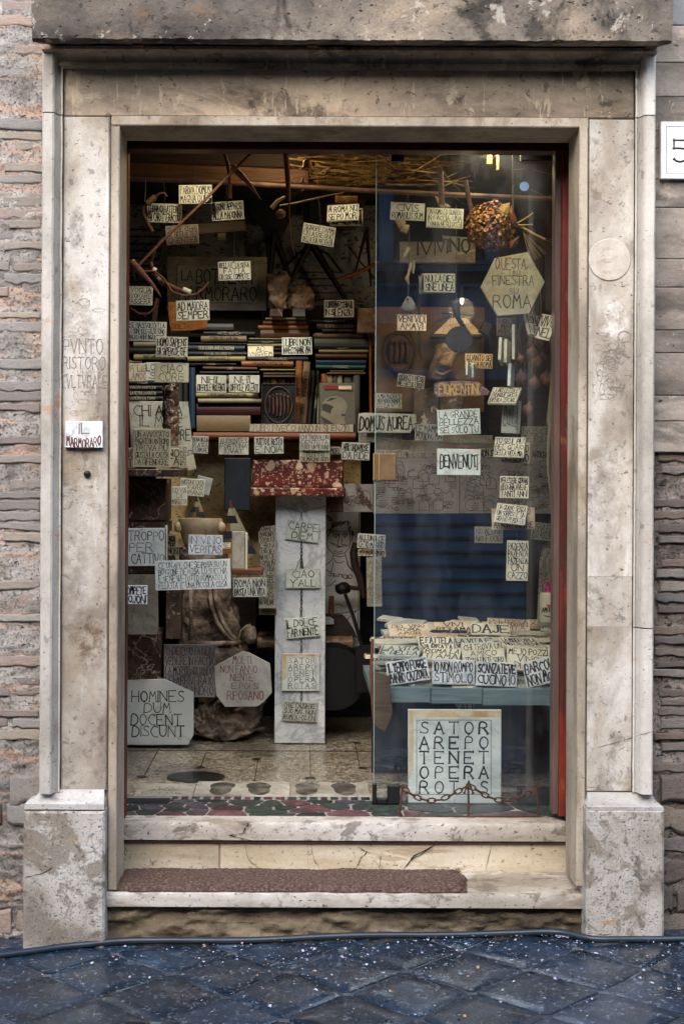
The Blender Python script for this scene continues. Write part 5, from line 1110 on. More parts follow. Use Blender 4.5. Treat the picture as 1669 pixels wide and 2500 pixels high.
F += curls(pp(870,260)[0],pp(870,260)[1],pp(890,200)[0],pp(890,200)[1],5,3.5,rg)+curls(pp(880,190)[0],pp(0,190)[1],pp(1070,150)[0],pp(0,160)[1],13,4,rg)+curls(pp(1060,190)[0],pp(0,190)[1],pp(1110,320)[0],pp(0,300)[1],7,3.5,rg)+curls(pp(860,750)[0],pp(0,750)[1],pp(1080,770)[0],pp(0,770)[1],9,4.5,rg)+curls(pp(810,100)[0],pp(0,100)[1],pp(880,140)[0],pp(0,140)[1],5,3.5,rg)
inv = T_.inverted(); mb = MB()
for i, q in enumerate(F):
    L = [inv @ P(a, b, 2.35) for a, b in q]; mb.strip([(p.x, p.z) for p in L], .0036, -.0102-.0001*(i % 9))
part('incised_drawing', mb, plain('red_brown_incision', '#2c1610', .8, amt=.1), r_, local=True)
# counter top with rounded speckled edge
mb = MB(); a_ = P(628,1585,2.2); b_ = P(861,1556,2.2); r0 = (b_.z-a_.z)/2; pr = [(2.5, a_.z), (2.2+r0, a_.z)]+[(2.2+r0-r0*math.sin(q), a_.z+r0-r0*math.cos(q)) for q in (math.pi*k/8 for k in range(1, 9))]+[(2.5, b_.z)]
n = len(pr); vs = [(x, y, z) for x in (a_.x, b_.x) for y, z in pr]; mb.add(vs, [(i, i+1, n+i+1, n+i) for i in range(n-1)]+[tuple(reversed(range(n))), tuple(range(n, 2*n)), (n-1, 0, n, 2*n-1)])
m_counter = stone('speckled_brown_granite', [(.3, '#5b4430'), (.5, '#8a6c50'), (.75, '#b0906c')], 14, pits=(60, .6, '#1d140d'), rough=.35, var=0)
solo('stone_counter', mb, m_counter, 'speckled brown stone counter with rounded front edge behind the white pier', 'counter', 40)
mb = MB(); mb.lathe([(.005,-.16),(.155,-.155),(.165,-.12),(.165,.0),(.15,.01),(.005,.01)], P(812,1640,2.3), 36, mat=Matrix.Rotation(R(-84), 4, 'X') @ Matrix.Rotation(R(0),4,'Z'))
solo('grinding_stone', mb, m_black, 'dark round grinding wheel leaning under the counter', 'wheel', 40)
mb = MB(); mb.lathe([(.002,-.02),(.11,-.02),(.125,0),(.11,.02),(.002,.02)], P(808,1640,2.22), 30, mat=Matrix.Rotation(R(-80), 4, 'X') @ Matrix.Rotation(R(20), 4, 'Y'), sy=1.0)
solo('marble_disc', mb, m_relief, 'smaller brownish disc leaning before the dark wheel', 'disc', 40)
# wooden board with handle on the counter
t = thing('wooden_board', 'brown wooden board with an upright round handle on the counter', 'board', P(820,1556,2.3))
q = [(P(a,b,2.28).x, P(a,b,2.28).z) for a, b in ((780,1556),(871,1556),(866,1542),(848,1512),(835,1500),(790,1498))]; q.reverse() if False else None
mb = MB(); mb.slab(q, 2.27, 2.295, .002); part('board', mb, m_darkwood, t); mb = MB(); mb.tube([P(808,1500,2.28), P(809,1455,2.28)], [.013,.013], 12); part('handle', mb, m_redstick, t, 60)
r_, T_ = pl(803,1516,26,18,2.25,[],'little white tag with a scribble on the wooden board',0,poly=[(790,1525),(815,1524),(814,1512),(806,1506),(790,1505)],mat=m_carrara,name='small_tag',cat='tag')
# hammer and shovel
t = thing('stone_hammer', 'heavy dark stone hammer with curved handle against the portrait slab', 'hammer', P(835,1440,2.2))
mb = MB(); rgk = random.Random(2)
def blob(c, rx_, ry_, rz_, n=14, amp=.15, seed=0, rot=None, fr=6):
    mb = MB(); vs = []; m_ = n//2+2; c = Vector(c)
    for i in range(m_+1):
        th_ = math.pi*i/m_
        for k_ in range(n):
            ph = 2*math.pi*k_/n; d = Vector((math.sin(th_)*math.cos(ph), math.sin(th_)*math.sin(ph), math.cos(th_))); s_ = 1+amp*noise.noise(d*1.6+Vector((seed,0,0)))+amp*.5*noise.noise(d*fr+Vector((0,seed,0)))
            p = Vector((d.x*rx_*s_, d.y*ry_*s_, d.z*rz_*s_)); vs.append(c+(rot @ p if rot else p))
    fs = [(i*n+k_, (i+1)*n+k_, (i+1)*n+(k_+1) % n, i*n+(k_+1) % n) for i in range(m_) for k_ in range(n)]
    mb.add(vs, fs); return mb
part('head', blob(P(836,1436,2.18), .042, .035, .030, 16, .2, 3), m_iron, t, 180)
mb = MB(); mb.tube([P(852,1434,2.19), P(868,1436,2.19), P(885,1437,2.2)], [.010,.011,.010], 8); part('cross_piece', mb, m_darkwood, t, 60)
mb = MB(); mb.tube([P(868,1325,2.2),P(862,1350,2.2),P(866,1380,2.2),P(878,1410,2.2),P(884,1440,2.2),P(888,1460,2.2)], [.016,.019,.019,.018,.016,.010], 10); solo('curved_tool', mb, m_darkwood, 'curved dark wooden handle hanging beside the portrait slab', 'tool handle', 60)
t = thing('shovel', 'black iron shovel with its square blade down, beyond the counter end', 'shovel', P(895,1660,2.1))
mb = MB(); mb.tube([P(842,1450,2.12), P(862,1505,2.12), P(883,1575,2.11)], .009, 8); part('shaft', mb, m_iron, t, 60)
mb = MB(); q = [(P(a,b,2.1).x, P(a,b,2.1).z) for a, b in ((868,1690),(916,1690),(904,1575),(868,1577))]; mb.slab(q, 2.09, 2.105, .002); part('blade', mb, m_iron, t)

# =============== chain barrier on the threshold ===============
t = thing('chain_barrier', 'small rusty iron barrier with two swags of chain on the mosaic threshold', 'barrier', P(1142,1996,.40)); YB_ = .40
mb = MB(); mb.tube([P(974,1995,YB_), P(1142,1994,YB_), P(1312,1993,YB_)], .004, 6); part('base_bar', mb, m_rust, t)
for q in ([(974,1996),(978,1955),(982,1924)], [(1142,1995),(1143,1955),(1142,1920)], [(1312,1994),(1312,1955),(1311,1925)]):
    mb = MB(); mb.tube([P(a, b, YB_) for a, b in q], .004, 6); part('post', mb, m_rust, t)
    mb = MB(); c = P(q[2][0], q[2][1]-3, YB_); mb.tube([(c.x+.007*math.cos(a), c.y, c.z+.007*math.sin(a)) for a in (2*math.pi*k/10 for k in range(11))], .0025, 5); part('eye', mb, m_rust, t)
def swag(pts):
    mb = MB(); L = [P(a, b, YB_-.004) for a, b in pts]; seg = []
    for a, b in zip(L, L[1:]): seg.append((b-a).length)
    tot = sum(seg); n = int(tot/.0255)
    for i in range(n):
        s_ = (i+.5)/n*tot; k_ = 0
        while k_ < len(seg)-1 and s_ > seg[k_]: s_ -= seg[k_]; k_ += 1
        c = L[k_].lerp(L[k_+1], s_/seg[k_]); dd = (L[k_+1]-L[k_]).normalized(); side = dd.cross(Vector((0,1,0))).normalized(); other = dd.cross(side); ax = side if i % 2 == 0 else (side*.3+other*.95).normalized()
        mb.tube([c+dd*.017*math.cos(a)+ax*.0085*math.sin(a) for a in (2*math.pi*k/12 for k in range(13))], .0030, 6)
    return mb
part('chain', swag([(983,1922),(1002,1938),(1022,1949),(1045,1955),(1072,1953),(1100,1942),(1125,1928),(1141,1918)]), m_rust, t, 60)
part('chain', swag([(1143,1918),(1165,1930),(1190,1945),(1215,1953),(1235,1955),(1262,1950),(1290,1936),(1310,1924)]), m_rust, t, 60)
# =============== table with the heap of plaques ===============
t = thing('display_table', 'blue-grey wooden table carrying the heap of plaques behind the glass', 'table', P(1140,1700,.9))
tz = P(0,1678,.76).z
def tb(x0, x1, y0, y1, Y, dep, mat, name, c=.003):
    part(name, xbox(x0, y0, x1, y1, Y, dep, c), mat, t)
tb(932, 1050, 1678, 1716, .76, .03, m_bluewood, 'apron'); tb(1051.5, 1177, 1680, 1719, .762, .03, m_bluewood, 'apron'); tb(1178.5, 1352, 1682, 1723, .76, .03, m_bluewood, 'apron')
mb = MB(); mb.cbox((P(912,0,.8).x, .79, tz-.035), (P(1375,0,.8).x, 1.62, tz-.004), .003); part('top', mb, m_bluewood, t)
for x_ in (950, 1320):
    mb = MB(); c = P(x_, 1800, 1.4); mb.cbox((c.x-.02, 1.38, FLOOR), (c.x+.02, 1.42, tz-.04), .003); part('leg', mb, m_darkwood, t)
mb = MB(); mb.box((P(915,0,1.3).x, 1.3, FLOOR), (P(1365,0,1.3).x, 1.31, tz-.05)); part('back_panel', mb, m_slate, t)
# pile of blank marble offcuts under the lettered ones
offs = thing('heap_of_offcuts', 'blank marble offcuts lying under the lettered plaques on the table', 'offcuts', P(1140,1650,1.1))
offs['kind'] = 'stuff'; mb = MB(); rg = random.Random(31)
def heapz(Y, px): 
    k_ = (Y-.80)/.75; return tz + .012 + .20*max(0, min(1, k_))**.9*(1-.12*abs((px-1130)/220)**3)
for i in range(620):
    Y = rg.uniform(.84, 1.58); x_ = P(rg.uniform(952, 1345), 0, Y).x; z = tz+(heapz(Y, 1130)-tz)*rg.uniform(0, 1.0); w = rg.uniform(.035,.06); d = rg.uniform(.03,.05)
    Mt = Matrix.Translation((x_, Y, z)) @ Matrix.Rotation(rg.uniform(-.5,.5), 4, 'Z') @ Matrix.Rotation(rg.uniform(-.2,.35), 4, 'X') @ Matrix.Rotation(rg.uniform(-.15,.15), 4, 'Y')
    mb.box((-w,-d,-.005),(w,d,.005), 0, Mt)
part('offcut', mb, m_plaquegrey, offs, kind='stuff')
H = [ # cx, cy, w, pitch, roll, yaw, Y, lines, label tail
(995,1638,102,6,-9,0,.80,['IL TEMPO FUGGE',"MANNO CAZZOVÀ"],'front row, IL TEMPO FUGGE',m_white,.56),
(1106,1641,103,6,1,0,.80,['IO NON ROMPO','STIMOLO'],'front row, IO NON ROMPO STIMOLO',m_white,.58),
(1211,1646,100,6,2,0,.80,['SCANZATEVE','CUCINO IO'],'front row, SCANZATEVE CUCINO IO',m_white,.58),
(1328,1638,102,6,-13,0,.80,['BARCOLLO','NON MOLLO'],'front row, BARCOLLO beside the red post',m_white,.62),
(1335,1668,100,6,-11,0,.825,['MA','MEJO'],'propped behind BARCOLLO, its lower edge showing',m_plaque,.6),
(1179,1597,103,24,-3,0,.87,['CHI TROVA UN','AMICO','TROVA UN TESORO'],'second row, CHI TROVA UN AMICO',m_plaque,.52),
(1288,1611,104,28,4,0,.88,['MEJO POZZI','VINO','DI VIVO'],'second row, MEJO POZZI VINO',m_plaque,.56),
(990,1660,92,10,-8,0,.86,['ROMA'],'behind IL TEMPO FUGGE, mostly hidden',m_plaque,.55),
(976,1592,100,55,-1,-14,.92,['LA VITA',"E' BELLA"],'LA VITA E BELLA lying in the second row',m_plaquegrey,.55),
(1078,1600,92,50,1,-14,.90,['ROMA LA','TI AMA'],'ROMA LA in the middle of the heap',m_plaque,.55),
(1064,1575,86,35,1,0,.98,['E FATTELA',"'NA RISATA"],'E FATTELA NA RISATA standing in the third row',m_plaque,.55),
(1157,1574,98,50,-2,0,1.0,['LA VITA E`','VIVERE IN CIMA'],'third row, VIVERE IN CIMA',m_plaquegrey,.5),
(1268,1571,96,58,7,20,.98,['LA MODI PARLA','NOTTE NERA'],'third row, LA MODI, angled down',m_plaque,.55),
(957,1614,104,70,-2,-6,.88,['ECCO IL MONDO'],'low flat plaque at the outer end of the second row',m_plaquegrey,.5),
(965,1562,112,74,-4,0,1.1,['AL FOMERIGIO','BELLO'],'fourth row, at the outer end near the glass edge',m_plaque,.55),
(1066,1560,100,72,1,-8,1.12,['IN SERENA','GNENTE VALE'],'fourth row, between FATTELA and the glass edge',m_plaque,.55),
(1170,1557,110,74,3,0,1.12,['NEL MONDO VUOTO'],'fourth row, with NEL MONDO',m_plaque,.55),
(1295,1560,110,74,4,10,1.1,['MI DICHI AMORE','MA DIMMI'],'fourth row, near the red post',m_plaque,.55),
(997,1541,98,48,-3,0,1.28,['DEL VINO','ROMA','AMOR'],'fifth row, ROMA AMOR on a warm stone',m_warmstone,.5),
(1106,1534,92,50,0,0,1.32,['VIVI','RIDI AMA'],'fifth row, VIVI RIDI AMA',m_warmstone,.5),
(1196,1539,96,45,2,0,1.26,['DAJE'],'fifth row, single word DAJE',m_plaque,.45),
(1095,1546,96,70,-1,-14,1.22,['A DONNA E SERENA'],'flat plaque under VIVI RIDI AMA',m_warmstone,.55),
(1240,1528,102,52,6,0,1.38,['DEL BOCCA','FATE SORRISI','LA VITA'],'topmost, three lines, at the back of the heap',m_warmstone,.55),
(1330,1524,80,60,3,0,1.4,['CHE AMO','AMORE'],'back row beside the red post, CHE AMO',m_warmstone,.55),
(1350,1541,60,60,3,0,1.3,['FATTI','SI'],'back row beside the red post, under CHE AMO',m_plaque,.55),
(1070,1528,100,78,1,0,1.45,[],'blank rear plaque of warm stone on the heap',m_warmstone,.5),
(1320,1585,70,60,10,25,1.0,['O'],'angled plaque tucked by the red post in the third row',m_plaque,.6),
(925,1602,70,75,-2,0,.95,['AL SOLE'],'small plaque jutting past the glass edge',m_warmstone,.6),
(1300,1545,80,76,2,0,1.25,['MA NON'],'flat plaque in the fifth row near the red post',m_plaque,.5),
]
for (cx, cy, w, pit, rl, yw, Y, ln, tail, mt, asp) in H:
    pl(cx, cy, w, w*asp*(1.12 if pit > 15 else 1), Y, ln, 'marble plaque on the heap: ' + tail, rl, pit+(17 if pit > 30 else 8 if pit > 15 else 0), yw, mt, th=.015 if pit > 15 else .010, border=pit < 40, name='heap_plaque', sw=.14)
rg = random.Random(77)
for i in range(44):
    Y = rg.uniform(.86, 1.5); w = rg.uniform(78, 104); cx = rg.uniform(950, 1320); z = heapz(Y, cx)+rg.uniform(-.012,.012); cy = VY+(CAMH-z)/M(Y)
    pl(cx, cy, w*.9, w*.48, Y, [], 'flat unlettered plaque edge showing among the lettered ones on the heap', rg.uniform(-5,5), rg.uniform(72,88), rg.uniform(-35,35), rg.choice((m_plaque, m_plaque, m_plaquegrey, m_warmstone)), th=.012, border=False, name='heap_plaque', group='unlettered plaques buried in the heap')
mb = MB(); a_ = P(1104,1678,.785); mb.cbox((a_.x, .785, a_.z-.008), (P(1162,0,.785).x, .84, a_.z+.002), .002); solo('thin_marble_strip', mb, m_plaque, 'thin marble strip under IO NON ROMPO on the table edge', 'strip')
# carved wooden pointer beside the table
r_, T_ = pl(930,1720,50,140,.72,[],'carved wooden board pointing down at the glass edge',poly=[(908,1640),(950,1650),(958,1740),(940,1786),(916,1772),(909,1720)],mat=m_paleboard,th=.02,name='wooden_pointer',cat='board')
lines_on(r_, T_, [[(920,1660),(926,1700)],[(932,1665),(930,1705)],[(940,1670),(944,1710),(936,1720)],[(922,1715),(922,1740),(930,1750)],[(938,1730),(936,1760)]], .717, m_brownink, .002)
mb = MB(); mb.tube([P(909,1560,.74), P(905,1640,.74), P(909,1720,.735), P(913,1765,.73)], .006, 8); solo('wooden_strip', mb, m_redstick, 'reddish wooden strip at the side of the carved board', 'strip', 60)
# things in the dim space under the table
pl(1130,1728,60,24,1.2,['LAU'],'dim broken shard lettered LAU under the table',poly=[(1105,1715),(1160,1715),(1150,1742),(1128,1742)],mat=m_plaquedim,name='shard')

# =============== threshold, mosaic, foot slabs ===============
th_ = bpy.data.objects.new('threshold', None); C.objects.link(th_); th_['kind'] = 'structure'; MW[th_.name] = Matrix()
mb = MB(); xa_, xb_ = X(300,.4), X(1390,.4); mb.box((xa_-.05, .345, FLOOR-.06), (xb_+.05, .80, FLOOR-.0025)); part('grout_bed', mb, m_grout, th_, kind='structure')
rg = random.Random(12)
def clip(poly, a, b):  # keep side closer to a than b
    m_ = (a+b)/2; n = (b-a); out = []
    for i in range(len(poly)):
        p, q = poly[i], poly[(i+1) % len(poly)]; dp = (p-m_).dot(n); dq = (q-m_).dot(n)
        if dp <= 0: out.append(p)
        if (dp < 0) != (dq < 0): out.append(p+(q-p)*(dp/(dp-dq)))
    return out
def voronoi(x0, x1, y0, y1, n, g):
    seeds = [Vector((rg.uniform(x0, x1), rg.uniform(y0, y1))) for _ in range(n)]
    for _ in range(3):
        for i, s_ in enumerate(seeds):
            near = min((o for o in seeds if o is not s_), key=lambda o: (o-s_).length); dd = s_-near
            if dd.length < .07: s_ += dd.normalized()*.02
            s_.x = min(x1-.01, max(x0+.01, s_.x)); s_.y = min(y1-.01, max(y0+.01, s_.y))
    for s_ in seeds:
        poly = [Vector((x0,y0)),Vector((x1,y0)),Vector((x1,y1)),Vector((x0,y1))]
        for o in seeds:
            if o is not s_: poly = clip(poly, s_, o)
            if len(poly) < 3: break
        if len(poly) < 3: continue
        c = sum(poly, Vector((0,0)))/len(poly); poly = [p+(c-p).normalized()*min(g, (c-p).length*.4) for p in poly]
        # round the corners slightly
        q = []
        for i, p in enumerate(poly): a = poly[i-1]; b = poly[(i+1) % len(poly)]; q += [p.lerp(a, .18), p.lerp(b, .18)]
        yield q
for poly in voronoi(xa_, xb_, .405, .71, 46, .006):
    n = len(poly); z0 = FLOOR-.01; z1 = FLOOR+rg.uniform(-.0005,.001)
    mb = MB(); mb.add([(p.x,p.y,z0) for p in poly]+[(p.x,p.y,z1) for p in poly], [tuple(range(n,2*n))]+[(i,(i+1)%n,n+(i+1)%n,n+i) for i in range(n)]); part('mosaic_piece', mb, rg.choice(m_mosaic), th_)
x_ = P(430,0,.75).x
while x_ < xb_-.03:
    w = rg.uniform(.022,.034); mb = MB(); mb.box((x_, .722, FLOOR-.01), (x_+w, .765, FLOOR+.0005)); part('mosaic_piece', mb, rg.choice(m_mosaic), th_); x_ += w+.014
mb = MB(); mb.box((P(300,0,.6).x, .63, FLOOR-.01), (P(418,0,.6).x, .72, FLOOR+.002)); part('grey_inlay', mb, m_slate, th_)
# slab with letters and four footprints
def fy(py): return FPX*(CAMH-FLOOR)/(py-VY)-CAMD
Ya, Yb_ = .78, fy(1909)
for i, (a, b) in enumerate(((336,478),(481,715),(718,912))):
    mb = MB(); xl = P(a,0,Ya).x; xr = P(b,0,Ya).x; k_ = 1.0; mb.box((xl, Ya, FLOOR-.01), (xr, Yb_-(.0 if i else .05), FLOOR+.0008)); part('marble_inset', mb, m_footslab, th_)
for cx in (548, 640, 758, 850):
    mb = MB(); c = P(cx,0,Ya+.1).x; fp_ = []; sgn = 1 if cx in (548, 758) else -1
    L_ = Yb_-Ya-.03; n = 22
    for i in range(n):
        a = 2*math.pi*i/n; v = math.sin(a); wdt = .047*(1+.22*v) * (1-.25*math.exp(-((v-.0)/.35)**2)); fp_.append((c+math.cos(a)*wdt*1.2+ .006*sgn*v, Ya+L_/2+.012+v*L_/2, FLOOR+.0014))
    mb.add(fp_, [tuple(range(n))])
    if cx > 700:
        for k2 in range(5): cc = c-.045+k2*.022; mb.add([(cc+.009*math.cos(q), Yb_-.012+.007*math.sin(q), FLOOR+.0017) for q in (2*math.pi*j/8 for j in range(8))], [tuple(range(8))])
    part('footprint', mb, m_footprint, th_)
mb = MB(); Rf = Matrix.Translation((P(407,0,.83).x, .86, FLOOR+.0012)) @ Matrix.Rotation(R(-90), 4, 'X')
text_mesh(mb, ["TO","ARO'",'EMPRE'], 0, 0, .17, .16, 0, PR, .09, True, .6, .95, Matrix.Translation((P(407,0,.86).x, .88, FLOOR+.0025)) @ Matrix.Rotation(R(-90), 4, 'X')); part('inset_lettering', mb, m_footprint, th_)
for px, py, w, d in ((487,1897,71,.062),(355,1897,13,.012),(499,1874,11,.012),(634,1853,11,.012),(765,1898,13,.012),(878,1812,10,.012),(893,1873,11,.012)):
    Yc = fy(py); c = P(px,0,Yc); r0 = w*M(Yc); mb = MB(); mb.add([(c.x+r0*math.cos(a), Yc+r0*math.sin(a), FLOOR) for a in (2*math.pi*k/28 for k in range(28))], [tuple(range(28))]); o = part('floor_roundel', mb, m_darkgreenm if px in (487,355,634,765) else m_mosaic[0], th_)
mb = MB()
for px, ya, yb in ((634,1855,1908),(765,1818,1896),(380,1828,1893),(505,1838,1872),(880,1815,1870)):
    A = fy(yb); B = fy(ya); xx = P(px,0,(A+B)/2).x; mb.box((xx-.0012, A, FLOOR-.002), (xx+.0012, B, FLOOR+.0003))
yy = fy(1833); mb.box((-1, yy-.001, FLOOR-.002), (1.2, yy+.001, FLOOR+.0004)); part('floor_joint', mb, m_darkwood, th_)

# =============== left lower group: blocks, mortar, rock ===============
t = thing('marble_block', 'dark red veined marble block on the ledge post beside the door', 'marble block', P(355,1290,1.7))
part('block', xbox(288,1168,405,1271,1.6,.3,.004), m_redmarble, t); mb = xbox(288,1274,407,1300,1.6,.3,.004); part('lower_course', mb, m_redmarble, t)
mb = xbox(288,1145,443,1163,1.3,.35,.004); solo('marble_ledge', mb, m_redmarble, 'brown red marble ledge carrying UN AVVOCATO', 'ledge')
mb = xbox(296,1545,392,1665,1.95,.3,.004); solo('veined_pedestal', mb, m_redmarble, 'dark red veined marble pedestal behind HOMINES', 'pedestal')
def rings(rows, Y, dep, seg=28, amp=.01, seed=0, sq=.6, fr=9):
    """stacked superellipse rings: rows of (py, xl, xr)"""
    mb = MB(); vs = []; m = M(Y)
    for py, xl, xr in rows:
        a = P(xl, py, Y); b = P(xr, py, Y); cx = (a.x+b.x)/2; rx_ = (b.x-a.x)/2
        for k_ in range(seg):
            q = 2*math.pi*k_/seg; cs, sn = math.cos(q), math.sin(q); x = math.copysign(abs(cs)**sq, cs); y = math.copysign(abs(sn)**sq, sn)
            p = Vector((cx+rx_*x, Y+dep/2+dep/2*y, a.z)); d = amp*(noise.noise(p*fr+Vector((seed,0,0)))+.6*noise.noise(p*fr*3)); vs.append((p.x+x*d, p.y+y*d*1.5, p.z+d*.5))
    n = len(rows); fs = [(i*seg+k_, i*seg+(k_+1) % seg, (i+1)*seg+(k_+1) % seg, (i+1)*seg+k_) for i in range(n-1) for k_ in range(seg)]
    fs += [tuple(range(seg-1,-1,-1)), tuple(range((n-1)*seg, n*seg))]; mb.add(vs, fs); return mb
def subrows(rows, n):
    out = []
    for (a, b, c), (d, e, f_) in zip(rows, rows[1:]):
        for i in range(n): t_ = i/n; out.append((a+(d-a)*t_, b+(e-b)*t_, c+(f_-c)*t_))
    out.append(rows[-1]); return out
t = thing('carved_fragment', 'large broken brown column fragment with carved scroll above a rough boulder base', 'stone fragment', P(520,1806,2.1))
rows = [(1700,455,600),(1640,450,598),(1600,436,600),(1570,432,585),(1520,430,580),(1470,430,565),(1430,432,558),(1390,436,556),(1340,440,548)]
part('shaft', rings(subrows(rows, 9), 2.12, .3, 100, .014, 2, .28, 12), m_rock, t, 60)
part('boulder', rings(subrows([(1806,500,590),(1798,470,612),(1770,455,632),(1730,452,636),(1695,450,625),(1660,470,600)], 9), 2.08, .3, 110, .034, 5, .7, 15), m_rock, t, 40)
mb = MB()
for off in (0, 14): mb.tube([P(511+off,1438,2.10), P(516+off,1480,2.10), P(530+off,1520,2.09), P(552+off*.8,1550,2.09), P(580+off*.4,1570,2.09)], .010, 8)
mb.tube([P(466,1440,2.11), P(466,1500,2.11), P(468,1575,2.11)], .009, 8); mb.tube([P(450,1570,2.10), P(520,1572,2.09), P(588,1568,2.09)], .012, 8); part('scroll_moulding', mb, m_rock, t, 180)
part('volute', blob(P(610,1550,2.13), .036, .04, .05, 22, .25, 9, fr=5), m_rock, t, 180)
mb = MB(); mb.tube([P(582,1562,2.06), P(588,1540,2.05), P(598,1530,2.05), P(612,1524,2.05)], .004, 6); mb.tube([P(586,1575,2.06),P(590,1590,2.06),P(585,1600,2.06)], .004, 6); solo('knotted_rope', mb, m_bone, 'knotted pale rope tied on the carved fragment', 'rope', 60)
t = thing('stone_mortar', 'cream stone mortar bowl with thick rim behind IN VINO VERITAS', 'mortar', P(490,1345,1.2))
c = P(489,1345,1.38); prof = [(.052,.0),(.068,.02),(.082,.06),(.092,.10),(.096,.105),(.098,.13),(.094,.142),(.082,.142),(.075,.12),(.05,.06),(.01,.05)]
mb = MB(); mb.lathe(prof, c, 32); part('bowl', mb, m_mortarbowl, t, 50)
for s_ in (-1, 1): part('lug', blob((c.x+s_*.092, 1.345, c.z+.105), .02, .02, .024, 10, .1, s_), m_mortarbowl, t, 180)
part('rough_foot', blob((c.x+.005, 1.40, c.z-.02), .085, .07, .035, 20, .2, 4), m_rock, t, 180)
# patchwork pyramids of coloured stone
for nm, tri, rows_, lab_ in (('a', ((455,1275),(505,1275),(480,1212)), 5, 'smaller pyramid of coloured stone pieces above the mortar bowl'), ('b', ((538,1352),(625,1352),(562,1222)), 7, 'taller pyramid patched with coloured stone tiles, orange grey and black')):
    (ax_, ay), (bx_, by), (tx_, ty) = tri; Yp = 1.72; t = thing('stone_pyramid', lab_, 'pyramid', P((ax_+bx_)/2, ay, Yp)); rg = random.Random(5)
    pm = [stone('patch_%s_%d' % (nm, i), [(.3, tuple(v*.7 for v in col(h_)[:3])), (.7, h_)], 9, rough=.5) for i, h_ in enumerate(('#8c5a2a','#4f4c45','#1d1d20','#9a9477','#6b3020','#6f6a5d','#33363a','#a58a55'))]
    for i in range(rows_):
        v0, v1 = i/rows_, (i+1)/rows_; y0, y1 = ay+(ty-ay)*v0, ay+(ty-ay)*v1; l0, r0 = ax_+(tx_-ax_)*v0, bx_+(tx_-bx_)*v0; l1, r1 = ax_+(tx_-ax_)*min(v1,.96), bx_+(tx_-bx_)*min(v1,.96)
        cuts = [0]+sorted(rg.uniform(.2,.8) for _ in range(2 if i < 3 else 1))+[1]
        for u0, u1 in zip(cuts, cuts[1:]):
            q = [(P(a,b,Yp).x, P(a,b,Yp).z) for a, b in ((l0+(r0-l0)*u0,y0),(l0+(r0-l0)*u1,y0),(l1+(r1-l1)*u1,y1),(l1+(r1-l1)*u0,y1))]
            mb = MB(); mb.slab(q, Yp-.003*rg.random(), Yp+.08, .001); part('stone_tile', mb, rg.choice(pm), t)
mb = xbox(566,1297,598,1389,1.35,.012); solo('grey_slab', mb, m_plaquedim, 'blank grey slab seen half edge-on beside IN VINO VERITAS', 'slab'); mb = xbox(598.6,1301,604,1390,1.34,.03); solo('marble_strip', mb, m_blockend, 'pale sawn edge of marble beside the blank grey slab', 'strip')
mb = xbox(548,1118,612,1247,2.1,.03,.004); solo('slate_slab', mb, m_slate, 'tall blue-black slate slab hanging below the shelf', 'slab')
mb = xbox(380,1078,880,1440,2.45,.03); solo('granite_sheet', mb, m_granite_y, 'speckled yellowish granite sheet at the back below the shelf', 'slab')
mb = xbox(566,1389,640,1403,1.6,.2); solo('wooden_ledge', mb, m_redstick, 'short brown wooden ledge under the blank grey slab', 'ledge')
mb = xbox(632,1484,674,1502,2.0,.2); solo('pale_wood_ledge', mb, m_paleboard, 'pale wooden ledge behind the white pier', 'ledge')
mb = xbox(405,1400,442,1560,2.0,.2); solo('narrow_stone_post', mb, m_trav_in, 'narrow brown stone post between the red pedestal and the carved fragment', 'post')
mb = xbox(560,1440,625,1560,2.35,.03); solo('dark_carved_board', mb, m_darkwood, 'dark board with faint carving behind ROMA NON BASTA', 'board')
mb = xbox(300,1170,410,1400,2.3,.1); solo('dark_block', mb, m_trav_in, 'dark brown stone block in shadow behind the veined block', 'block')
mb = xbox(795,1122,838,1250,2.2,.06); solo('brown_pilaster', mb, m_trav_in, 'brown stone pilaster behind the red capital', 'block')
mb = MB()
for i in range(4): 
    q = xbox(296,1302+i*3,300,1304,1.6,.1)
# =============== bottle with pump ===============
Yb2 = 1.1; t = thing('pump_bottle', 'cream plastic bottle with magenta pump, lettered amorino, beside the frame', 'bottle', P(1337,1512,Yb2)); c = P(1337,1518,Yb2); m = M(Yb2)
mb = MB(); mb.lathe([(19*m,0),(21*m,3*m),(21*m,66*m),(20*m,69*m),(16*m,71*m),(7*m,72*m),(7*m,76*m)], c, 24); bd = part('body', mb, m_bottle, t, 40)
mb = MB(); mb.lathe([(8*m,73*m),(8*m,84*m),(4*m,86*m),(4*m,93*m),(6*m,95*m),(6*m,98*m),(1*m,99*m)], c, 16); mb.tube([c+Vector((0,0,97*m)), c+Vector((-12*m,-4*m,97*m)), c+Vector((-16*m,-5*m,94*m))], 2*m, 8); part('pump', mb, m_pink, t, 50)
mb = MB(); q = P(1337,1487,Yb2); text_mesh(mb, ['AMORINO'], q.x, q.z, 36*m, 11*m, Yb2-21.6*m, PR, .13, False, 0, 1, gap=.05); part('printed_name', mb, m_ink, bd)
mb = MB(); q = P(1335,1478,Yb2); mb.add([(q.x+a*m, Yb2-21.7*m, q.z+b*m) for a, b in ((0,-5),(4,0),(4.5,3),(2.5,4.5),(0,2.5),(-2.5,4.5),(-4.5,3),(-4,0))], [tuple(range(8))]); part('printed_heart', mb, m_logo_red, bd)
mb = MB(); q = P(1337,1504,Yb2); mb.add([(q.x+a*m, Yb2-21.7*m, q.z+b*m) for a, b in ((-17,4),(-8,0),(4,-2),(17,3),(4,1),(-8,3))], [tuple(range(6))]); part('printed_leaf', mb, m_inkblue, bd)
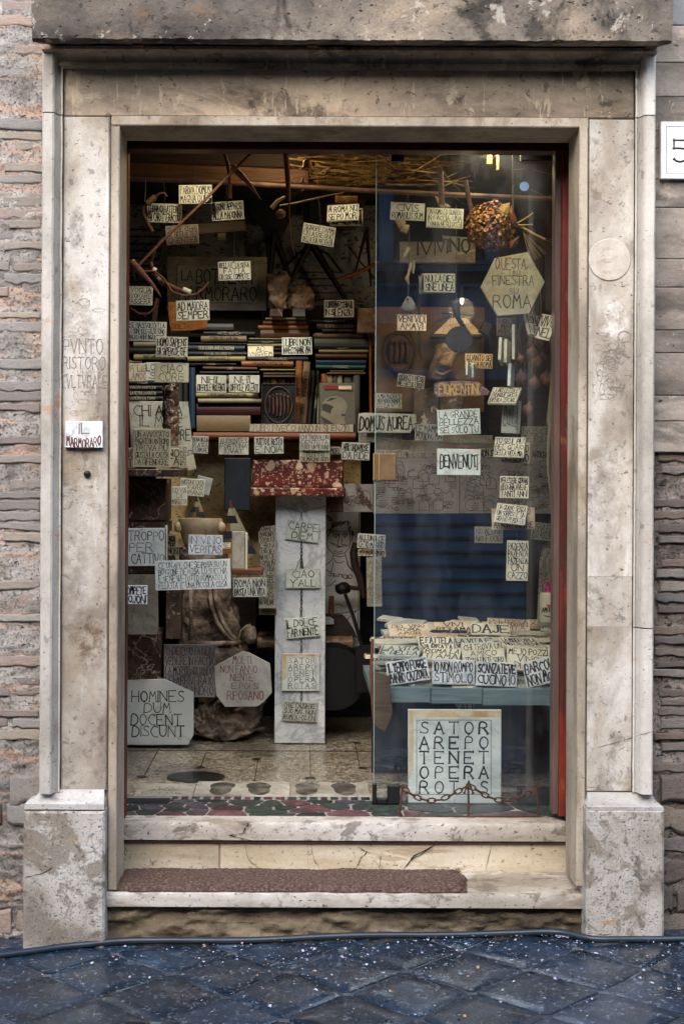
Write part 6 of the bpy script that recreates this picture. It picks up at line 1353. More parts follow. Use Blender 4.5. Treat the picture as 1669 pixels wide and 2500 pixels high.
# =============== books ===============
cover_m = {}
def cm(h):
    if h not in cover_m:
        k = NT('book_cloth_' + h[1:]); c = k.mix(k.step(k.noise(k.coord((1,1,3)), 30, 4, .7), .4, .7, .5), col(h), tuple(x*.5 for x in col(h)[:3])); cover_m[h] = k.done(c, .55, k.bump(k.noise(k.coord(), 120, 2), .2, .001))
    return cover_m[h]
BN = [0]; rb = random.Random(14)
ORD = ['topmost','second','third','fourth','fifth','sixth','seventh','eighth','ninth','tenth','eleventh','twelfth','thirteenth','fourteenth','fifteenth','sixteenth']
def book_h(x0, x1, y0, y1, h, cname, label, Y=2.3, title=None, tcol=None, dep=.2):
    c_ = P((x0+x1)/2, (y0+y1)/2, Y); w = (x1-x0)*M(Y)/2; hh = (y1-y0)*M(Y)/2; Y = Y+rb.uniform(-.012,.012)
    t = thing('book', label, 'book', (c_.x, Y, c_.z-hh), group='books stacked on the shelves'); rot = rb.uniform(-.008,.008)
    T = Matrix.Translation(c_) @ Matrix.Rotation(rot, 4, 'Y') ; mb = MB(); e = min(.0025, hh*.35)
    # rounded spine + two boards
    n = 6; pr = [(Y+.012, -hh)]+[(Y+.006-.007*math.sin(math.pi*i/n), -hh+2*hh*i/n) for i in range(n+1)]+[(Y+.012, hh)]
    vs = [T @ Vector((x, y-c_.y, z)) for x in (-w, w) for y, z in pr]; k_ = len(pr)
    mb.add(vs, [(i, k_+i, k_+i+1, i+1) for i in range(k_-1)])
    mb.box((-w, Y+.006-c_.y, hh-e), (w, Y+dep-c_.y, hh), 0, T); mb.box((-w, Y+.006-c_.y, -hh), (w, Y+dep-c_.y, -hh+e), 0, T); part('cover', mb, cm(h), t, 40)
    mb = MB(); mb.box((-w+.003, Y+.008-c_.y, -hh+e), (w-.003, Y+dep-.006-c_.y, hh-e), 0, T); part('page_block', mb, m_pages, t)
    if title:
        mb = MB(); text_mesh(mb, [title], 0, 0, 2*w, 2*hh, Y-.0022-c_.y, PR, .14, False, .3, .62, T, gap=.05); part('spine_lettering', mb, tcol or m_letterW, t)
    return t
def book_v(xt, xb, w_, y0, y1, h, label, Y=2.3, title=None, tcol=None):
    top = P(xt, y0, Y); bot = P(xb, y1, Y); w = w_*M(Y)/2; L = (top-bot).length; ang = math.atan2(top.x-bot.x, top.z-bot.z)
    t = thing('book', label, 'book', bot, group='upright books on the shelves'); T = Matrix.Translation((top+bot)/2) @ Matrix.Rotation(ang, 4, 'Y'); mb = MB(); n = 6
    pr = [(.008, -w)]+[(-.006*math.sin(math.pi*i/n), -w+2*w*i/n) for i in range(n+1)]+[(.008, w)]; vs = [T @ Vector((x, y, z)) for z in (-L/2, L/2) for y, x in pr]; k_ = len(pr)
    mb.add(vs, [(i, i+1, k_+i+1, k_+i) for i in range(k_-1)]); mb.box((w-.002, .001, -L/2), (w, .18, L/2), 0, T); mb.box((-w, .001, -L/2), (-w+.002, .18, L/2), 0, T); part('cover', mb, cm(h), t, 40)
    mb = MB(); mb.box((-w+.002, .004, -L/2+.003), (w-.002, .175, L/2-.003), 0, T); part('page_block', mb, m_pages, t)
    if title: mb = MB(); text_mesh(mb, [title], 0, 0, L, 2*w, -.0085, PR, .12, False, .3, .7, T @ Matrix.Rotation(R(90), 4, 'Y'), gap=.1); part('spine_lettering', mb, tcol or m_ink, t)
    return t
NV='#141b26'; BK_='#121214'; CR='#8f855c'; MR='#3a1719'; OR='#8a5426'; BR='#4f3220'; GR='#4a4c48'; GN='#1c4f45'; TN='#7c6748'; DG='#1c2a26'; PG='#8f8970'
CN = {NV:'navy blue',BK_:'black',CR:'cream',MR:'maroon',OR:'orange-brown',BR:'dark brown',GR:'grey',GN:'green',TN:'tan',DG:'dark green',PG:'papery buff','#16324a':'blue'}
def stack(rows, where, Y=2.3):
    for i, r_ in enumerate(rows):
        x0, x1, y0, y1, h = r_[:5]; ti = r_[5] if len(r_) > 5 else None
        tc = m_ink if h in (CR, TN, OR, PG) else m_letterW
        book_h(x0, x1, y0, y1-.6, h, '', '%s book lying %s in the stack %s' % (CN[h], ORD[i] if i else 'topmost', where), Y, ti, tc)
stack([(460,570,790,806,GR),(497,622,808,819,NV,'ARTE ANTICA'),(491,602,820,834,TN,'STORIA DELLA PIETRA'),(459,602,836,842,DG),(459,598,843,857,NV,'STUDI SU ROMA ANTICA E MODERNA'),(460,603,858,869,NV,'I DUE SEGRETI'),(458,599,870,882,CR,'LE MERAVIGLIE'),(455,576,884,893,NV,'ROMA'),(495,628,895,904,BR,'I DE'),(488,632,905,914,BK_)], 'directly behind HOMO SAPIENS')
stack([(478,634,917,936,MR),(478,634,937,957,NV),(479,631,959,971,CR,'LE PIETRE ORNAMENTALI IN ARCHITETTURA'),(484,638,973,985,PG),(480,635,986,1013,MR),(480,611,1014,1053,TN)], 'between the blue book and the oval relief')
stack([(305,378,820,833,GR),(326,385,834,846,PG),(315,392,848,863,BK_),(327,450,865,878,CR,'TRATTAMENTI E RESTAURI'),(305,345,879,887,CR),(305,452,888,897,NV)], 'nearest the door post, behind COSE PIACEVOLI')
stack([(300,398,930,939,NV,'ITALIA'),(300,398,940,952,NV,'MARMI ANTICHI'),(300,399,953,966,BK_,'LA PIETRA LAVORATA'),(300,398,967,978,NV,'LA PIETRA E IL FERRO')], 'above the big slab reading CHI A')
stack([(648,746,775,781,CR),(642,748,783,793,BR),(630,752,794,804,OR),(636,755,805,824,BR)], 'under the two rough tufa heads')
stack([(608,700,825,830,CR),(606,700,831,838,DG,'GALLERIA'),(604,700,839,847,CR,'MICHELE'),(604,702,848,856,BK_),(660,702,859,868,MR),(604,752,870,881,NV,'MANUALE')], 'behind the AD VNGVEM plaque')
stack([(590,716,882,895,OR,"I MARMI D'ITALIA"),(636,722,896,900,PG),(634,721,901,906,CR),(643,719,907,915,PG),(643,720,916,923,BR)], 'resting over the dark oval relief')
stack([(757,877,780,788,NV,'ALBUM ANTICHE'),(773,881,790,803,BR,'O O O O O O O O'),(785,898,804,810,GR,'MARMI ANTICHI'),(764,885,812,824,TN),(767,901,827,847,GR),(768,906,848,853,BK_,'ROMA ANTICA'),(778,898,854,862,CR),(770,895,864,875,BR),(771,893,876,890,'#16324a'),(771,892,891,901,GN,'I MOSAICI'),(805,888,903,908,PG),(798,892,909,914,TN)], 'beside the copper pipe')
book_v(730,724,15,881,1034,OR,'ochre book leaning upright between relief and portrait, with MA on its spine',title='MA')
book_v(749,737,16,883,1034,TN,'beige upright book lettered MARMORA ROMANA',title='OLI  MARMORA ROMANA')
book_v(757,748,5,900,1034,MR,'thin maroon upright book beside MARMORA ROMANA')
book_v(765,755,9,905,1034,BK_,'black upright book beside the navy one',title='ARTE')
book_v(776,766,7,905,1034,NV,'navy upright book MARMO ROMANO',title='MARMO ROMANO',tcol=m_letterW)
book_v(779,776,6,935,1034,CR,'cream upright book touching the portrait cover')
for x_, w_, y0, h in ((651,14,924,GR),(668,14,922,CR),(687,18,924,BR),(703,7,922,NV),(714,9,922,'#16324a')): book_v(x_,x_,w_,y0,940,h,'small %s upright book just above the oval relief' % CN[h],Y=2.33)
for x_, w_, y0, h in ((790,15,912,OR),(805,13,915,CR),(817,9,917,GR),(829,12,916,PG)): book_v(x_,x_,w_,y0,940,h,'small %s upright book just above the portrait cover' % CN[h],Y=2.33)
book_v(870,866,16,915,1054,GR,'tall grey upright book MANUALE behind the portrait',Y=2.32)
mb = xbox(838,915,878,1050,2.345,.02); t = thing('manual', 'grey clothbound manual leaning behind the portrait cover', 'book', P(858,1050,2.34)); part('cover', mb, cm(GR), t); mb = MB(); q = P(858,926,2.34); text_mesh(mb, ['MANUALE'], q.x, q.z, 34*M(2.34), 12*M(2.34), 2.343, PR, .12, False, .2, 1); part('title_lettering', mb, m_letterW, t)
book_v(469,469,14,897,1045,'#16324a','blue patterned tall upright book beside CIAO CORE')
book_v(438,438,13,935,1048,'#5c5f34' if False else DG,'dark green upright book behind the stone sliver'); book_v(452,452,12,935,1048,BK_,'black upright book beside the blue patterned one')
# dark oval relief book cover / plaque
t = thing('oval_relief', 'dark framed relief of columned figures in an oval, standing on the shelf', 'relief', P(680,1036,2.2)); part('panel', xbox(638,936,722,1036,2.2,.02), m_darkgreenm, t)
c = P(680,988,2.19); m = M(2.19); mb = MB(); mb.tube([(c.x+33*m*math.cos(a), 2.192, c.z+44*m*math.sin(a)) for a in (2*math.pi*k/28 for k in range(29))], .0035, 8); part('oval_rim', mb, m_relief, t, 60)
for i in range(6):
    xx = c.x+(-22+i*9)*m; hh = (30-abs(i-2.5)*3)*m; part('figure', blob((xx, 2.188, c.z+hh*.85), .006, .006, .008, 8, .2, i), m_relief, t, 180); mb = MB(); mb.tube([(xx, 2.190, c.z-hh+.004), (xx+.002, 2.186, c.z), (xx-.001, 2.189, c.z+hh*.8)], [.0045,.006,.0035], 8); part('figure', mb, m_relief, t, 60)
mb = MB(); 
for a_, b_ in (((638,936),(722,938)),((638,1034),(722,1036)),((638,936),(640,1036)),((720,936),(722,1036))): q = xbox(a_[0],a_[1],b_[0],b_[1],2.193,.01,.0005); mb.add(q.v, q.f)
part('frame', mb, cm(MR), t)
# portrait cover
t = thing('portrait_cover', 'grey book cover with a balding man in profile looking down, red label', 'book', P(824,1037,2.2)); t2_ = t; t = part('cover', xbox(780,935,868,1037,2.2,.02), cm('#55554b'), t2_)
Yp = 2.1985; 
def pg(pts, Y, mat, name): mb = MB(); L = [P(780.5+(x-880)*.2168+.0, 850+y*.2168, Y) for x, y in pts]; mb.add([tuple(v) for v in L], [tuple(reversed(range(len(L))))]); return part(name, mb, mat, t)
m_skinprint = plain('printed_grey_light', '#7a7666', .6, amt=.3, scale=20); m_hairprint = plain('printed_grey_dark', '#34332f', .6, amt=.2)
pg([(905,640),(935,580),(1000,545),(1070,540),(1130,560),(1170,600),(1190,650),(1180,690),(1168,720),(1160,770),(1150,800),(1165,840),(1160,855),(930,855),(885,760),(900,700)], Yp, m_skinprint, 'printed_head')
pg([(905,640),(940,620),(1000,640),(1040,660),(1010,690),(1000,740),(960,720),(905,700)], Yp-.0004, m_hairprint, 'printed_hair'); pg([(1115,745),(1170,740),(1165,760),(1130,770)], Yp-.0004, m_hairprint, 'printed_brow'); pg([(930,850),(885,760),(960,800),(1040,855)], Yp-.0005, m_hairprint, 'printed_collar'); pg([(945,600),(1000,560),(1080,560),(1010,590)], Yp-.0004, m_hairprint, 'printed_strand')
pg([(1000,720),(1025,690),(1045,710),(1035,760),(1010,760)], Yp-.0007, m_skinprint, 'printed_ear')
mb = xbox(791,941,826,951,2.196,.003,.0005); part('red_label', mb, plain('faded_red_label', '#7c1f28', .6, amt=.3), t); mb = xbox(826,942,858,951,2.19,.004,.001); part('paper_tab', mb, m_warmstone, t)
# shelf, pipe, tufa pieces
t = thing('wooden_shelf', 'round-edged brown wooden shelf under the books', 'shelf', P(670,1064,2.13)); mb = MB(); a_ = P(472,1064,2.14); b_ = P(868,1064,2.14); mb.tube([a_, a_.lerp(b_, .5), b_], .017, 12); part('front_edge', mb, m_redstick, t, 50); mb = MB(); mb.box((a_.x, 2.14, a_.z-.014), (b_.x, 2.55, a_.z+.016)); part('board', mb, m_wood, t)
mb = MB(); a_ = P(300,830,2.36); mb.box((XL, 2.56, P(0,1052,2.36).z), (P(905,0,2.5).x, 2.6, P(0,745,2.5).z)); solo('bookcase_back', mb, m_darkwood, 'dark back board behind the rows of books', 'board')
mb = MB(); mb.tube([P(903,800,2.3), P(904,900,2.3), P(905,1010,2.3)], .0085, 10); solo('copper_pipe', mb, m_copper, 'vertical copper pipe beside the bookcase', 'pipe', 60)
solo('tufa_head', rings(subrows([(752,668,700),(720,660,702),(690,652,708),(670,655,706),(660,672,695)], 5), 2.25, .08, 60, .02, 3, .7, 22), m_tufa, 'narrow rough tufa piece standing on the books, the slimmer of two', 'stone', 180)
solo('tufa_head', rings(subrows([(752,700,765),(735,698,764),(715,708,762),(700,716,752),(693,722,745)], 5), 2.25, .1, 60, .022, 7, .7, 22), m_tufa, 'squat rough tufa piece standing on the books, the wider of two', 'stone', 180)
solo('marble_offcut', xbox(658,753,690,773,2.2,.06), m_redmarble, 'small dark veined marble cube under the slimmer tufa piece', 'marble block'); solo('marble_offcut', xbox(714,753,745,773,2.2,.06), m_bardiglio, 'small grey veined marble cube under the wider tufa piece', 'marble block')
mb = xbox(872,752,920,812,2.2,.05); solo('lettered_stone', mb, m_tufa, 'brownish carved stone at the end of the book pile, beside the glass edge', 'stone')

# =============== back wall with slots, dividers ===============
bwp = thing('speckled_wall', 'speckled grey stone cladding of the back wall with dark slots', 'wall', P(620,800,2.8))
mb = MB(); z0 = P(0,1000,2.8).z; z1 = P(0,470,2.8).z; mb.box((XL, 2.8, z0), (P(918,0,2.8).x, 2.9, ZC)); part('cladding', mb, m_speckwall, bwp)
rg = random.Random(6)
for y_ in (664, 680, 697, 714, 731, 747, 764):
    a_ = P(725-(y_-664)*.4, y_, 2.79); b_ = P(840+(y_-664)*.25, y_, 2.79); mb = MB(); mb.box((a_.x, 2.792, a_.z-.0028), (b_.x, 2.7985, a_.z+.0028)); part('dark_slot', mb, m_black, bwp)
for y_ in (560, 577, 595, 612, 630, 648, 668, 688, 710, 732, 752):
    a_ = P(300, y_, 2.79); b_ = P(392, y_+2, 2.79); mb = MB(); mb.box((a_.x, 2.792, a_.z-.004), (b_.x, 2.7985, a_.z+.004)); part('dark_slot', mb, m_black, bwp)
def bar(pts, r, mat, name, label, cat, Y, smooth=60, par=None, seg=8):
    mb = MB(); mb.tube([P(a, b, Y) for a, b in pts], r, seg)
    return part(name, mb, mat, par, smooth) if par else solo(name, mb, mat, label, cat, smooth)
def dividers(lab_, apex, l, r_, Y, w=.014, arcp=None, mat=None):
    t = thing('dividers', lab_, 'dividers', P(*apex, Y)); mat = mat or m_iron
    for q in (l, r_):
        mb = MB(); a = P(*apex, Y); b = P(*q, Y); mb.tube([a, a.lerp(b, .25), b], [w, w*.95, w*.45], 6); part('leg', mb, mat, t, 60)
    mb = MB(); mb.lathe([(w*1.3,-.01),(w*1.3,.01)], P(*apex, Y-.005), 12, mat=Matrix.Rotation(R(90),4,'X')); part('hinge', mb, mat, t, 40)
    if arcp: mb = MB(); mb.tube([P(a, b, Y+.005) for a, b in arcp], w*.35, 6); part('arc', mb, mat, t, 60)
dividers('large black iron dividers hanging on the back wall over LA BOTTEGA', (668,570), (645,770), (712,690), 2.6, .022)
dividers('large black iron dividers with an arc, legs straddling the dark slots', (758,590), (700,705), (845,735), 2.58, .022, [(690,660),(725,620),(760,602),(800,620),(835,665)])
dividers('slim black dividers low beside the glass edge', (895,560), (868,660), (905,700), 2.6, .010, [(850,600),(880,640),(915,680)])
bar([(655,590),(650,700),(640,800)], .008, m_iron, 'iron_rod', 'thin black iron rod hanging down past LA BOTTEGA', 'rod', 2.5)
bar([(826,682),(875,665),(925,640)], .010, m_redstick, 'square_ruler', 'reddish wooden rule slanting up toward the glass edge', 'rule', 2.4)
mb = MB()
q = [(P(a,b,2.65).x, P(a,b,2.65).z) for a, b in ((650,575),(690,575),(740,470),(700,455),(610,455),(600,500))]; q.reverse(); mb.slab(q, 2.64, 2.66, .002); solo('black_board', mb, m_black, 'dark fan-shaped board high on the back wall', 'board')
mb = MB(); q = [(P(a,b,2.62).x, P(a,b,2.62).z) for a, b in ((742,560),(860,560),(905,470),(730,470))]; mb.slab(q, 2.61, 2.63, .002); solo('black_board', mb, m_black, 'dark lettered board high behind SIGNORE DAMMI', 'board')
r_, T_ = pl(800,520,90,50,2.58,['AMOR','VINCIT'],'black plaque with faint lettering high on the back wall',0,mat=m_black,ink=m_darkwood,border=False)
# =============== ceiling beams and twigs ===============
t = thing('ceiling_beam', 'old brown timber beam running below the ceiling over the hanging plaques', 'beam', P(530,420,1.25)); a_ = P(290,398,1.25)
mb = MB(); L = [(295,396),(752,413),(752,449),(295,430)]; q = [(P(a,b,1.25).x, P(a,b,1.25).z) for a, b in L]; q.reverse(); mb.slab(q, 1.25, 1.33, .004); part('timber', mb, m_wood, t)
mb = MB(); q = [(P(a,b,1.35).x, P(a,b,1.35).z) for a, b in ((290,340),(760,350),(760,412),(290,395))]; q.reverse(); mb.slab(q, 1.35, 1.38, .004); solo('upper_board', mb, m_darkwood, 'dark wide board above the timber beam', 'board')
bar([(295,436),(500,443),(720,455),(925,467),(1060,473),(1180,478),(1350,486)], .0105, m_brownwood, 'ceiling_pole', 'long pale pole running across under the beam and on behind the glass', 'pole', 1.2)
mb = MB(); rg = random.Random(19)
for i in range(520):
    y_ = rg.uniform(345, 452); x0 = rg.uniform(745, 900) if rg.random() < .8 else rg.uniform(900, 1120); Y = rg.uniform(1.25, 1.75); ln = rg.uniform(40, 150); sl_ = rg.gauss(0, .16) if rg.random() < .7 else rg.gauss(0, 1.2)
    p0 = P(x0-ln/2, y_+ln/2*sl_*.5, Y); p1 = P(x0+rg.uniform(-10,10), y_+rg.uniform(-5,5), Y+rg.uniform(-.03,.03)); p2 = P(x0+ln/2, y_-ln/2*sl_*.5, Y+rg.uniform(-.05,.05))
    r0 = rg.choice((.0012,.0016,.0022,.003,.005)); mb.tube([p0, p1, p2], [r0, r0*.9, r0*.4], 4, cap=False)
for i in range(160):
    c = P(rg.uniform(750, 1000), rg.uniform(350, 445), rg.uniform(1.25,1.5)); a = rg.uniform(0, 6.28); l = rg.uniform(.015,.04); w = rg.uniform(.003,.009); dx = Vector((math.cos(a)*l, rg.uniform(-.01,.01), math.sin(a)*l*.5)); dz = Vector((-math.sin(a)*w, .003, math.cos(a)*w)); mb.add([c-dx, c-dz, c+dx, c+dz], [(0,1,2,3)])
solo('dry_twigs', mb, m_twig, 'tangle of dry twigs and leaves stuffed under the ceiling', 'twigs', kind='stuff')
# lamps of the shop, plus fill lamps added to brighten the interior
def lamp(px, py, Y, e, colr, label, size=.02):
    t = thing('ceiling_lamp', label, 'lamp', P(px, py, Y)); c = P(px, py, Y); mb = MB(); mb.lathe([(.002,-.018),(size*.7,-.015),(size,0),(size*.7,.016),(.008,.024)], c, 16); part('bulb', mb, m_bulb, t, 60)
    mb = MB(); mb.lathe([(size*1.9,.005),(size*1.2,.035),(.012,.05),(.01,.06)], c, 16); part('shade', mb, m_black, t, 60)
    L_ = bpy.data.lights.new('lamp_light', 'POINT'); L_.energy = e; L_.color = colr; L_.shadow_soft_size = .06; o = bpy.data.objects.new('lamp_light', L_); C.objects.link(o); o.location = c+Vector((0,-.0,-.05))
    return t
GLOW = (1.0, .88, .66); WARM = (1.0, .70, .36); SOFT_FILL = (1.0, .9, .74)
LAMPS = [(690,318,1.0,1.5,WARM,'small warm lamp under the ceiling over the bell'),(1195,322,1.05,3,WARM,'small warm lamp under the ceiling above the dried flowers'),(1127,732,1.75,1.6,WARM,'tiny warm lamp hanging before the ochre wall'),(480,305,1.7,6,SOFT_FILL,'added fill lamp under the ceiling above the books'),(900,300,1.9,9,SOFT_FILL,'added fill lamp under the ceiling deep in the shop')]  # the two soft ones are unseen fill, put in to brighten books and back
for a in LAMPS: lamp(*a, size=.007 if 'tiny' in a[5] else .02)
def spot(x, z, Y, e, colr, label, aim, ang=110):
    t = thing('spot_lamp', label, 'lamp', (x, Y, z)); d = (Vector(aim)-Vector((x, Y, z))).normalized(); q = d.to_track_quat('-Z', 'Y').to_matrix().to_4x4(); T = Matrix.Translation((x, Y, z)) @ q
    mb = MB(); mb.lathe([(.030,0),(.030,.05),(.018,.07)], (0,0,0), 18); mb.v = [tuple(T @ Vector(v)) for v in mb.v]; part('housing', mb, m_black, t, 40)
    mb = MB(); mb.tube([(x, Y, z), (x, Y, ZC)], .006, 6); part('bracket', mb, m_black, t)
    L_ = bpy.data.lights.new('spot_light', 'SPOT'); L_.energy = e; L_.color = colr; L_.spot_size = R(ang); L_.spot_blend = .8; L_.shadow_soft_size = .05; o = bpy.data.objects.new('spot_light', L_); C.objects.link(o); o.matrix_world = T @ Matrix.Translation((0,0,-.01))
spot(-.45, 2.96, .50, 3.0, GLOW, 'small black spot lamp fixed inside the lintel, over the open half', (-.35, 1.1, 1.4), 95)
spot(.12, 2.96, .50, 3.0, GLOW, 'small black spot lamp fixed inside the lintel, near the glass edge', (.1, 1.1, 1.4), 95)
spot(.72, 2.96, .48, 7, GLOW, 'added black fill spot above the glass panel, brightening the hexagonal plaque', (.72, .9, 2.3))  # added only to brighten the hexagonal plaque behind the glass
spot(-.35, 3.0, 1.42, 30, (1.0,.93,.82), 'added larger fill spot under the ceiling, aimed deep into the shop', (-.4, 2.15, .7), 100)  # unseen fill, added to lift the dark lower back of the shop
# bright strips near the lamp; their lit yellow is put into the colour
mb = xbox(1188,330,1201,400,1.1,.01); solo('lit_slat', mb, plain('yellow_lit_wood','#c09a4a',.5,amt=.3), 'broad slat coloured bright as if lit, hanging under the lamp over the dried flowers', 'slat'); mb = xbox(1212,330,1218,415,1.1,.01); solo('lit_slat', mb, plain('pale_lit_wood','#c8b374',.5,amt=.3), 'thin slat coloured bright as if lit, hanging beside the broad one', 'slat')
# =============== hanging tools at the top ===============
bar([(337,650),(400,585),(500,489),(570,417),(632,355)], .0062, m_redstick, 'long_wooden_stick', 'long square reddish wooden stick slanting up across the doorway', 'stick', .72, seg=4)
def spindle(pts, rads, Y, label, mat=m_redstick):
    t = thing('wooden_spindle', label, 'spindle', P(*pts[0], Y)); mb = MB(); mb.tube([P(a, b, Y) for a, b in pts], [r*.001 for r in rads], 12); part('shaft', mb, mat, t, 60)
    d = (P(*pts[1], Y)-P(*pts[0], Y)).normalized(); a = P(*pts[0], Y)
    mb = MB(); mb.tube([a-d*.014, a-d*.008, a, a+d*.01], [.007,.015,.014,.010], 12); part('knob', mb, m_horn, t, 60); return t
spindle([(572,412),(585,425),(600,440),(622,468),(637,488)], [12,13,10,6,1.5], .75, 'tapered turned spindle pointing down over the long stick')
spindle([(325,642),(342,662),(352,672),(372,694),(388,716),(394,726)], [13,15,10,8,4,1], .70, 'tapered turned spindle pointing down near the door post')
bar([(545,365),(556,400),(560,430),(562,485)], .007, m_rust, 'rusty_rod', 'rusty iron rod hanging over IO SONO APPARSO', 'rod', .8)
t = thing('hand_brace', 'old hand brace with wooden grip hanging beside CHI HA CARATTERE', 'hand brace', P(360,520,.74))
bar([(359,498),(380,480)], .0125, m_horn, 'grip', '', '', .74, par=t); bar([(380,480),(392,472),(402,472),(407,480)], .005, m_rust, 'crank', '', '', .74, par=t); bar([(359,498),(350,508),(350,522),(358,540),(366,556)], [.006,.0055,.006,.007,.007], m_rust, 'crank', '', '', .74, par=t); bar([(366,554),(372,566)], .009, m_rust, 'chuck', '', '', .74, par=t); bar([(354,492),(357,430)], .0012, m_string, 'hanging_wire', '', '', .74, par=t)
t = thing('bow_drill', 'curved wooden bow drill with pale bands hanging by the door post', 'bow drill', P(400,660,.82))
bar([(368,640),(374,665),(395,690),(430,705),(455,712)], [.007,.011,.012,.010,.006], m_redstick, 'bow', '', '', .82, par=t, seg=6); bar([(352,662),(378,662),(400,680),(420,712),(450,722),(480,718),(500,702),(510,688)], .0042, m_redstick, 'spring', '', '', .80, par=t)
for q in (((374,657),(381,662)),((387,676),(394,682)),((447,706),(466,714))): bar(q, .0105, m_plaque, 'pale_band', '', '', .812, par=t)
bar([(370,640),(378,610),(396,580)], .006, m_darkwood, 'upper_arm', '', '', .84, par=t)
bar([(312,735),(320,752),(340,766),(362,766),(378,752),(384,730)], .004, m_redstick, 'bent_rod', 'thin bent wooden rod hooped under the PASSERA plaque', 'rod', .78)
bar([(384,727),(376,790)], .012, m_wood, 'flat_stick', 'flat brown stick hanging behind AD MAIORA', 'stick', 1.1, seg=4)
t = thing('wooden_clamp', 'brown wooden clamp board with toothed end behind the brown-lettered plaque', 'clamp', P(550,560,1.0)); mb = MB(); q = [(P(a,b,1.0).x, P(a,b,1.0).z) for a, b in ((485,548),(595,540),(598,545),(592,548),(600,552),(594,555),(600,560),(485,570))]; mb.slab(q, 1.0, 1.03, .002); part('board', mb, m_paleboard, t); mb = xbox(531,568,551,582,1.0,.03); part('peg', mb, m_horn, t)
t = thing('large_awl', 'long tapered iron and wood drill hanging with its point down', 'drill', P(700,440,.9))
bar([(699,345),(700,380)], .013, m_iron, 'cap', '', '', .9, par=t); bar([(697,380),(700,400),(703,450),(705,490)], [.011,.012,.010,.006], m_redstick, 'shaft', '', '', .9, par=t); bar([(705,490),(708,560),(714,605),(721,625)], [.0035,.0035,.002,.001], m_rust, 'point', '', '', .9, par=t)
for y_ in (435, 441): bar([(694,y_),(712,y_)], .0025, m_brass, 'ring', '', '', .895, par=t)
t = thing('horn_ladle', 'brown horn ladle hanging from a thin rod', 'ladle', P(680,520,1.0)); part('bowl', blob(P(684,522,1.0), .022, .012, .020, 14, .1, 3), m_horn, t, 180); bar([(663,508),(678,490),(696,480)], [.009,.008,.005], m_bone, 'hook_end', '', '', 1.0, par=t)
bar([(682,502),(720,496),(790,480),(838,470)], [.003,.0035,.003,.002], m_bone, 'thin_rod', 'thin bare wooden rod stretching from the ladle to the cork', 'rod', .98)
t = thing('cork_float', 'pair of brown corks on a wire ring above A ROMA NU', 'cork', P(845,488,.86)); bar([(818,487),(845,487),(872,487)], .014, m_cork, 'cork', '', '', .87, par=t); mb = MB(); c = P(845,488,.85); mb.tube([(c.x+.008*math.cos(a), .845, c.z+.012*math.sin(a)) for a in (2*math.pi*k/10 for k in range(11))], .001, 5); part('wire_ring', mb, m_wire, t)
def bell(px, py, s_, Y, label):
    t = thing('small_bell', label, 'bell', P(px, py, Y)); c = P(px, py, Y); mb = MB(); mb.lathe([(.026*s_,-.02*s_),(.027*s_,-.017*s_),(.020*s_,-.008*s_),(.017*s_,.006*s_),(.016*s_,.016*s_),(.009*s_,.020*s_),(.003*s_,.022*s_)], c, 20); bb = part('bell_body', mb, m_bell, t, 60)
    mb = MB(); mb.tube([c+Vector((0,0,.02*s_)), c+Vector((.002,0,.05*s_))], .0015, 5); part('cord', mb, m_string, t); part('clapper', blob(c+Vector((0,-.004,-.02*s_)), .005*s_, .005*s_, .005*s_, 8), m_iron, bb, 180)
bell(750, 402, 1.0, .85, 'larger ochre terracotta bell hanging under the twigs'); bell(740, 440, .45, .88, 'tiny banded terracotta bell below the larger one')
bar([(744,365),(747,440)], .0012, m_string, 'twine', 'thin twine carrying the two bells', 'twine', .87)
# =============== hanging things behind the glass ===============
t = thing('pierced_pebble', 'rounded triangular grey pebble with a hole, hung on a fine chain', 'pebble', P(996,740,.8)); mb = MB(); c = P(996,742,.8)
q = [(P(a,b,.8).x, P(a,b,.8).z) for a, b in ((979,754),(984,759),(996,760),(1008,759),(1015,752),(1013,744),(1004,728),(998,724),(992,725),(988,732),(980,746))]; mb.slab(q, .79, .808, .004); part('stone', mb, stone('speckled_pebble', [(.3,'#6f6a5b'),(.6,'#948d78'),(.8,'#a9a28c')], 20, rough=.8), t, 60)
mb = MB(); mb.lathe([(.004,-.001),(.004,.001)], P(994,731,.788), 8, mat=Matrix.Rotation(R(90),4,'X')); part('hole', mb, m_ink, t)
chain_pts = [(998,545),(1000,600),(998,650),(1000,700),(996,724)]
mb = chain(P(999,550,.8), P(996,726,.8), .008, 0, .004, wire=.0008); part('fine_chain', mb, m_wire, t)
for q, r0, lb in (([(1003,640),(1000,655),(997,668),(992,680),(997,694)], [.004,.007,.005,.009,.004], 'a'), ([(1010,636),(1009,650),(1008,668)], [.004,.006,.004], 'b'), ([(998,605),(992,618),(985,628)], [.008,.010,.005], 'c')):
    mb = MB(); mb.tube([P(a, b, .8) for a, b in q], r0, 10); part('bone_charm', mb, m_bone, t, 60)
t = thing('black_medallion', 'round black scratched medallion hung from a curved black horn', 'medallion', P(1120,830,.9)); mb = MB(); mb.lathe([(.052,-.004),(.054,0),(.052,.004)], P(1120,829,.9), 28, mat=Matrix.Rotation(R(90),4,'X')); part('disc', mb, m_black, t, 30)
mb = MB(); rg = random.Random(2); c = P(1120,829,.894)
for i in range(14): cx, cz = c.x+rg.uniform(-.03,.03), c.z+rg.uniform(-.03,.03); mb.strip([(cx+.010*math.cos(a)*rg.uniform(.6,1.2), cz+.010*math.sin(a)) for a in (k*.7 for k in range(6))], .0009, .8935-.0001*(i%7))
part('scratches', mb, m_inkg, t)
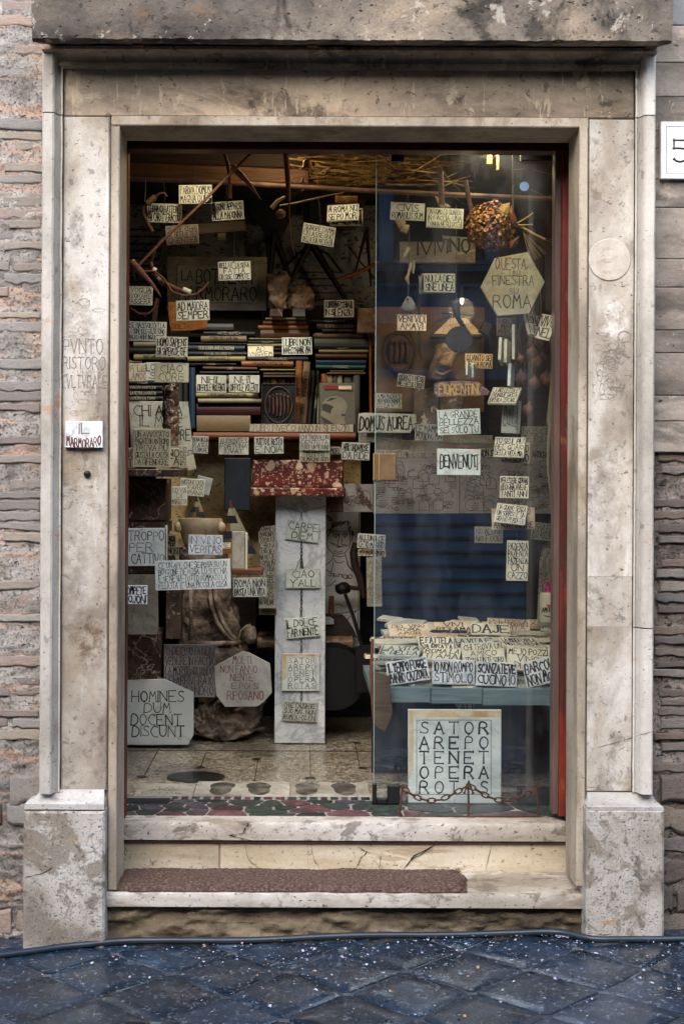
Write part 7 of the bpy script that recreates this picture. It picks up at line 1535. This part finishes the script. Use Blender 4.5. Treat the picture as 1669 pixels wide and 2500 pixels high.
mb = MB(); q = [(1100,735),(1122,735),(1124,775),(1136,795),(1150,822),(1145,818),(1125,800),(1108,770)]; q = [(P(a,b,.91).x, P(a,b,.91).z) for a, b in q]; q.reverse(); mb.slab(q, .905, .915, .002); part('horn', mb, m_black, t, 60); bar([(1113,500),(1113,740)], .0012, m_wire, 'cord', '', '', .91, par=t)
# oval relief on the wall, mask
t = thing('oval_wall_relief', 'large reddish oval relief of four standing figures on the ochre wall', 'relief', P(974,862,2.2)); c = P(974,860,2.2); m = M(2.2); mb = MB(); mb.lathe([(.002,-.018),(40*m,-.018),(41*m,-.010),(38*m,.012),(34*m,.016),(33*m,.006),(.002,.004)], c, 36, mat=Matrix.Scale(1.28, 4, (0,0,1)) @ Matrix.Rotation(R(90),4,'X')); part('oval', mb, m_relief, t, 40)
for i in range(4):
    xx = c.x+(-20+i*13)*m; part('figure', blob((xx, 2.182, c.z+22*m), .009, .009, .012, 10), m_relief, t, 180); mb = MB(); mb.tube([(xx, 2.184, c.z+16*m), (xx+.002, 2.178, c.z+2*m), (xx-.002, 2.184, c.z-24*m)], [.010,.013,.010], 10); part('figure', mb, m_relief, t, 60)
t = thing('broken_mask', 'broken pinkish stone face with a heavy nose below the round medallion', 'mask', P(1090,900,2.0))
part('face', rings(subrows([(925,1050,1085),(905,1052,1100),(880,1058,1112),(860,1064,1120),(845,1066,1105),(838,1075,1090)], 5), 2.0, .12, 30, .014, 8, .7, 12), m_tufa, t, 180)
part('nose', blob(P(1085,888,1.98), .028, .03, .02, 14, .2, 6), m_tufa, t, 180); mb = MB(); mb.tube([P(1066,880,1.99), P(1078,868,1.97), P(1096,862,1.97)], [.006,.010,.006], 8); part('brow', mb, m_tufa, t, 60); mb = MB(); mb.tube([P(1062,908,1.99), P(1080,915,1.97), P(1100,905,1.98)], [.005,.008,.005], 8); part('lip', mb, m_tufa, t, 60)
mb = MB(); mb.box((P(918,0,2.25).x, 2.25, P(0,1000,2.25).z), (P(1185,0,2.25).x, 2.27, P(0,745,2.25).z)); solo('ochre_wall', mb, m_warmwall, 'ochre painted wall panel lit by a lamp behind the oval relief', 'wall', kind='structure')
bar([(1022,735),(1024,860),(1028,880)], [.009,.010,.003], m_darkwood, 'pointed_bar', 'dark pointed bar hanging beside the oval relief', 'bar', 2.15, seg=4)
bar([(1060,788),(1090,775),(1115,768)], [.006,.004,.004], m_iron, 'iron_tool', 'thin dark iron tool on the ochre wall above the trapezoid plaque', 'tool', 2.05); bar([(1078,764),(1150,768)], .004, m_iron, 'iron_tool', 'second thin iron tool lying over the first, on the ochre wall', 'tool', 2.07)
part_ = thing('dark_block', 'dark square iron block hanging at the end of the trapezoid plaque', 'block', P(1180,800,2.0)); mb = MB(); mb.cbox((-.025,-.02,-.03),(.025,.02,.03),.004,mat=Matrix.Translation(P(1185,802,2.0)) @ Matrix.Rotation(R(28),4,'Y')); part('body', mb, m_iron, part_)
# shelves and dark shapes behind the glass
mb = xbox(918,1075,1352,1120,2.1,.1); solo('books_ledge', mb, m_plaquedim, 'dim row of stone strips over the carved panels', 'ledge'); 
q = xbox(1075,930,1130,1060,2.05,.1); solo('brown_corbel', q, m_trav_in, 'brown stone corbel behind the granite sign', 'corbel')
q = xbox(1010,948,1070,1050,2.1,.1); solo('brown_corbel', q, m_trav_in, 'slim brown stone corbel beside A MIA MADRE plaque', 'corbel')
mb = xbox(1190,690,1352,1090,2.5,.1); solo('dark_cupboard', mb, m_darkwood, 'dark wooden cupboard behind the hanging onions', 'cupboard')
mb = MB()
for i, (a, b) in enumerate(((1030,640),(1085,560),(1140,600))): pass
m_lead = m_slate
q = xbox(975,590,1160,640,2.3,.05); lb_ = solo('lettered_board', q, m_plaquedim, 'dim board with tall letters high behind NULLA DIES', 'board')
mb = MB(); c = P(1065,605,2.29); text_mesh(mb, ['IVI'], c.x-.05, c.z, .12, .09, 2.295, PR, .1, True, .3, 1); part('lettering', mb, m_ink, lb_)
for i, (pts, lab_) in enumerate(((((962,538),(975,560),(990,545),(985,530)), 'pale shell behind CIVIS ROMANUS'), (((1060,478),(1080,492),(1100,505),(1075,512)), 'brown leaf-shaped stone above UN UOMO'), (((975,565),(992,572),(1000,550),(985,548)), 'beige horn tip below CIVIS ROMANUS'))):
    mb = MB(); q = [(P(a,b,1.1).x, P(a,b,1.1).z) for a, b in pts]; ar = sum(q[k][0]*q[(k+1)%4][1]-q[(k+1)%4][0]*q[k][1] for k in range(4)); q = q if ar > 0 else q[::-1]; mb.slab(q, 1.09, 1.11, .003); solo('hanging_shard', mb, m_bone, lab_, 'shard', 60)
bar([(1075,420),(1078,500)], .012, m_wood, 'turned_tool', 'brown turned handle hanging above UN UOMO LO GUARDO', 'tool', 1.0); bar([(1135,440),(1150,520)], .010, m_wood, 'turned_tool', 'slanting brown handle hanging beside the dried flowers', 'tool', 1.0)
r_, T_ = pl(1105,600,90,44,1.6,['VINO'],'grey cut stone lettered VINO high behind UN UOMO',poly=[(1078,575),(1140,580),(1138,600),(1160,612),(1120,622),(1092,612)],mat=m_plaquedim,name='cut_stone',cat='stone')
# dried hydrangea
t = thing('dried_flower', 'large dried brown-gold hydrangea head hanging above the hexagonal plaque', 'dried flower', P(1200,552,.8)); mb = MB(); rg = random.Random(23); c = P(1197,552,.82); R0 = 58*M(.8)
for i in range(1100):
    z = rg.uniform(-1, 1); a = rg.uniform(0, 6.283); s_ = math.sqrt(1-z*z); d = Vector((s_*math.cos(a), s_*math.sin(a), z)); rr_ = R0*rg.uniform(.72, 1.04)*(1+.10*noise.noise(d*3)); p = c+Vector((d.x*rr_, d.y*rr_*.8, d.z*rr_))
    u = d.orthogonal().normalized(); v = d.cross(u); a2 = rg.uniform(0, 6.28); u2 = u*math.cos(a2)+v*math.sin(a2)+d*rg.uniform(-.6,.9); v2 = d.cross(u2).normalized(); w = rg.uniform(.010,.017); l = rg.uniform(.011,.019)
    mb.add([p-u2*l*.5, p+v2*w*.5+d*.005, p+u2*l*.5+d*rg.uniform(.002,.008), p-v2*w*.5+d*.005], [(0,1,2),(0,2,3)], rg.choice((0,0,1,1,2)))
pet2 = [stone('petal_%d' % i, [(.3, a), (.7, b)], 60, rough=.65, var=0, bump=.2) for i, (a, b) in enumerate((('#6e3c1a','#b87a34'),('#a46c2a','#e0b464'),('#3c1f12','#7f4c26')))]
part('flower_head', mb, pet2, t, kind='stuff')
mb = MB(); mb.tube([P(1247,540,.82), P(1275,556,.82), P(1300,570,.81), P(1330,585,.8)], [.009,.006,.005,.004], 8); part('stem', mb, m_straw, t, 60)
for q in (((1262,545),(1290,528),(1300,520)), ((1260,550),(1290,549),(1300,548))): bar(q, .003, m_straw, 'stalk', '', '', .81, par=t)
for i, q in enumerate((((1208,530),(1222,500),(1244,494),(1240,525),(1225,545)), ((1235,510),(1248,500),(1262,540),(1250,545)), ((1240,590),(1268,575),(1262,600),(1245,608)))):
    mb = MB(); L = [P(a, b, .78+.01*i) for a, b in q]; cc = sum(L, Vector())/len(L); cc.y -= .01; mb.add([cc]+L, [(0, k+1, (k+1) % len(L)+1) for k in range(len(L))]); part('dry_leaf', mb, m_straw if i == 0 else pet2[2], t)
mb = MB()
for i in range(26): a = rg.uniform(-.15, .9); p0 = P(1275,562,.83); mb.tube([p0, p0+Vector((math.cos(-1.25+a)*.06, 0, math.sin(-1.25+a)*.06)), p0+Vector((math.cos(-1.2+a)*.13, 0, math.sin(-1.2+a)*.13))], .0005, 3, cap=False)
part('wheat_bristle', mb, m_straw, t, kind='stuff')
bar([(1252,366),(1251,520)], .0045, m_paleboard, 'thin_stick', 'thin vertical brown slat hanging behind the dried flowers', 'stick', .95, seg=4)
mb = MB(); mb.lathe([(.0188,-.001),(.0188,.001)], P(1279,455,.84), 28, mat=Matrix.Rotation(R(90),4,'X')); solo('round_sticker', mb, plain('pale_blue_disc','#6f92cf',.4,amt=.05), 'pale blue round disc high beside the frame, behind the glass', 'disc')
mb = MB(); 
bar([(1255,415),(1290,410),(1320,420),(1345,425)], .002, m_straw, 'dry_sprig', 'dry golden sprig hanging under the black clip', 'sprig', .9)
bar([(1284,458),(1310,470),(1330,480),(1349,478)], .0012, m_string, 'loose_cord', 'loose pale cord looping beside the blue disc', 'cord', .86)
# onions on strings
t = thing('onion_string', 'string of brown onions hanging beside the red post', 'onions', P(1300,860,1.0)); rg = random.Random(3)
for (x_, y_, r0) in ((1319,835,16),(1298,862,15),(1270,876,9),(1310,885,14),(1273,923,16),(1305,935,15),(1334,925,17),(1330,870,13),(1288,1000,14)):
    c = P(x_, y_, 1.02+rg.uniform(-.03,.03)); q = r0*M(1.0); mb = MB(); mb.lathe([(.001,-q),(q*.5,-q*.9),(q*.95,-q*.4),(q,0),(q*.85,q*.5),(q*.4,q*.85),(q*.15,q*1.15),(q*.08,q*1.5)], c, 16, mat=Matrix.Rotation(rg.uniform(-.3,.3),4,'Y')); part('onion', mb, m_onion, t, 180)
for i in range(22):
    x0 = rg.uniform(1245, 1320); mb = MB(); q = [P(x0+rg.uniform(-8,8)+dx_, y_, 1.05+rg.uniform(-.03,.03)) for dx_, y_ in ((0,690),(3,760),(-2,830),(6,rg.uniform(860,930)))]; mb.tube(q, [.0016,.002,.0018,.001], 5); part('dry_stalk', mb, m_twig, t)
for i in range(9): x0 = 1300+i*6; bar([(x0,600),(x0+rg.uniform(-4,4),680),(x0+rg.uniform(-5,5),760)], .003, m_darkwood, 'dry_stalk', '', '', 1.3, par=t)
mb = MB(); mb.grid(lambda u, v: tuple(P(1336+8*math.sin(v*7)+ (26)*u + (5 if v > .5 else 0), 790+480*v, 1.0) + Vector((0, .012*math.sin(u*9+v*5), 0))), 10, 40); solo('yellowed_curtain', mb, m_cloth, 'yellowed cloth strip hanging beside the red post', 'curtain', 180)
